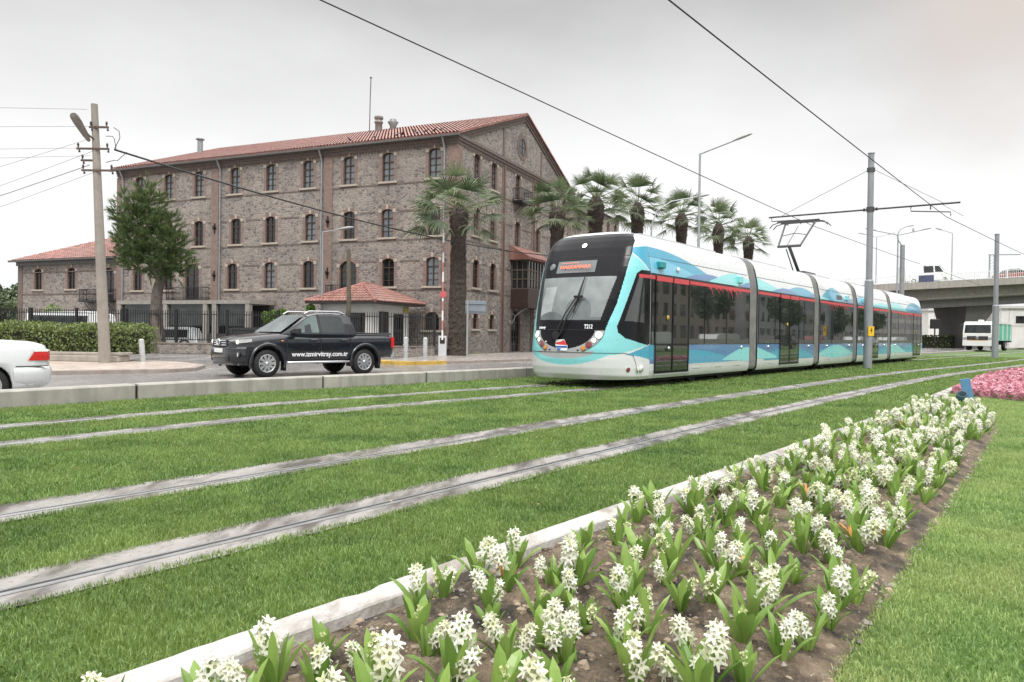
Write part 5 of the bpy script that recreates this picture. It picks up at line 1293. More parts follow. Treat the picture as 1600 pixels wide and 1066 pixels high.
def nose_frame(y, z, off):
    p, nn = on_nose(y, z, off); zax = nn; yax = Vector((0, 0, 1)); yax = (yax-zax*yax.dot(zax)).normalized(); xax = yax.cross(zax)
    return Matrix(((xax.x, yax.x, zax.x, p.x), (xax.y, yax.y, zax.y, p.y), (xax.z, yax.z, zax.z, p.z), (0, 0, 0, 1)))
b = MB(); N_ = 14
for i in range(N_):
    ya, yb = lerp(.57, -.44, i/N_), lerp(.57, -.44, (i+1)/N_); off = .012
    b.quad(on_nose(ya, 2.50, off)[0], on_nose(yb, 2.50, off)[0], on_nose(yb, 2.77, off)[0], on_nose(ya, 2.77, off)[0])
disp = b.build('destination_display', M_disp, nose)
F_ = nose_frame(.40, 2.60, .05)
text_mesh('led_text', 'HALKAPINAR', .115, M_led, F_ @ Matrix.Translation((-.06, -.02, 0)) , disp, .002, .001, 1.2)
F_ = nose_frame(.40, 2.70, .045)
text_mesh('led_text', '- - - - - - - - - - - -', .06, M_led, F_ @ Matrix.Translation((-.04, .0, 0)), disp, .003, .003, 1.1)
text_mesh('car_number', 'T212', .125, M_white, nose_frame(-.46, 1.275, .012), nose, .002, .003, .75)
text_mesh('small_lettering', 'tramvay', .085, M_white, nose_frame(.74, 1.265, .012), nose, .002, .003, .9)
# emblem: a slanted badge of red, white and blue stripes
b = MB(); F_ = nose_frame(.05, .92, .014)
def badge(pts, mat, z): b.poly([tuple(F_ @ Vector((x, y, z))) for x, y in pts], mat)
badge([(-.16, .0), (-.15, .11), (.06, .12), (.16, -.02), (.16, -.12), (-.10, -.12)], 0, 0)
badge([(-.155, .01), (-.15, .05), (.08, .085), (.145, .01), (.14, -.005)], 1, .003); badge([(-.02, .075), (.05, .11), (.11, .055), (.06, .04)], 1, .004)
badge([(-.15, -.025), (.15, -.02), (.15, -.065), (-.12, -.065)], 2, .003); badge([(-.115, -.075), (.0, -.075), (-.03, -.115), (-.09, -.115)], 2, .003)
b.build('emblem', [M_white, M_red, simple('emblem_blue', (.02, .09, .35), .4, .1, 4)], nose)
b = MB()
pts_ = [on_nose(y, .765+.02*(abs(y)/1.2)**2*0, .003)[0] for y in np.linspace(1.28, -1.2, 40)]+[on_nose(-1.27, .70, .003)[0], on_nose(-1.285, .55, .003)[0], on_nose(-1.29, .38, .003)[0], on_nose(-1.27, .24, .003)[0]]
b.tube(pts_, .006, 5); b.tube([on_nose(y, 2.865, .003)[0] for y in np.linspace(1.1, -1.1, 30)], .006, 5)
b.tube([on_nose(.885*math.sin(a), 1.24-.535*math.cos(a), .003)[0] for a in np.linspace(.55, PI/2, 16)], .005, 5); b.tube([on_nose(-.885*math.sin(a), 1.24-.535*math.cos(a), .003)[0] for a in np.linspace(.55, PI/2, 16)], .005, 5)
b.tube([on_nose(y, 1.243, .003)[0] for y in np.linspace(.88, -.88, 24)], .005, 5)
b.build('panel_gap', M_seam, nose)
# wipers
b = MB(); pv = on_nose(.18, 1.12, .05)[0]; hb = on_nose(-.20, 1.93, .07)[0]
b.tube([on_nose(.22, 1.12, .05)[0], on_nose(.02, 1.55, .09)[0], on_nose(-.17, 1.92, .08)[0]], .016, 6); b.tube([on_nose(.10, 1.10, .05)[0], on_nose(-.05, 1.5, .09)[0], on_nose(-.22, 1.88, .08)[0]], .016, 6)
b.tube([on_nose(-.25, 2.40, .04)[0], on_nose(-.21, 1.95, .06)[0], on_nose(-.16, 1.60, .04)[0]], [.012, .03, .012], 6); b.lathe([(.09, 0), (.07, .06), (.001, .07)], n=12, c=tuple(pv-Vector((.03, .0, .0))), axis='x')
b.box(hb.x-.03, hb.x+.03, hb.y-.12, hb.y+.08, hb.z-.02, hb.z+.03); b.build('wiper', M_black, nose)
# fog lamp on the white side of the cab
p = Vector((1.02, -prof_w(.42)-.002, .44)); b = MB(); b.lathe([(.075, 0), (.075, -.02), (.001, -.03)], c=p, n=16, axis='y', mat=0); b.lathe([(.05, .0), (.05, -.015)], c=(p.x-.14, p.y, p.z), n=14, axis='y', mat=1); b.build('side_lamp', [M_lampw, M_white], nose)
b = MB(bend); b.loft([[(x, -prof_w(z)-.004+.0, z) for x, z in ((SEAM-.006, .22), (SEAM-.006, 2.9))], [(x, -prof_w(z)-.004, z) for x, z in ((SEAM+.006, .22), (SEAM+.006, 2.9))]], closed=False); 
b.build('seam', M_tgrey, nose)
# ---- body sections
SEC = [(1.4, 7.4), (8.05, 13.5), (14.15, 18.6), (19.25, 24.5), (25.15, TL-1.4)]
DOORS = [[(1.6, 3.36)], [(9.95, 11.8)], [], [(20.7, 22.7)], [(TL-3.36, TL-1.6)]]
def hump(a, c, pk, base, sk=1): return lambda x: base+(pk-base)*max(0, math.sin(PI*min(1, max(0, (x-a)/(c-a)))**sk))**1.5
def side_ribbon(b, x0, x1, lo, hi, off, mat, side=-1, nx=None, cuts=()):
    nx = nx or max(2, int((x1-x0)/.05)); xs = np.linspace(x0, x1, nx+1); K = 6
    rows = []
    for x in xs:
        l, h = (lo(x) if callable(lo) else lo), (hi(x) if callable(hi) else hi); rows.append((x, l, max(l, h)))
    for (xa, la, ha), (xb, lb, hb_) in zip(rows, rows[1:]):
        if ha-la < .003 and hb_-lb < .003: continue
        if any(c0-1e-4 < (xa+xb)/2 < c1 for c0, c1 in cuts): continue
        A = []; B = []
        for k in range(K+1):
            za, zb = lerp(la, ha, k/K), lerp(lb, hb_, k/K)
            A.append((xa, side*(prof_w(za)+off), za)); B.append((xb, side*(prof_w(zb)+off), zb))
        n = len(b.v); b.add(A+B, [(k, K+1+k, K+2+k, k+1) for k in range(K)], mat, True)
WLO, WHI = .95, 2.52
LIV = [M_tbl, M_ttb, M_tlt, M_tsky, M_tred, M_seam, M_tgrey]
upper = [
 [(1.4, 5.1, lambda x: 3.10-.02*(x-1.4)**1.0-.065*max(0, x-1.9)**1.75, 1, 0), (1.4, 4.2, lambda x: 2.87-.12*max(0, x-1.9)**1.2, 3, 1), (3.2, 6.6, hump(2.6, 6.6, 2.70, 2.48), 0, 2), (4.6, 7.4, hump(4.2, 8.6, 2.84, 2.5), 2, 3), (6.4, 7.4, hump(6.2, 9, 2.68, 2.48), 0, 4)],
 [(8.05, 10.6, lambda x: 2.86-.13*(x-8.05), 2, 1), (8.8, 12, hump(8.8, 12.2, 2.68, 2.48), 0, 2), (9.8, 13.5, hump(9.6, 14.6, 2.80, 2.48), 1, 0), (12.4, 13.5, hump(12.2, 15.5, 2.66, 2.48), 0, 3)],
 [(14.15, 17.8, hump(13.9, 17.9, 3.0, 2.5), 1, 0), (14.15, 15.2, lambda x: 2.66-.1*(x-14.15), 2, 1), (16.6, 18.6, hump(16.2, 20.5, 2.70, 2.48), 0, 2)],
 [(19.25, 22.6, hump(17.4, 22.8, 2.86, 2.48), 3, 0), (19.25, 21.6, hump(18.4, 21.8, 2.68, 2.48), 0, 2), (21.2, 24.5, hump(21, 26.0, 2.76, 2.48), 2, 3)],
 [(25.15, 28.8, hump(23.6, 29, 2.88, 2.5), 2, 1), (27.4, TL-1.4, hump(27.2, 33.4, 3.02, 2.5), 1, 0), (28.4, TL-1.4, lambda x: 2.52+.05*(x-28.4), 0, 2)]]
lower = [
 [(1.4, 1.6, .62, .95, 1, 1), (3.36, 6.0, .49, lambda x: .82-.02*(x-3.36)-.055*max(0, x-3.9)**1.6, 1, 1), (5.2, 7.4, lambda x: .47+.08*(7.4-x)/2.2, hump(4.9, 9.6, .86, .46), 2, 2)],
 [(8.05, 9.7, .52, lambda x: .86-.17*(x-8.05), 2, 2), (8.6, 13.5, .47, hump(7.9, 13.9, .88, .5), 1, 1)],
 [(14.15, 18.6, .50, .75, 1, 1), (14.15, 18.6, hump(13.6, 19.2, .42, .54), hump(13.4, 19.1, .90, .52), 2, 2)],
 [(19.25, 24.5, .47, hump(18.0, 23.2, .88, .5), 1, 1), (22.6, 24.5, .5, hump(22, 27, .84, .5), 1, 2)],
 [(25.15, 28.4, .49, hump(22.6, 28.8, .90, .46), 2, 2), (26.6, TL-1.4, .50, hump(26.2, 31.8, .86, .48), 1, 1)]]
for si, (s0, s1) in enumerate(SEC):
    b = MB(bend); nx = 8; rings = []
    full = [(-w, z) for w, z in PROF]+[(w, z) for w, z in PROF[::-1][1:]]
    for x in np.linspace(s0, s1, nx): rings.append([(x, y, z) for y, z in full])
    n = len(full); b.add([p for r_ in rings for p in r_], [(i*n+j, i*n+j+1, (i+1)*n+j+1, (i+1)*n+j) for i in range(nx-1) for j in range(n-1)], 0, True)
    b.poly(rings[0], 1); b.poly(rings[-1][::-1], 1); b.add([(s0, -1.27, .2), (s1, -1.27, .2), (s1, 1.27, .2), (s0, 1.27, .2)], [(0, 1, 2, 3)], 1)
    # the dotted roof seam and panel joints
    for side in (-1, 1):
        x = s0
        while x < s1-.06: side_ribbon(b, x, x+.055, 2.862, 2.882, .004, 2, side, 1); x += .085
        for x in np.arange(s0+1.95, s1, 2.0): side_ribbon(b, x-.004, x+.004, 2.9, 3.38, .002, 3, side, 1)
        side_ribbon(b, s0, s1, .455, .462, .0025, 3, side, cuts=DOORS[si])
        for x in np.arange(s0+.75, s1-.3, 1.35):
            if not any(c0-.05 < x < c1+.05 for c0, c1 in DOORS[si]): side_ribbon(b, x-.004, x+.004, .25, WLO-.01, .0085, 3, side, 1)
        for x in np.arange(s0+.9, s1-.5, 1.35):
            if not any(c0-.4 < x < c1+.1 for c0, c1 in DOORS[si]): side_ribbon(b, x, x+.42, .36, .368, .003, 1, side, 1)
    body = b.build('car_body', [M_tw, M_seam, M_seam, M_tgrey], tram)
    for side in (-1, 1):
        dr = DOORS[si]
        def wave(x0, x1, lo, hi, off, mat, cuts=()):
            runs = [(x0, x1)]
            for c0, c1 in cuts: runs = [r_ for a_, b_ in runs for r_ in ((a_, min(b_, c0)), (max(a_, c1), b_)) if r_[1]-r_[0] > .03]
            for a_, b_ in runs:
                b = MB(bend); side_ribbon(b, a_, b_, lo, hi, off, mat, side)
                if b.v: b.build('livery_wave', LIV, body)
        wave(s0, s1, lambda x: .515+.02*math.sin(x*1.7), WLO, .002, 0, dr)
        for x0, x1, lo, hi, m_, lv in lower[si]: wave(x0, x1, lo, hi, .003+.0012*lv, m_, dr)
        for x0, x1, hi, m_, lv in upper[si]: wave(x0, x1, WHI-.02, hi, .003+.0012*lv, m_)
        b = MB(bend); side_ribbon(b, s0+.01, s1-.01, WLO, WHI, .010, 0, side, 24)
        # window joints and the paler lower rail
        xs = [s0+.02]+[x for x in np.arange(s0+1.45, s1-.5, 1.42)]+[s1-.07]
        for x in xs: side_ribbon(b, x, x+.05, WLO, WHI-.12, .014, 1, side, 1)
        side_ribbon(b, s0+.01, s1-.01, WLO+.015, WLO+.13, .013, 2, side, cuts=dr)
        wb = b.build('window_band', [M_tglass, M_tblk, simple('window_lower_rail', (.06, .06, .058), .3, .2, 3)], body)
        b = MB(bend)
        z0, z1 = 2.385, 2.465
        side_ribbon(b, s0+.0, s1, z0, z1, .017, 0, side)
        rd = random.Random(si*3+side)
        for (q0, q1, k) in {0: [(4.6, 6.9, 7)], 2: [(15.2, 17.8, 9)], 4: [(27, 31, 12)]}.get(si, []):
            for i in range(k):
                x = lerp(q0, q1, (i+rd.random()*.5)/k); ln = rd.uniform(.10, .24); w = rd.uniform(.035, .06); sk = rd.uniform(.1, .22)
                y = side*(1.325+.0165); b.poly([(x, y, z0+.01), (x+w, y, z0+.01), (x+w+sk, y, z0-ln), (x+w*.7+sk, y, z0-ln)]); b.poly([(x-.15, y, z0+.01), (x, y, z0+.01), (x+.02, y, z0-.06)])
        b.build('red_stripe', M_tred, body)
        for d0, d1 in dr:
            b = MB(bend); side_ribbon(b, d0, d1, .31, WHI-.04, .020, 0, side, 6)
            for x in (d0, (d0+d1)/2-.03, d1-.04): side_ribbon(b, x, x+(.06 if d0 < x < d1-.1 else .04), .31, WHI-.05, .032, 1, side, 1)
            for zz in (.31, ): side_ribbon(b, d0, d1, zz, zz+.05, .030, 1, side)
            side_ribbon(b, d0, d1, .93, .97, .028, 1, side); side_ribbon(b, d0, d1, WHI-.16, WHI-.05, .029, 3, side)
            side_ribbon(b, d0-.05, d1+.05, .26, .30, .05, 2, side)
            dd = b.build('door', [M_tglass, M_tblk, M_tgrey, M_tred], body)
            b = MB(); b.lathe([(.06, 0), (.06, -.012), (.001, -.014)] if side < 0 else [(.06, 0), (.06, .012), (.001, .014)], c=bend(((d0+d1)/2-.28, side*1.358, 1.55)), n=14, axis='y'); b.build('door_button', M_yellow, dd)
        b = MB()
        for x in (s0+.9, s1-.6): b.lathe([(.045, 0), (.045, side*.02), (.02, side*.035)], c=bend((x, side*1.33, .86)), n=12, axis='y')
        b.build('latch_knob', M_chrome, body)
    if si in (0, 2, 3):
        x = {0: 6.6, 2: 17.6, 3: 20.2}[si]; b = MB(); p = bend((x, -1.30, 2.70)); b.bevbox(p[0]-.12, p[0]+.12, p[1]-.10, p[1]+.02, p[2]-.10, p[2]+.10, .02); b.build('camera_box', M_tlt, body)
    if si == 0:
        b = MB(); p = (1.85, -1.29, 2.72); b.bevbox(p[0]-.12, p[0]+.14, p[1]-.12, p[1]+.02, p[2]-.08, p[2]+.08, .02); b.build('camera_box', simple('teal_plastic', (.02, .25, .27), .4, .1, 4), body)
        b = MB(); b.lathe([(.055, 0), (.055, -.03), (.02, -.04)], c=(2.75, -1.32, 2.68), n=12, axis='y'); b.build('side_marker', M_white, body)
    if si == 2:
        b = MB(bend); side_ribbon(b, 16.3, 17.0, 2.60, 2.76, .012, 0); b.build('side_display', M_tblk, body)
        p = F_; 
    if si in (0, 2, 4):
        x = (s0+s1)/2+(.7 if si == 0 else 0); b = MB(bend)
        for dx in (-.9, .9):
            for y in (-1.0, 1.0): b.lathe([(.30, -.06), (.30, .06)], c=(x+dx, y, .31), n=20, axis='y')
        b.box(x-1.3, x+1.3, -.95, .95, .16, .36); b.build('bogie', M_under, body)
    b = MB(bend); b.box(s0+.1, s1-.1, -1.15, 1.15, .13, .26); b.build('underframe', M_under, body)
    b = MB(bend); b.box(s0+.8, s1-.8, -.62, .62, 3.42, 3.52); b.build('roof_unit', M_roofgrey, body)
for (s0, s1), (t0, t1) in zip(SEC, SEC[1:]):
    b = MB(bend); rings = []; n = 11; full = [(-w, z) for w, z in PROF]+[(w, z) for w, z in PROF[::-1][1:]]
    for k in range(n):
        x = lerp(s1, t0, k/(n-1)); sc_ = .985 if k % 2 else .945
        rings.append([(x, y*sc_, .24+(z-.2)*(.995 if k % 2 else .98)) for y, z in full])
    b.loft(rings, closed=True, caps=True); b.build('bellows', M_bel, tram)
# pantograph, folded upwards to the wire, on the third section
pg = MB(bend); X0 = 15.7
pg.box(X0-.7, X0+.7, -.5, .5, 3.52, 3.60); kn = [(X0-.85, y, 4.52) for y in (-.05, .05)]
pg.tube([(X0+.35, 0, 3.6), (X0-.85, 0, 4.50)], .06, 8); pg.tube([(X0+.1, .12, 3.6), (X0-.82, .12, 4.42)], .022, 6); pg.tube([(X0-.87, -.42, 4.52), (X0-.87, .42, 4.52)], .05, 8)
for sg in (-1, 1):
    pg.tube([(X0-.87, sg*.40, 4.52), (X0+.35, sg*.55, 5.52)], .035, 6)
    pg.tube([(X0+.52, -.75*sg+.0, 5.55), (X0+.52, -.95*sg, 5.50), (X0+.52, -1.08*sg, 5.36)], .02, 6); pg.tube([(X0+.12, -.75*sg, 5.55), (X0+.12, -.95*sg, 5.50), (X0+.12, -1.08*sg, 5.36)], .02, 6)
pg.tube([(X0-.3, -.47, 4.98), (X0-.3, .0, 5.06), (X0-.3, .47, 4.98)], .016, 6); pg.tube([(X0-.8, .1, 4.55), (X0+.45, .1, 5.42)], .014, 6)
for dx in (.12, .52): pg.box(X0+dx-.03, X0+dx+.03, -.78, .78, 5.54, 5.60)
for sg in (-1, 1): pg.tube([(X0+.1, sg*.5, 5.5), (X0+.54, sg*.5, 5.5)], .02, 6)
pg.build('pantograph', simple('pantograph_steel', (.07, .07, .075), .5, .2, 5, metal=.3), tram)
# ------------------------------------------------------------------ overhead line
M_pole = M_galv
def catenary_pole(m, n, h, label, sign=True, r=.118, left=3.9, right=3.0, arms=True):
    x, y, _ = W3(m, n); t = empty('catenary_pole', (x, y, 0), math.atan2(DY, DX)-.0, label, 'catenary pole', 'catenary poles between the tracks')
    b = MB(); b.tube([(0, 0, -.1), (0, 0, 3.35)], r*1.35, 18); b.lathe([(r*1.35, 3.35), (r, 3.42)], n=18, caps=False); b.tube([(0, 0, 3.4), (0, 0, h)], [r, r*.92], 18); b.lathe([(r*1.1, h), (r*1.1, h+.03), (.01, h+.05)], n=18); b.build('mast', M_pole, t)
    if arms:
        b = MB(); b.tube([(0, -right, 6.10), (0, left, 6.12)], .035, 8); b.lathe([(r*1.25, 6.02), (r*1.25, 6.2)], n=16); b.lathe([(r*1.25, 7.55), (r*1.25, 7.7)], n=16)
        b.tube([(0, left-.12, 6.12), (0, left-.12, 5.95), (.0, left-1.25, 5.93), (0, left-1.3, 5.75)], .02, 6); b.tube([(0, -right+.95, 6.1), (0, -right+.95, 5.92)], .022, 6)
        b.tube([(0, -right+1.6, 6.1), (0, -right+1.6, 5.92), (0, -right+.3, 5.78), (0, -right+.3, 5.65)], .022, 6); b.build('bracket', MATS['pantograph_steel'], t)
        b = MB(); b.tube([(0, .12, 7.62), (0, left-.55, 6.16)], .012, 5); b.tube([(0, -.12, 7.62), (0, -right+.55, 6.14)], .012, 5); b.tube([(0, -right+.6, 6.1), (.0, -right-.1, 5.6)], .01, 5); b.build('stay_wire', thin, t)
        for yy in (.22, -.22):
            b = MB(); b.lathe([(.03, 0), (.05, .03), (.03, .06), (.05, .09), (.03, .12)], (0, yy, 6.05), 8); b.build('insulator', M_ins, t)
    if sign:
        b = MB(); b.add([(-.13, -r*1.35-.012, 1.25), (.13, -r*1.35-.012, 1.25), (.13, -r*1.35-.012, 1.62), (-.13, -r*1.35-.012, 1.62), (-.13, -r*1.35+.03, 1.25), (.13, -r*1.35+.03, 1.25), (.13, -r*1.35+.03, 1.62), (-.13, -r*1.35+.03, 1.62)], [(0, 1, 2, 3), (4, 7, 6, 5), (0, 3, 7, 4), (1, 5, 6, 2), (3, 2, 6, 7), (0, 4, 5, 1)]); s_ = b.build('warning_plate', simple('warning_yellow', (.70, .42, .02), .45, .08, 5), t); s_.rotation_euler = (0, 0, -R(38))
        b = MB(); b.poly([(-.0, -r*1.35-.016, 1.56), (-.05, -r*1.35-.016, 1.44), (.0, -r*1.35-.016, 1.44), (-.02, -r*1.35-.016, 1.32), (.05, -r*1.35-.016, 1.47), (.01, -r*1.35-.016, 1.47), (.03, -r*1.35-.016, 1.56)]); b.build('warning_mark', M_black, s_)
    return t
catenary_pole(31.4, 7.05, 8.25, 'nearest tall grey catenary pole with crossarm standing before the tram')
catenary_pole(57.0, 6.55, 7.9, 'second grey catenary pole standing on the grass right of the tram before the truck', False, .14, left=3.4, right=-.2, arms=False)
b = MB()
wire('contact_wire', [W3(-10, 4.35, 5.5), W3(6, 4.35, 5.5), W3(31.4, 4.55, 5.62), W3(56, 4.6, 6.0), W3(90, 4.5, 6.4)], .012, 'dark contact wire over the track nearest the flower bed', .03, M_cable, 'contact wires')
wire('contact_wire', [W3(-10, 9.0, 6.25), W3(12, 9.0, 5.92), W3(31.4, 9.1, 5.62), W3(56, 9.0, 5.6), W3(90, 9, 5.6)], .012, 'dark contact wire over the track the tram runs on', .03, M_cable, 'contact wires')
# ------------------------------------------------------------------ vehicles: local x runs from the front bumper backwards, near side is -y
def ip(xs, ys): return lambda x: float(np.interp(x, xs, ys))
def car_lower(L, lo, hi, w, arches, paint, under, step=.04, belt=.80, crown=.03, tuck=.93):
    """lofted lower body with wheel arches cut in; arches: (x, r, zc)"""
    b = MB(); xs = list(np.arange(0, L, step))+[L]
    for ax, r, zc in arches: xs += [ax-r-.001, ax-r+.001, ax+r-.001, ax+r+.001]
    xs = sorted(xs); rings = []
    for x in xs:
        zl, zh, ww = lo(x), hi(x), w(x); arch = zl
        for ax, r, zc in arches:
            if abs(x-ax) < r: arch = max(arch, zc+math.sqrt(r*r-(x-ax)**2))
        H_ = zh-zl
        def side(sg):
            pts = [(tuck*ww, zl), (.985*ww, zl+.10*H_), (ww, zl+.40*H_), (.995*ww, zl+.62*H_), (.975*ww, zl+belt*H_), (.93*ww, zh-.03*H_), (.84*ww, zh)]
            return [(x, sg*y, max(z, min(arch, zh-.05))) for y, z in pts]
        rings.append([(x, 0, max(zl, arch if arch > zl+.01 else zl))]+side(-1)+[(x, -.4*ww, zh+crown*.8), (x, 0, zh+crown), (x, .4*ww, zh+crown*.8)]+side(1)[::-1])
    n = len(rings[0]); V = [p for r_ in rings for p in r_]; o = len(b.v); b.v += V
    for i in range(len(rings)-1):
        for j in range(n):
            k = (j+1) % n; f = (i*n+j, (i+1)*n+j, (i+1)*n+k, i*n+k)
            b.f.append(tuple(o+q for q in f)); b.m.append(1 if j in (0, n-1) else 0); b.s.append(0 < j < n-1)
    b.add(rings[0], [tuple(range(n))], 0); b.add(rings[-1], [tuple(range(n))[::-1]], 0)
    return b
def wheel(parent, x, y, z, R_, wd, side, spokes=10, rim_r=.64, split=True):
    b = MB(); s = side
    b.lathe([(R_*.62, -wd/2), (R_*.93, -wd/2), (R_, -wd*.32), (R_, wd*.32), (R_*.93, wd/2), (R_*.62, wd/2)], n=28, axis='y', caps=False); ty = b.build('wheel', M_black, parent); ty.location = (x, y, z)
    b = MB(); f = s*(wd/2+.004); rr = R_*rim_r
    b.lathe([(rr*1.04, f-s*.03), (rr, f), (rr*.90, f-s*.01), (rr*.88, f-s*.09)], n=28, axis='y', caps=False); b.lathe([(rr*.88, f-s*.08), (.001, f-s*.075)], n=28, axis='y', mat=1, caps=False)
    for k in range(spokes):
        a = 2*PI*k/spokes; ca, sa = math.cos(a), math.sin(a); ws0, ws1 = rr*.10, rr*.17
        def Q(r, w, dy): return (r*ca-w*sa, f+dy, r*sa+w*ca)
        # lathe axis 'y' maps (x,y)->(y? ) so spokes are laid straight in x-z
        b.add([Q(rr*.12, -ws0, -s*.02), Q(rr*.92, -ws1, -s*.008), Q(rr*.92, ws1, -s*.008), Q(rr*.12, ws0, -s*.02), Q(rr*.12, -ws0, -s*.06), Q(rr*.92, -ws1, -s*.06), Q(rr*.92, ws1, -s*.06), Q(rr*.12, ws0, -s*.06)], [(0, 1, 2, 3), (0, 4, 5, 1), (2, 6, 7, 3)], 0)
    b.lathe([(rr*.2, f-s*.03), (rr*.2, f+s*.0), (.001, f+s*.006)], n=14, axis='y'); b.build('rim', [M_alloy, M_black], ty); return ty
M_carglass = glass_dark('car_glass', (.02, .024, .025), .03, 1.6); M_carglass_l = glass_dark('windscreen_car_glass', (.12, .14, .14), .04, 1.75)
M_trim = simple('black_trim', (.02, .02, .021), .55, .2, 6); M_hl = simple('headlamp_glass', (.55, .56, .56), .08, .2, 12, metal=.4, coat=1)
# ---- the black pickup
M_pk = carpaint('pickup_paint', (.010, .011, .015), .1, .2)
pk = empty('pickup_truck', (-7.72, 20.0, -.1), math.atan2(.70, .714), 'black double cab pickup with alloy wheels and white web address on its door', 'pickup')
hi = ip([0, .06, .25, .8, 1.35, 1.6, 3.70, 3.74, 4.9, 5.0, 5.04], [.86, 1.0, 1.07, 1.14, 1.19, 1.17, 1.19, 1.20, 1.20, 1.19, 1.15]); lo = ip([0, .12, .35, 1.3, 3.5, 4.5, 4.9, 5.04], [.42, .33, .32, .42, .42, .48, .52, .56])
wf = ip([0, .06, .2, .5, .9, 4.7, 4.95, 5.04], [.55, .70, .84, .93, .955, .955, .94, .90])
AR = [(.90, .46, .40), (4.0, .46, .40)]
pk.scale = (.975, .975, .975)
body = car_lower(5.04, lo, hi, wf, AR, 0, 1).build('body', [M_pk, M_black], pk)
b = MB()   # cab: sloped sides, windscreen, roof
st = [(1.32, 1.18, .86, 1.185), (1.60, 1.20, .90, 1.36), (2.20, 1.19, .92, 1.735), (2.55, 1.19, .92, 1.80), (3.05, 1.19, .92, 1.82), (3.45, 1.19, .915, 1.80), (3.58, 1.19, .91, 1.74), (3.67, 1.19, .90, 1.5), (3.72, 1.19, .89, 1.21)]
def cabring(x, zb, wb, zt):
    k = (zt-zb)/.62; wt = wb-.22*k
    return [(x, -wb, zb-.1), (x, -wb, zb), (x, lerp(-wb, -wt, .5), lerp(zb, zt, .52)), (x, -wt, zt-.05*k), (x, -wt+.10, zt-.005), (x, 0, zt+.02), (x, wt-.10, zt-.005), (x, wt, zt-.05*k), (x, lerp(wb, wt, .5), lerp(zb, zt, .52)), (x, wb, zb), (x, wb, zb-.1)]
b.loft([cabring(*s_) for s_ in st], 0, smooth=False); cab = b.build('cab', M_pk, pk)
def cab_y(x, z):
    zb = 1.19; wb = float(np.interp(x, [s_[0] for s_ in st], [s_[2] for s_ in st])); return wb-.22*(z-zb)/.62
def side_glass(poly, parent, name='side_window', off=.006, mat=None):
    for sg in (-1, 1): b = MB(); b.poly([(x, sg*(cab_y(x, z)+off), z) for x, z in poly]); b.build(name, mat or M_carglass, parent)
side_glass([(1.62, 1.235), (2.48, 1.235), (2.46, 1.715), (2.32, 1.71), (2.1, 1.60)], cab, mat=glass_dark('front_side_glass', (.10, .135, .13), .04, 1.6)); side_glass([(2.57, 1.235), (3.28, 1.235), (3.33, 1.30), (3.29, 1.66), (3.19, 1.72), (2.54, 1.73)], cab)
side_glass([(2.49, 1.2), (2.56, 1.2), (2.535, 1.74), (2.465, 1.74)], cab, 'door_pillar', .009, M_trim)
b = MB(); b.add([(1.36, -.78, 1.225), (1.36, .78, 1.225), (2.14, .63, 1.715), (2.14, -.63, 1.715)], [(0, 1, 2, 3)]); ws = b.build('windscreen', M_carglass_l, cab); ws.location = (-.02, 0, .018)
b = MB(); b.add([(3.735, -.7, 1.25), (3.635, -.62, 1.66), (3.635, .62, 1.66), (3.735, .7, 1.25)], [(0, 1, 2, 3)]); b.build('rear_window', M_carglass, cab)
b = MB()
for sg in (-1, 1): b.tube([(2.15, sg*.62, 1.765), (2.3, sg*.63, 1.845), (3.25, sg*.63, 1.855), (3.45, sg*.63, 1.79)], .022, 8)
b.build('roof_rail', simple('roof_rail_metal', (.55, .55, .56), .3, .1, 4, metal=.7), cab)
b = MB(); b.box(3.78, 4.94, -.80, .80, .75, 1.232); b.build('load_bed', M_black, pk)
for sg in (-1, 1):
    b = MB(); b.tube([(3.75, sg*.89, 1.225), (4.98, sg*.89, 1.225)], .03, 6); b.build('bed_rail', M_trim, pk)
for ax in (.90, 4.0):
    for sg in (-1, 1):
        b = MB(); b.tube([(ax+.50*math.cos(a), sg*(wf(ax)+.008), .40+.50*math.sin(a)) for a in np.linspace(-.28, PI+.28, 22)], .045, 8); b.build('wheel_arch', M_pk, body)
        wheel(pk, ax, sg*.80, .38, .385, .26, sg)
for x in (1.42, 4.52):
    for sg in (-1, 1): b = MB(); b.box(x, x+.03, sg*.80-.13, sg*.80+.13, .17, .52); b.build('mud_flap', M_black, pk)
b = MB()
for x0, x1, z in ((1.45, 2.50, .56), (2.53, 3.48, .56)):
    b.box(x0, x1, -.966, -.952, .68, .70)
for x in (1.47, 2.52, 3.50):
    b.box(x-.006, x+.006, -.958, -.95, .48, 1.12)
b.build('door_line', M_trim, body)
for x in (2.28, 3.26):
    b = MB(); b.bevbox(x-.11, x+.11, -.985, -.945, 1.0, 1.04, .012); b.build('door_handle', M_pk, body)
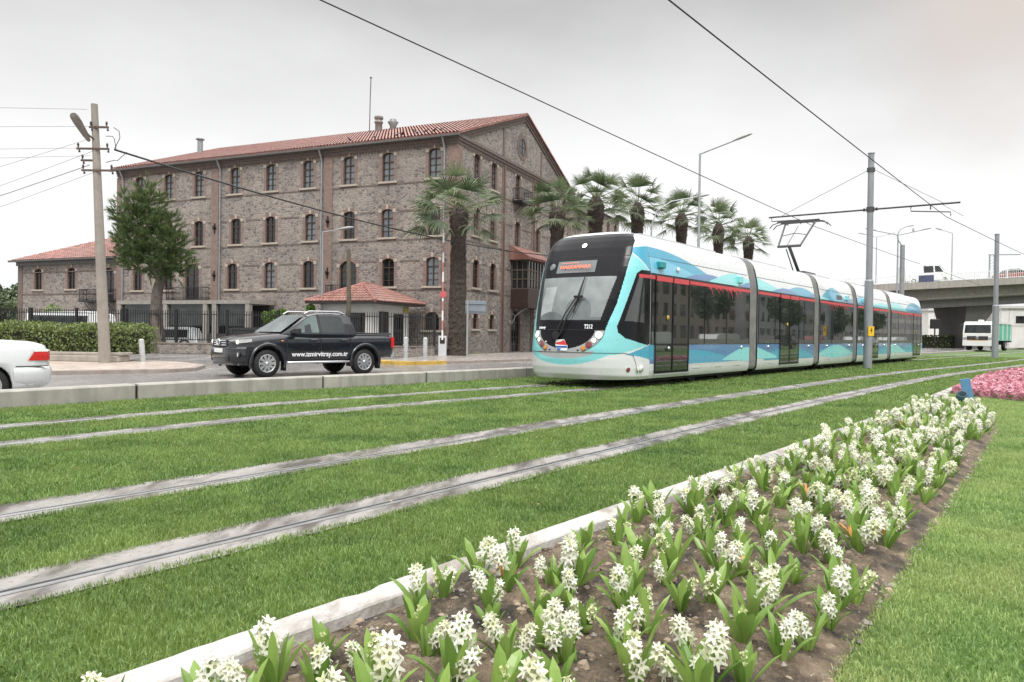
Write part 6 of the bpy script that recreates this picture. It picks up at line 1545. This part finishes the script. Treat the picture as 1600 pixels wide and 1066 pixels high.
for sg in (-1, 1):
    b = MB(); b.bevbox(1.62, 1.80, min(sg*.93, sg*1.16), max(sg*.93, sg*1.16), 1.17, 1.37, .04); b.box(1.68, 1.74, min(sg*.86, sg*.95), max(sg*.86, sg*.95), 1.19, 1.24); b.build('wing_mirror', M_trim, pk)
    b = MB(); # headlamp, wrapping round the corner
    P = []
    for x, y in ((.045, .42), (.075, .60), (.16, .79), (.32, .885), (.46, .925)): P.append((x, y))
    b.loft([[(x-.012, sg*(y+.014), lerp(.885, .965, i/4)), (x-.012, sg*(y+.014), lerp(1.0, 1.045, i/4))] for i, (x, y) in enumerate(P)], closed=False); h_ = b.build('headlight', M_hl, pk)
    b = MB(); b.lathe([(.055, 0), (.05, -.012), (.001, -.016)], c=(.12, sg*.78, .955), n=14, axis='x'); b.build('lamp', emit('headlamp_lit', (1, .93, .8), 1.0), h_)
    b = MB(); b.lathe([(.085, .02), (.085, -.02), (.06, -.01)], c=(.12, sg*.80, .62), n=16, axis='x', caps=False); b.lathe([(.06, -.01), (.001, -.014)], c=(.12, sg*.80, .62), n=16, axis='x', mat=1, caps=False); b.build('fog_light', [M_trim, M_hl], pk)
    b = MB(); b.box(4.95, 5.055, min(sg*.84, sg*.945), max(sg*.84, sg*.945), .80, 1.12); b.build('tail_light', M_red, pk)
b = MB()
for z in (.86, .92, .98): b.loft([[(.0+.02+.25*(abs(y)/.8)**3-.062, y, z), (.0+.02+.25*(abs(y)/.8)**3-.055, y, z+.026), (.06+.25*(abs(y)/.8)**3, y, z+.026), (.06+.25*(abs(y)/.8)**3, y, z)] for y in np.linspace(-.50, .50, 11)], 0)
b.build('grille', M_chrome, pk)
b = MB(); b.box(-.012, .05, -.46, .46, .84, 1.01); b.box(-.02, .06, -.55, .55, .44, .62); b.build('grille_recess', M_black, pk)
b = MB(); b.loft([[(x, y, z) for z, x in ((.33, .10), (.40, -.03), (.80, -.045), (.845, .0))] for y in np.linspace(-.64, .64, 9)][:0] or [[(-.03+.32*(abs(y)/.93)**4, y, .40), (-.05+.32*(abs(y)/.93)**4, y, .56), (-.05+.32*(abs(y)/.93)**4, y, .76), (-.01+.32*(abs(y)/.93)**4, y, .83), (.2+.3*(abs(y)/.93)**4, y, .83), (.2+.3*(abs(y)/.93)**4, y, .40)] for y in np.linspace(-.93, .93, 15)], 0, smooth=True); b.build('front_bumper', M_pk, pk)
b = MB(); b.loft([[(-.0+.3*(abs(y)/.9)**4, y, .34), (-.02+.3*(abs(y)/.9)**4, y, .40), (.1+.3*(abs(y)/.9)**4, y, .40), (.1+.3*(abs(y)/.9)**4, y, .34)] for y in np.linspace(-.78, .78, 9)], 0); b.build('skid_plate', simple('grey_plastic', (.16, .16, .16), .5, .1, 4), pk)
b = MB(); b.lathe([(.095, .0), (.095, -.02), (.08, -.024), (.078, -.012)], c=(-.05, 0, .945), n=24, axis='x', caps=False); b.lathe([(.08, -.011), (.001, -.012)], c=(-.05, 0, .945), n=24, axis='x', mat=1, caps=False)
for pts in (((-.035, .07), (0, .005), (.035, .07)), ((-.068, .03), (-.03, -.066), (0, -.005), (.03, -.066), (.068, .03))): b.tube([(-.066, y, .945+z) for y, z in pts], .009, 6)
b.build('emblem', [M_chrome, M_trim], pk)
b = MB(); b.bevbox(-.075, -.05, -.26, .26, .67, .78, .004); pl_ = b.build('number_plate', simple('plate_white', (.70, .70, .68), .4, .05, 4), pk)
b = MB(); b.box(-.077, -.0755, .22, .256, .675, .775); b.build('plate_band', simple('plate_blue', (.02, .08, .35), .4, .05, 4), pl_)
b = MB(); b.loft([[(4.98, y, .50), (5.10, y, .52), (5.11, y, .66), (4.98, y, .68)] for y in (-.88, .88)], 0); b.build('rear_bumper', simple('bright_bumper', (.60, .61, .62), .25, .08, 4, metal=.6), pk)
b = MB()
for sg in (-1, 1): b.tube([(1.5, sg*.90, .40), (1.6, sg*.99, .40), (3.4, sg*.99, .40), (3.5, sg*.90, .40)], .035, 8)
b.build('side_step', M_chrome, pk)
FT = Matrix(((1, 0, 0, 1.60), (0, 0, -1, -.962), (0, 1, 0, .565), (0, 0, 0, 1)))
text_mesh('door_lettering', 'www.izmirvitray.com.tr', .19, M_white, FT, body, .003, .004, .98)
b = MB(); b.bevbox(.60, .66, -.962, -.945, .93, .96, .006) if False else b.bevbox(1.28, 1.36, -.968, -.94, .98, 1.01, .008); b.build('side_indicator', M_amber, body)
# ---- the silver white saloon car, only its tail in view
M_sv = carpaint('silver_paint', (.62, .64, .64), .15, .3)
sd_ = empty('saloon_car', (-10.98, 9.62, -.1), math.atan2(DY, DX), 'silver white saloon car cut by the left edge, only its tail in view', 'car')
hi = ip([0, .1, .5, 1.1, 1.4, 3.55, 3.9, 4.2, 4.32, 4.38, 4.42], [.62, .72, .80, .88, .92, .96, 1.0, .985, .95, .85, .62]); lo = ip([0, .2, .6, 3.9, 4.3, 4.42], [.25, .2, .22, .22, .26, .34])
wf = ip([0, .1, .4, .8, 3.6, 4.1, 4.3, 4.42], [.55, .68, .80, .85, .85, .83, .76, .62])
sb_ = car_lower(4.42, lo, hi, wf, [(.85, .35, .30), (3.45, .35, .30)], 0, 1, belt=.86).build('body', [M_sv, M_black], sd_)
b = MB(); st = [(1.25, .92, .76, .93), (1.9, .94, .78, 1.38), (2.6, .95, .78, 1.44), (3.1, .96, .78, 1.38), (3.75, .98, .74, .99)]
b.loft([[(x, -wb, zb-.05), (x, -wb+.16*(zt-zb)/.48, zt-.03), (x, 0, zt+.02), (x, wb-.16*(zt-zb)/.48, zt-.03), (x, wb, zb-.05)] for x, zb, wb, zt in st], 0, smooth=False); cb = b.build('cab', M_sv, sd_)
b = MB()
for sg in (-1, 1): b.poly([(x, sg*(.79-.16*(z-.95)/.48), z) for x, z in ((1.6, .99), (3.3, 1.0), (2.95, 1.33), (2.0, 1.33))])
b.add([(3.12, -.55, 1.37), (3.70, -.62, 1.035), (3.70, .62, 1.035), (3.12, .55, 1.37)], [(0, 1, 2, 3)]); b.build('window', M_carglass, cb)
for ax in (.85, 3.45):
    for sg in (-1, 1): wheel(sd_, ax, sg*.73, .30, .305, .2, sg)
for sg in (-1, 1):
    b = MB(); P = [(4.0, .828), (4.1, .812), (4.2, .79), (4.33, .735), (4.385, .66)]
    b.loft([[(x+.006, sg*(y+.022), .70), (x+.006+.05*(i == 0), sg*(y+.024), .78), (x+.004+.09*(i == 0), sg*(y+.02), .845)] for i, (x, y) in enumerate(P)], 0, closed=False); tl = b.build('tail_light', M_red, sd_)
    b = MB(); b.loft([[(x+.008, sg*(y+.020), .846), (x+.004, sg*(y+.012), .885)] for x, y in P[1:]], 0, closed=False); b.build('clear_lens', M_lampw, tl)
b = MB(); path = [(3.80, .835), (4.0, .845), (4.2, .82), (4.33, .76), (4.42, .64), (4.47, .42), (4.48, .2)]; path = [(x, -y) for x, y in path]+[(4.485, 0)]+[(x, y) for x, y in path[::-1]]
def outw(i):
    a, c = path[max(0, i-1)], path[min(len(path)-1, i+1)]; d = Vector((c[0]-a[0], c[1]-a[1])).normalized(); return Vector((d.y, -d.x))
rr = []
for i, (x, y) in enumerate(path):
    o_ = outw(i); rr.append([(x+o_.x*q, y+o_.y*q, z) for q, z in ((-.10, .26), (-.03, .29), (.015, .40), (.022, .50), (.012, .575), (-.02, .60), (-.10, .61))])
b.loft(rr, 0, closed=False, smooth=True); b.build('rear_bumper', M_sv, sd_)
b = MB()
for sg in (-1, 1): b.box(3.83, 4.3, min(sg*.845, sg*.80), max(sg*.853, sg*.80), .603, .615)
b.build('bumper_gap', M_trim, sd_)
# ---- the small white lorry far on the road
x, y = 46.2, 75.0
lz = empty('garbage_truck', (x, y, .10), math.atan2(.68, .73), 'white lorry with a green tipper body coming along the road under the flyover', 'lorry')
lz.scale = (1.08, 1.08, 1.08)
M_lw = simple('lorry_white', (.72, .72, .71), .35, .05, 2, coat=.3, dirt=.25)
b = MB(); b.loft([[(x_, -w_, z_), (x_, w_, z_), (x1_, w_, z_), (x1_, -w_, z_)] for x_, x1_, w_, z_ in ((.05, 1.9, 1.18, .50), (.0, 1.9, 1.2, .9), (.0, 1.9, 1.2, 1.55), (.16, 1.9, 1.18, 2.45), (.35, 1.85, 1.12, 2.68))], 0); cb = b.build('cab', M_lw, lz)
b = MB(); b.add([(-.012+.02, -1.08, 1.62), (-.012+.02, 1.08, 1.62), (.125, 1.03, 2.38), (.125, -1.03, 2.38)], [(0, 1, 2, 3)]); 
for sg in (-1, 1): b.add([(.25, sg*1.205, 1.62), (1.2, sg*1.205, 1.62), (1.2, sg*1.19, 2.3), (.35, sg*1.19, 2.3)], [(0, 1, 2, 3)])
b.build('windscreen', M_carglass, cb)
b = MB(); b.box(-.03, .0, -.85, .85, 1.0, 1.34); b.box(-.05, .0, -.5, .5, .58, .74); b.build('grille', M_trim, cb)
b = MB(); 
for z in (1.08, 1.2): b.box(-.045, -.03, -.75, .75, z, z+.03)
b.tube([(-.05, 0, 1.18), (-.05, 0, 1.28)], .02, 5); b.tube([(-.05, 0, 1.18), (-.05, .08, 1.12)], .02, 5); b.tube([(-.05, 0, 1.18), (-.05, -.08, 1.12)], .02, 5)
b.lathe([(.13, -.05), (.11, -.06)], c=(0, 0, 1.18), n=16, axis='x', caps=False); b.build('emblem', M_chrome, cb)
for sg in (-1, 1):
    b = MB(); b.box(-.035, .02, min(sg*.88, sg*1.15), max(sg*.88, sg*1.15), 1.02, 1.24); b.build('headlight', M_hl, cb)
    b = MB(); b.bevbox(.05, .12, min(sg*1.28, sg*1.5), max(sg*1.28, sg*1.5), 1.75, 2.4, .02); b.tube([(.1, sg*1.15, 2.4), (.1, sg*1.4, 2.42)], .02, 5); b.build('wing_mirror', M_trim, cb)
b = MB(); b.box(-.06, .2, -1.2, 1.2, .45, .92); b.build('bumper', M_lw, cb)
b = MB(); b.box(-.045, -.028, -.85, .85, .93, .97); b.build('orange_line', simple('orange_line', (.65, .28, .05), .4, .1, 4), cb)
b = MB(); b.bevbox(.5, .9, -.3, .1, 2.68, 2.85, .03); b.build('roof_box', M_lw, cb)
b = MB(); b.box(2.0, 6.2, -1.15, 1.15, .95, 2.55); b.build('tipper_body', simple('tipper_green', (.12, .42, .31), .4, .15, 2, dirt=.3), lz)
b = MB(); 
for x_ in (2.0, 3.4, 4.8, 6.1): b.box(x_-.05, x_+.07, -1.2, 1.2, .95, 2.7)
b.box(1.95, 6.2, -1.22, -1.12, 2.5, 2.72); b.box(1.95, 6.2, 1.12, 1.22, 2.5, 2.72); b.build('tipper_frame', M_lw, lz)
b = MB(); b.box(.3, 6.1, -.5, .5, .55, .9); b.box(6.2, 7.1, -1.0, 1.0, .8, 2.4); b.build('chassis', M_under, lz)
for ax in (1.2, 4.6):
    for sg in (-1, 1): wheel(lz, ax, sg*1.0, .47, .48, .3, sg, 6, .55)
# ---- flyover
FY = 96.0; FS = .066
def fz(x): return 8.15+FS*(x-50)
ov = empty('flyover', (0, 0, 0), 0, 'grey concrete flyover crossing behind the tram on the right', 'flyover')
M_fly = concrete('flyover_concrete', (.33, .305, .275), .5); M_flyd = concrete('flyover_dark', (.12, .118, .115), .4)
X0, X1 = 30, 100; YW = 12
def fbox(b, y0, y1, d0, d1, x0=X0, x1=X1, mat=0): b.loft([[(x, y0, fz(x)+d0), (x, y1, fz(x)+d0), (x, y1, fz(x)+d1), (x, y0, fz(x)+d1)] for x in np.linspace(x0, x1, 15)], mat)
b = MB(); fbox(b, FY-.3, FY+YW, -.75, .0); fbox(b, FY-.35, FY+.05, -.75, .10); fbox(b, FY+YW-.05, FY+YW+.3, -.75, .1); b.build('deck', M_fly, ov)
b = MB(); b.loft([[(x, FY+1.4, fz(x)-.75), (x, FY+.9, fz(x)-2.05), (x, FY+1.2, fz(x)-2.2), (x, FY+YW-1.2, fz(x)-2.2), (x, FY+YW-1.4, fz(x)-.75)] for x in np.linspace(X0, X1, 15)], 0); b.build('girder', concrete('girder_concrete', (.32, .30, .27), .4), ov)
b = MB(); fbox(b, FY+1.6, FY+YW-1.6, -3.2, -2.2); b.build('underside_beam', M_flyd, ov)
b = MB(); zt = fz(58)-3.15
b.loft([[(59.3, FY+3, -.2), (61.3, FY+3, -.2), (61.3, FY+9, -.2), (59.3, FY+9, -.2)], [(59.3, FY+3, 2.6), (61.3, FY+3, 2.6), (61.3, FY+9, 2.6), (59.3, FY+9, 2.6)], [(59.0, FY+2.2, zt+.2), (63.2, FY+2.2, zt+.4), (63.2, FY+10, zt+.4), (59.0, FY+10, zt+.2)]]); b.build('pier', M_flyd, ov)
for k, y in enumerate((FY-.2, FY+YW+.1)):
    b = MB(); n = 0
    fbox(b, y-.04, y+.04, 1.05, 1.13); fbox(b, y-.03, y+.03, .16, .22)
    x = X0
    while x < X1:
        big = n % 17 == 0; w_ = .13 if big else .035; b.box(x-w_/2, x+w_/2, y-w_/2, y+w_/2, fz(x)+.08, fz(x)+(1.2 if big else 1.06)); x += .24; n += 1
    b.build('railing', M_white, ov)
b = MB(); b.loft([[(x, FY-.32, fz(x)+.15), (x, FY-.32, fz(x)+.98), (x, FY-.27, fz(x)+.98), (x, FY-.27, fz(x)+.15)] for x in (51.4, 53.3)]); bn = b.build('banner', simple('navy_banner', (.06, .07, .13), .6, .2, 2), None); tag(bn, 'dark blue banner hung on the white railing of the flyover below the van', 'banner', None)
b = MB(); b.loft([[(x, FY+YW-.9, fz(x)+.1), (x, FY+YW-.9, fz(x)+.62), (x, FY+YW-.8, fz(x)+.62), (x, FY+YW-.8, fz(x)+.1)] for x in np.linspace(X0, X1, 8)]); b.build('crash_rail', simple('navy_guard', (.09, .10, .16), .5, .2, 2), ov)
def fly_lamp(x, h, ax, heads, label): 
    return street_lamp(x, FY+YW*.5 if heads == 2 else FY+.3, h, ax, -.2, .35, label, .075, heads, z=fz(x)+.0)
fly_lamp(49.0, 6.8, 1.5, 2, 'slim double armed lamp standing on the flyover left of the large double lamp')
l_ = fly_lamp(55.9, 6.2, -1.5, 1, 'single armed street lamp on the flyover right of the white van')
# van on the flyover
vn = empty('white_van', (51.6, FY+2.2, fz(51.6)+.02), -FS*0, 'white panel van driving over the flyover behind the white railing', 'van'); vn.rotation_euler = (0, -math.atan(FS), 0)
b = MB(); sec = []
for x, zb, zt, w_ in ((-1.0, .4, 2.35, .9), (-.9, .35, 2.45, .98), (2.6, .35, 2.5, 1.0), (3.3, .35, 2.42, .97), (4.2, .35, 1.45, .95), (4.95, .4, 1.15, .9), (5.1, .45, .9, .85)):
    sec.append([(x, -w_, zb), (x, -w_, lerp(zb, zt, .5)), (x, -w_*.93, zt-.08), (x, -w_*.8, zt), (x, w_*.8, zt), (x, w_*.93, zt-.08), (x, w_, lerp(zb, zt, .5)), (x, w_, zb)])
b.loft(sec, 0); vb = b.build('body', M_white, vn)
b = MB(); b.add([(1.35, -1.005, 1.35), (2.6, -1.005, 1.35), (2.6, -.975, 2.2), (1.35, -.975, 2.2)], [(0, 1, 2, 3)]); b.add([(2.8, -1.0, 1.4), (3.85, -.99, 1.4), (3.35, -.955, 2.15), (2.8, -.965, 2.2)], [(0, 1, 2, 3)]); b.add([(3.42, -.82, 2.33), (4.15, -.85, 1.5), (4.15, .85, 1.5), (3.42, .82, 2.33)], [(0, 1, 2, 3)]); b.build('window', M_carglass, vb)
for ax in (0, 4.0):
    for sg in (-1, 1): wheel(vn, ax, sg*.88, .34, .34, .22, sg, 6, .6)
b = MB(); b.lathe([(.35, 2.52), (.32, 2.6), (.1, 2.66)], c=(2.3, 0, 0), n=14); b.build('roof_vent', M_lampgrey, vb)
# red car and signal gantry farther along the flyover
rc = empty('red_car', (63.4, FY+3.4, fz(64)-.1), 0, 'red car half hidden behind the flyover railing at the right edge', 'car'); rc.rotation_euler = (0, -math.atan(FS), 0)
hi2 = ip([0, .3, 1, 3.2, 3.9, 4.1], [.6, .75, .88, .95, .92, .7]); lo2 = ip([0, 4.1], [.25, .25]); w2 = ip([0, .3, 3.8, 4.1], [.7, .82, .82, .7])
car_lower(4.1, lo2, hi2, w2, [(.8, .34, .3), (3.3, .34, .3)], 0, 1, step=.1).build('body', [simple('red_car_paint', (.22, .05, .045), .3, .1, 3, coat=.6), M_black], rc)
b = MB(); b.loft([[(x, -.75, .9), (x, -.62, zt), (x, .62, zt), (x, .75, .9)] for x, zt in ((.9, .92), (1.6, 1.4), (2.9, 1.42), (3.7, .97))]); b.build('cabin', M_carglass, rc)
for ax in (.8, 3.3):
    for sg in (-1, 1): wheel(rc, ax, sg*.72, .3, .3, .2, sg, 6, .6)
t = empty('sign_gantry', (62.4, FY+3, fz(62.4)), 0, 'grey lattice post of a sign gantry on the flyover at the right edge', 'gantry')
b = MB(); b.tube([(0, 0, 0), (0, 0, 3.4)], .10, 8); b.tube([(.6, 0, 0), (.6, 0, 3.4)], .06, 8)
for i in range(8): b.tube([(0, 0, i*.42), (.6, 0, i*.42+.4)], .03, 5)
b.tube([(-.1, 0, 3.4), (4, 0, 3.5)], .09, 8); b.build('frame', M_lampgrey, t)
# concrete mast with hook behind the tram
t = empty('grey_mast', (29.6, 57.5, 0), 0, 'grey steel mast with a curved hook arm at its top behind the tram tail', 'mast')
b = MB(); b.tube([(0, 0, -.1), (0, 0, 8.3)], [.2, .17], 14); b.build('shaft', M_pole, t)
b = MB(); b.tube([(0, 0, 8.2), (-.3, 0, 8.6), (-.42, 0, 9.0), (-.2, 0, 9.5), (.3, 0, 9.75), (.8, 0, 9.8)], .05, 8); b.lathe([(.09, 9.35), (.05, 9.6)], c=(.8, 0, 0), n=10); b.build('hook_arm', M_lampgrey, t)
# white buildings beyond the flyover
def hall(x, y, w, d, h, rz, label):
    t = empty('white_hall', (x, y, 0), rz, label, 'building')
    b = MB(); b.box(0, w, 0, d, -.2, h); b.build('wall', M_wash, t)
    b = MB(); b.box(-.3, w+.3, -.3, d+.3, h-.05, h+.35); b.build('roof', simple('hall_cornice', (.55, .54, .52), .7, .1, 2), t)
    b = MB()
    for i in range(int(w/4)): b.box(1+i*4, 1.12+i*4, -.04, -.002, 0, h-.06)
    b.box(.05, w-.05, -.05, -.002, h*.55, h*.55+.1); b.build('wall_ribs', simple('hall_rib', (.50, .49, .48), .7, .1, 2), t)
    for i in range(max(1, int(w/8))):
        b = MB(); b.box(2+i*8, 3.6+i*8, -.06, -.004, h*.62, h*.80); b.build('window', M_carglass, t)
    return t
hall(70.5, 128, 13.5, 14, 6.1, 0, 'plain white low hall left of the flyover pier')
hall(79, 122, 8, 16, 6.4, -R(18), 'plain white hall with a cornice right of the flyover pier')
hall(88, 150, 60, 20, 2.6, 0, 'long low pale wall far along the road at the right edge')
k = 5200; c = np.stack([rng.uniform(48, 61.5, k), rng.uniform(101, 103, k), rng.uniform(.0, 1.75, k)], 1)
t = empty('dark_hedge', (0, 0, 0), 0, 'dark clipped hedge by the far road in front of the white hall', 'hedge')
np_mesh('foliage', quads_at(c, (0, -.3, .6), rng.uniform(.15, .32, k), .35), 4, M_hedge, np.clip(rng.normal(.18, .14, k), 0, 1), t)
b = MB(); b.box(48.1, 61.4, 101.2, 102.8, -.1, 1.5); b.build('inner_twigs', MATS['dark_twigs'], t)
t = empty('traffic_signal', (52.6, 94, 0), 0, 'black boxed traffic signal on a post beside the far hedge', 'signal')
b = MB(); b.tube([(0, 0, -.1), (0, 0, 3.0)], .08, 8); b.build('post', M_iron, t); b = MB(); b.bevbox(-.55, .55, -.2, .2, 2.5, 3.7, .05); b.build('box', M_iron, t)
# distant low hills and houses closing the road
b = MB(); pts = []
for x in np.linspace(-500, 700, 60):
    h = 6+4*math.sin(x*.013)+3*math.sin(x*.041+1); pts.append((x, 480+40*math.sin(x*.01), h))
b.loft([[(x, y, -2), (x, y+20, h*.8), (x, y+90, h*1.3)] for x, y, h in pts], closed=False); tag(b.build('hills', simple('far_hill', (.20, .19, .175), .9, .25, .06, world=True)), kind='structure')
fh = None
for i, (x, y, w_, h) in enumerate(((112, 170, 12, 5.0), (128, 178, 10, 6.2), (142, 185, 14, 5.4), (104, 182, 8, 6.8), (120, 200, 16, 8))):
    t = empty('far_house', (x, y, 0), .1*i, ['far flat roofed house at the right edge nearest the road', 'far tan house behind the low pale wall', 'far wide house at the right edge of the photo', 'far narrow house just right of the white hall', 'far larger house highest behind the low pale wall'][i], 'house', 'far houses')
    b = MB(); b.box(0, w_, 0, 9, 0, h); b.build('wall', simple('far_wall_%d' % (i % 3), [(.42, .36, .30), (.36, .30, .26), (.48, .43, .38)][i % 3], .8, .15, .5), t)
    b = MB(); b.loft([[(-.4, -.4, h), (w_+.4, -.4, h), (w_+.4, 9.4, h), (-.4, 9.4, h)], [(w_*.3, 4, h+1.6), (w_*.7, 4, h+1.6), (w_*.7, 5, h+1.6), (w_*.3, 5, h+1.6)]]); b.build('roof', simple('far_roof', (.26, .13, .10), .8, .2, 1), t)
    b = MB()
    for q in range(int(w_/2.5)): b.box(.8+q*2.5, 1.8+q*2.5, -.05, -.004, h*.35, h*.7)
    b.build('window', M_carglass, t)
# parked vehicles in the yard behind the railing, seen through the bars
def yard_van(x, y, rz, w_, L, h, mat, label, cat):
    t = empty('parked_van', (x, y, -.05), rz, label, cat)
    b = MB(); sec = []
    for q, zt, ww in ((0, .7*h, .42), (.04, .95*h, .48), (.8, h, .5), (.93, .92*h, .49), (1.0, .5*h, .46)):
        sec.append([(q*L, -ww*w_, .3), (q*L, -ww*w_, .6*zt), (q*L, -ww*w_*.9, zt), (q*L, ww*w_*.9, zt), (q*L, ww*w_, .6*zt), (q*L, ww*w_, .3)])
    b.loft(sec); bb = b.build('body', mat, t)
    b = MB(); b.add([(L*.1, -.505*w_, h*.55), (L*.85, -.505*w_, h*.55), (L*.85, -.47*w_, h*.88), (L*.1, -.47*w_, h*.88)], [(0, 1, 2, 3)]); b.build('window', M_carglass, bb)
    for ax in (.2, .8):
        for sg in (-1, 1): wheel(t, L*ax, sg*.45*w_, .33, .33, .2, sg, 6, .6)
yard_van(-27.5, 43.5, -.1, 2.0, 4.6, 2.15, M_white, 'white minibus parked behind the railing at the left edge', 'minibus')
yard_van(-21.3, 43.0, .15, 1.7, 3.4, 1.35, M_sv, 'silver car parked behind the railing left of the feathery tree', 'car')
yard_van(-16.2, 43.5, .0, 1.75, 4.0, 1.4, simple('dark_car_paint', (.02, .02, .022), .25, .1, 3, coat=.8), 'dark car parked behind the railing right of the feathery tree', 'car')

# ---- the other side of the avenue, outside the photograph on the right: it shows as reflections in the tram's windows
for k, (m, n, w_, h, lab) in enumerate(((44, -24, 30, 7.5, 'long pale building across the avenue, seen only mirrored in the tram windows'), (78, -25, 26, 11, 'tall tan building across the avenue, seen only mirrored in the tram windows'), (110, -26, 60, 9, 'grey building across the avenue, seen only mirrored in the tram windows'), (185, -30, 90, 10, 'far pale block across the avenue, seen only mirrored in the tram windows'))):
    t = empty('roadside_building', (DX*m-DY*n, DY*m+DX*n, 0), math.atan2(DY, DX), lab, 'building')
    b = MB(); b.box(0, w_, -9, 0, -.1, h); b.build('wall', simple('avenue_wall_%d' % k, [(.60, .58, .55), (.34, .28, .23), (.36, .36, .36), (.5, .48, .45)][k], .8, .15, .6), t)
    b = MB()
    for q in range(int(w_/2.6)):
        for z in np.arange(1.0, h-1.6, 2.6): b.box(.8+q*2.6, 2.0+q*2.6, -.02, .04, z, z+1.5)
    b.build('window', M_pane, t)
rt = random.Random(77); pt_ = []
for k in range(10):
    m = 33+k*18+rt.uniform(-2, 2); n = -12+rt.uniform(-2.5, 2.5)-(.03*m); x, y = DX*m-DY*n, DY*m+DX*n
    if k < 4: o = bush('avenue_tree', x, y, 1.6, rt.uniform(1.8, 2.8), rt.uniform(2.0, 2.9), 1800, M_fartree, 'dark street tree across the avenue, seen only mirrored in the tram windows', 'tree', .5, 100+k, 'avenue trees'); pt_.append(o)
    else: o = copy_tree(pt_[k % 4]); o.location = (x, y, 1.6); s_ = rt.uniform(.8, 1.25); o.scale = (s_, s_, s_); o.rotation_euler = (0, 0, rt.uniform(0, 6))
for k in range(6):
    m = 40+k*11.3; n = -6.5; yard = [M_white, M_sv, MATS['dark_car_paint'], MATS['red_car_paint'], M_sv, M_white][k]
    yard_van(DX*m-DY*n, DY*m+DX*n, math.atan2(DY, DX), 1.75, 4.2, 1.45, yard, 'car on the avenue right of the lawn, seen only mirrored in the tram windows', 'car')
for o in COL.objects:
    if o.parent is None and o.get('label', '').startswith('car on the avenue'): o['group'] = 'avenue cars'
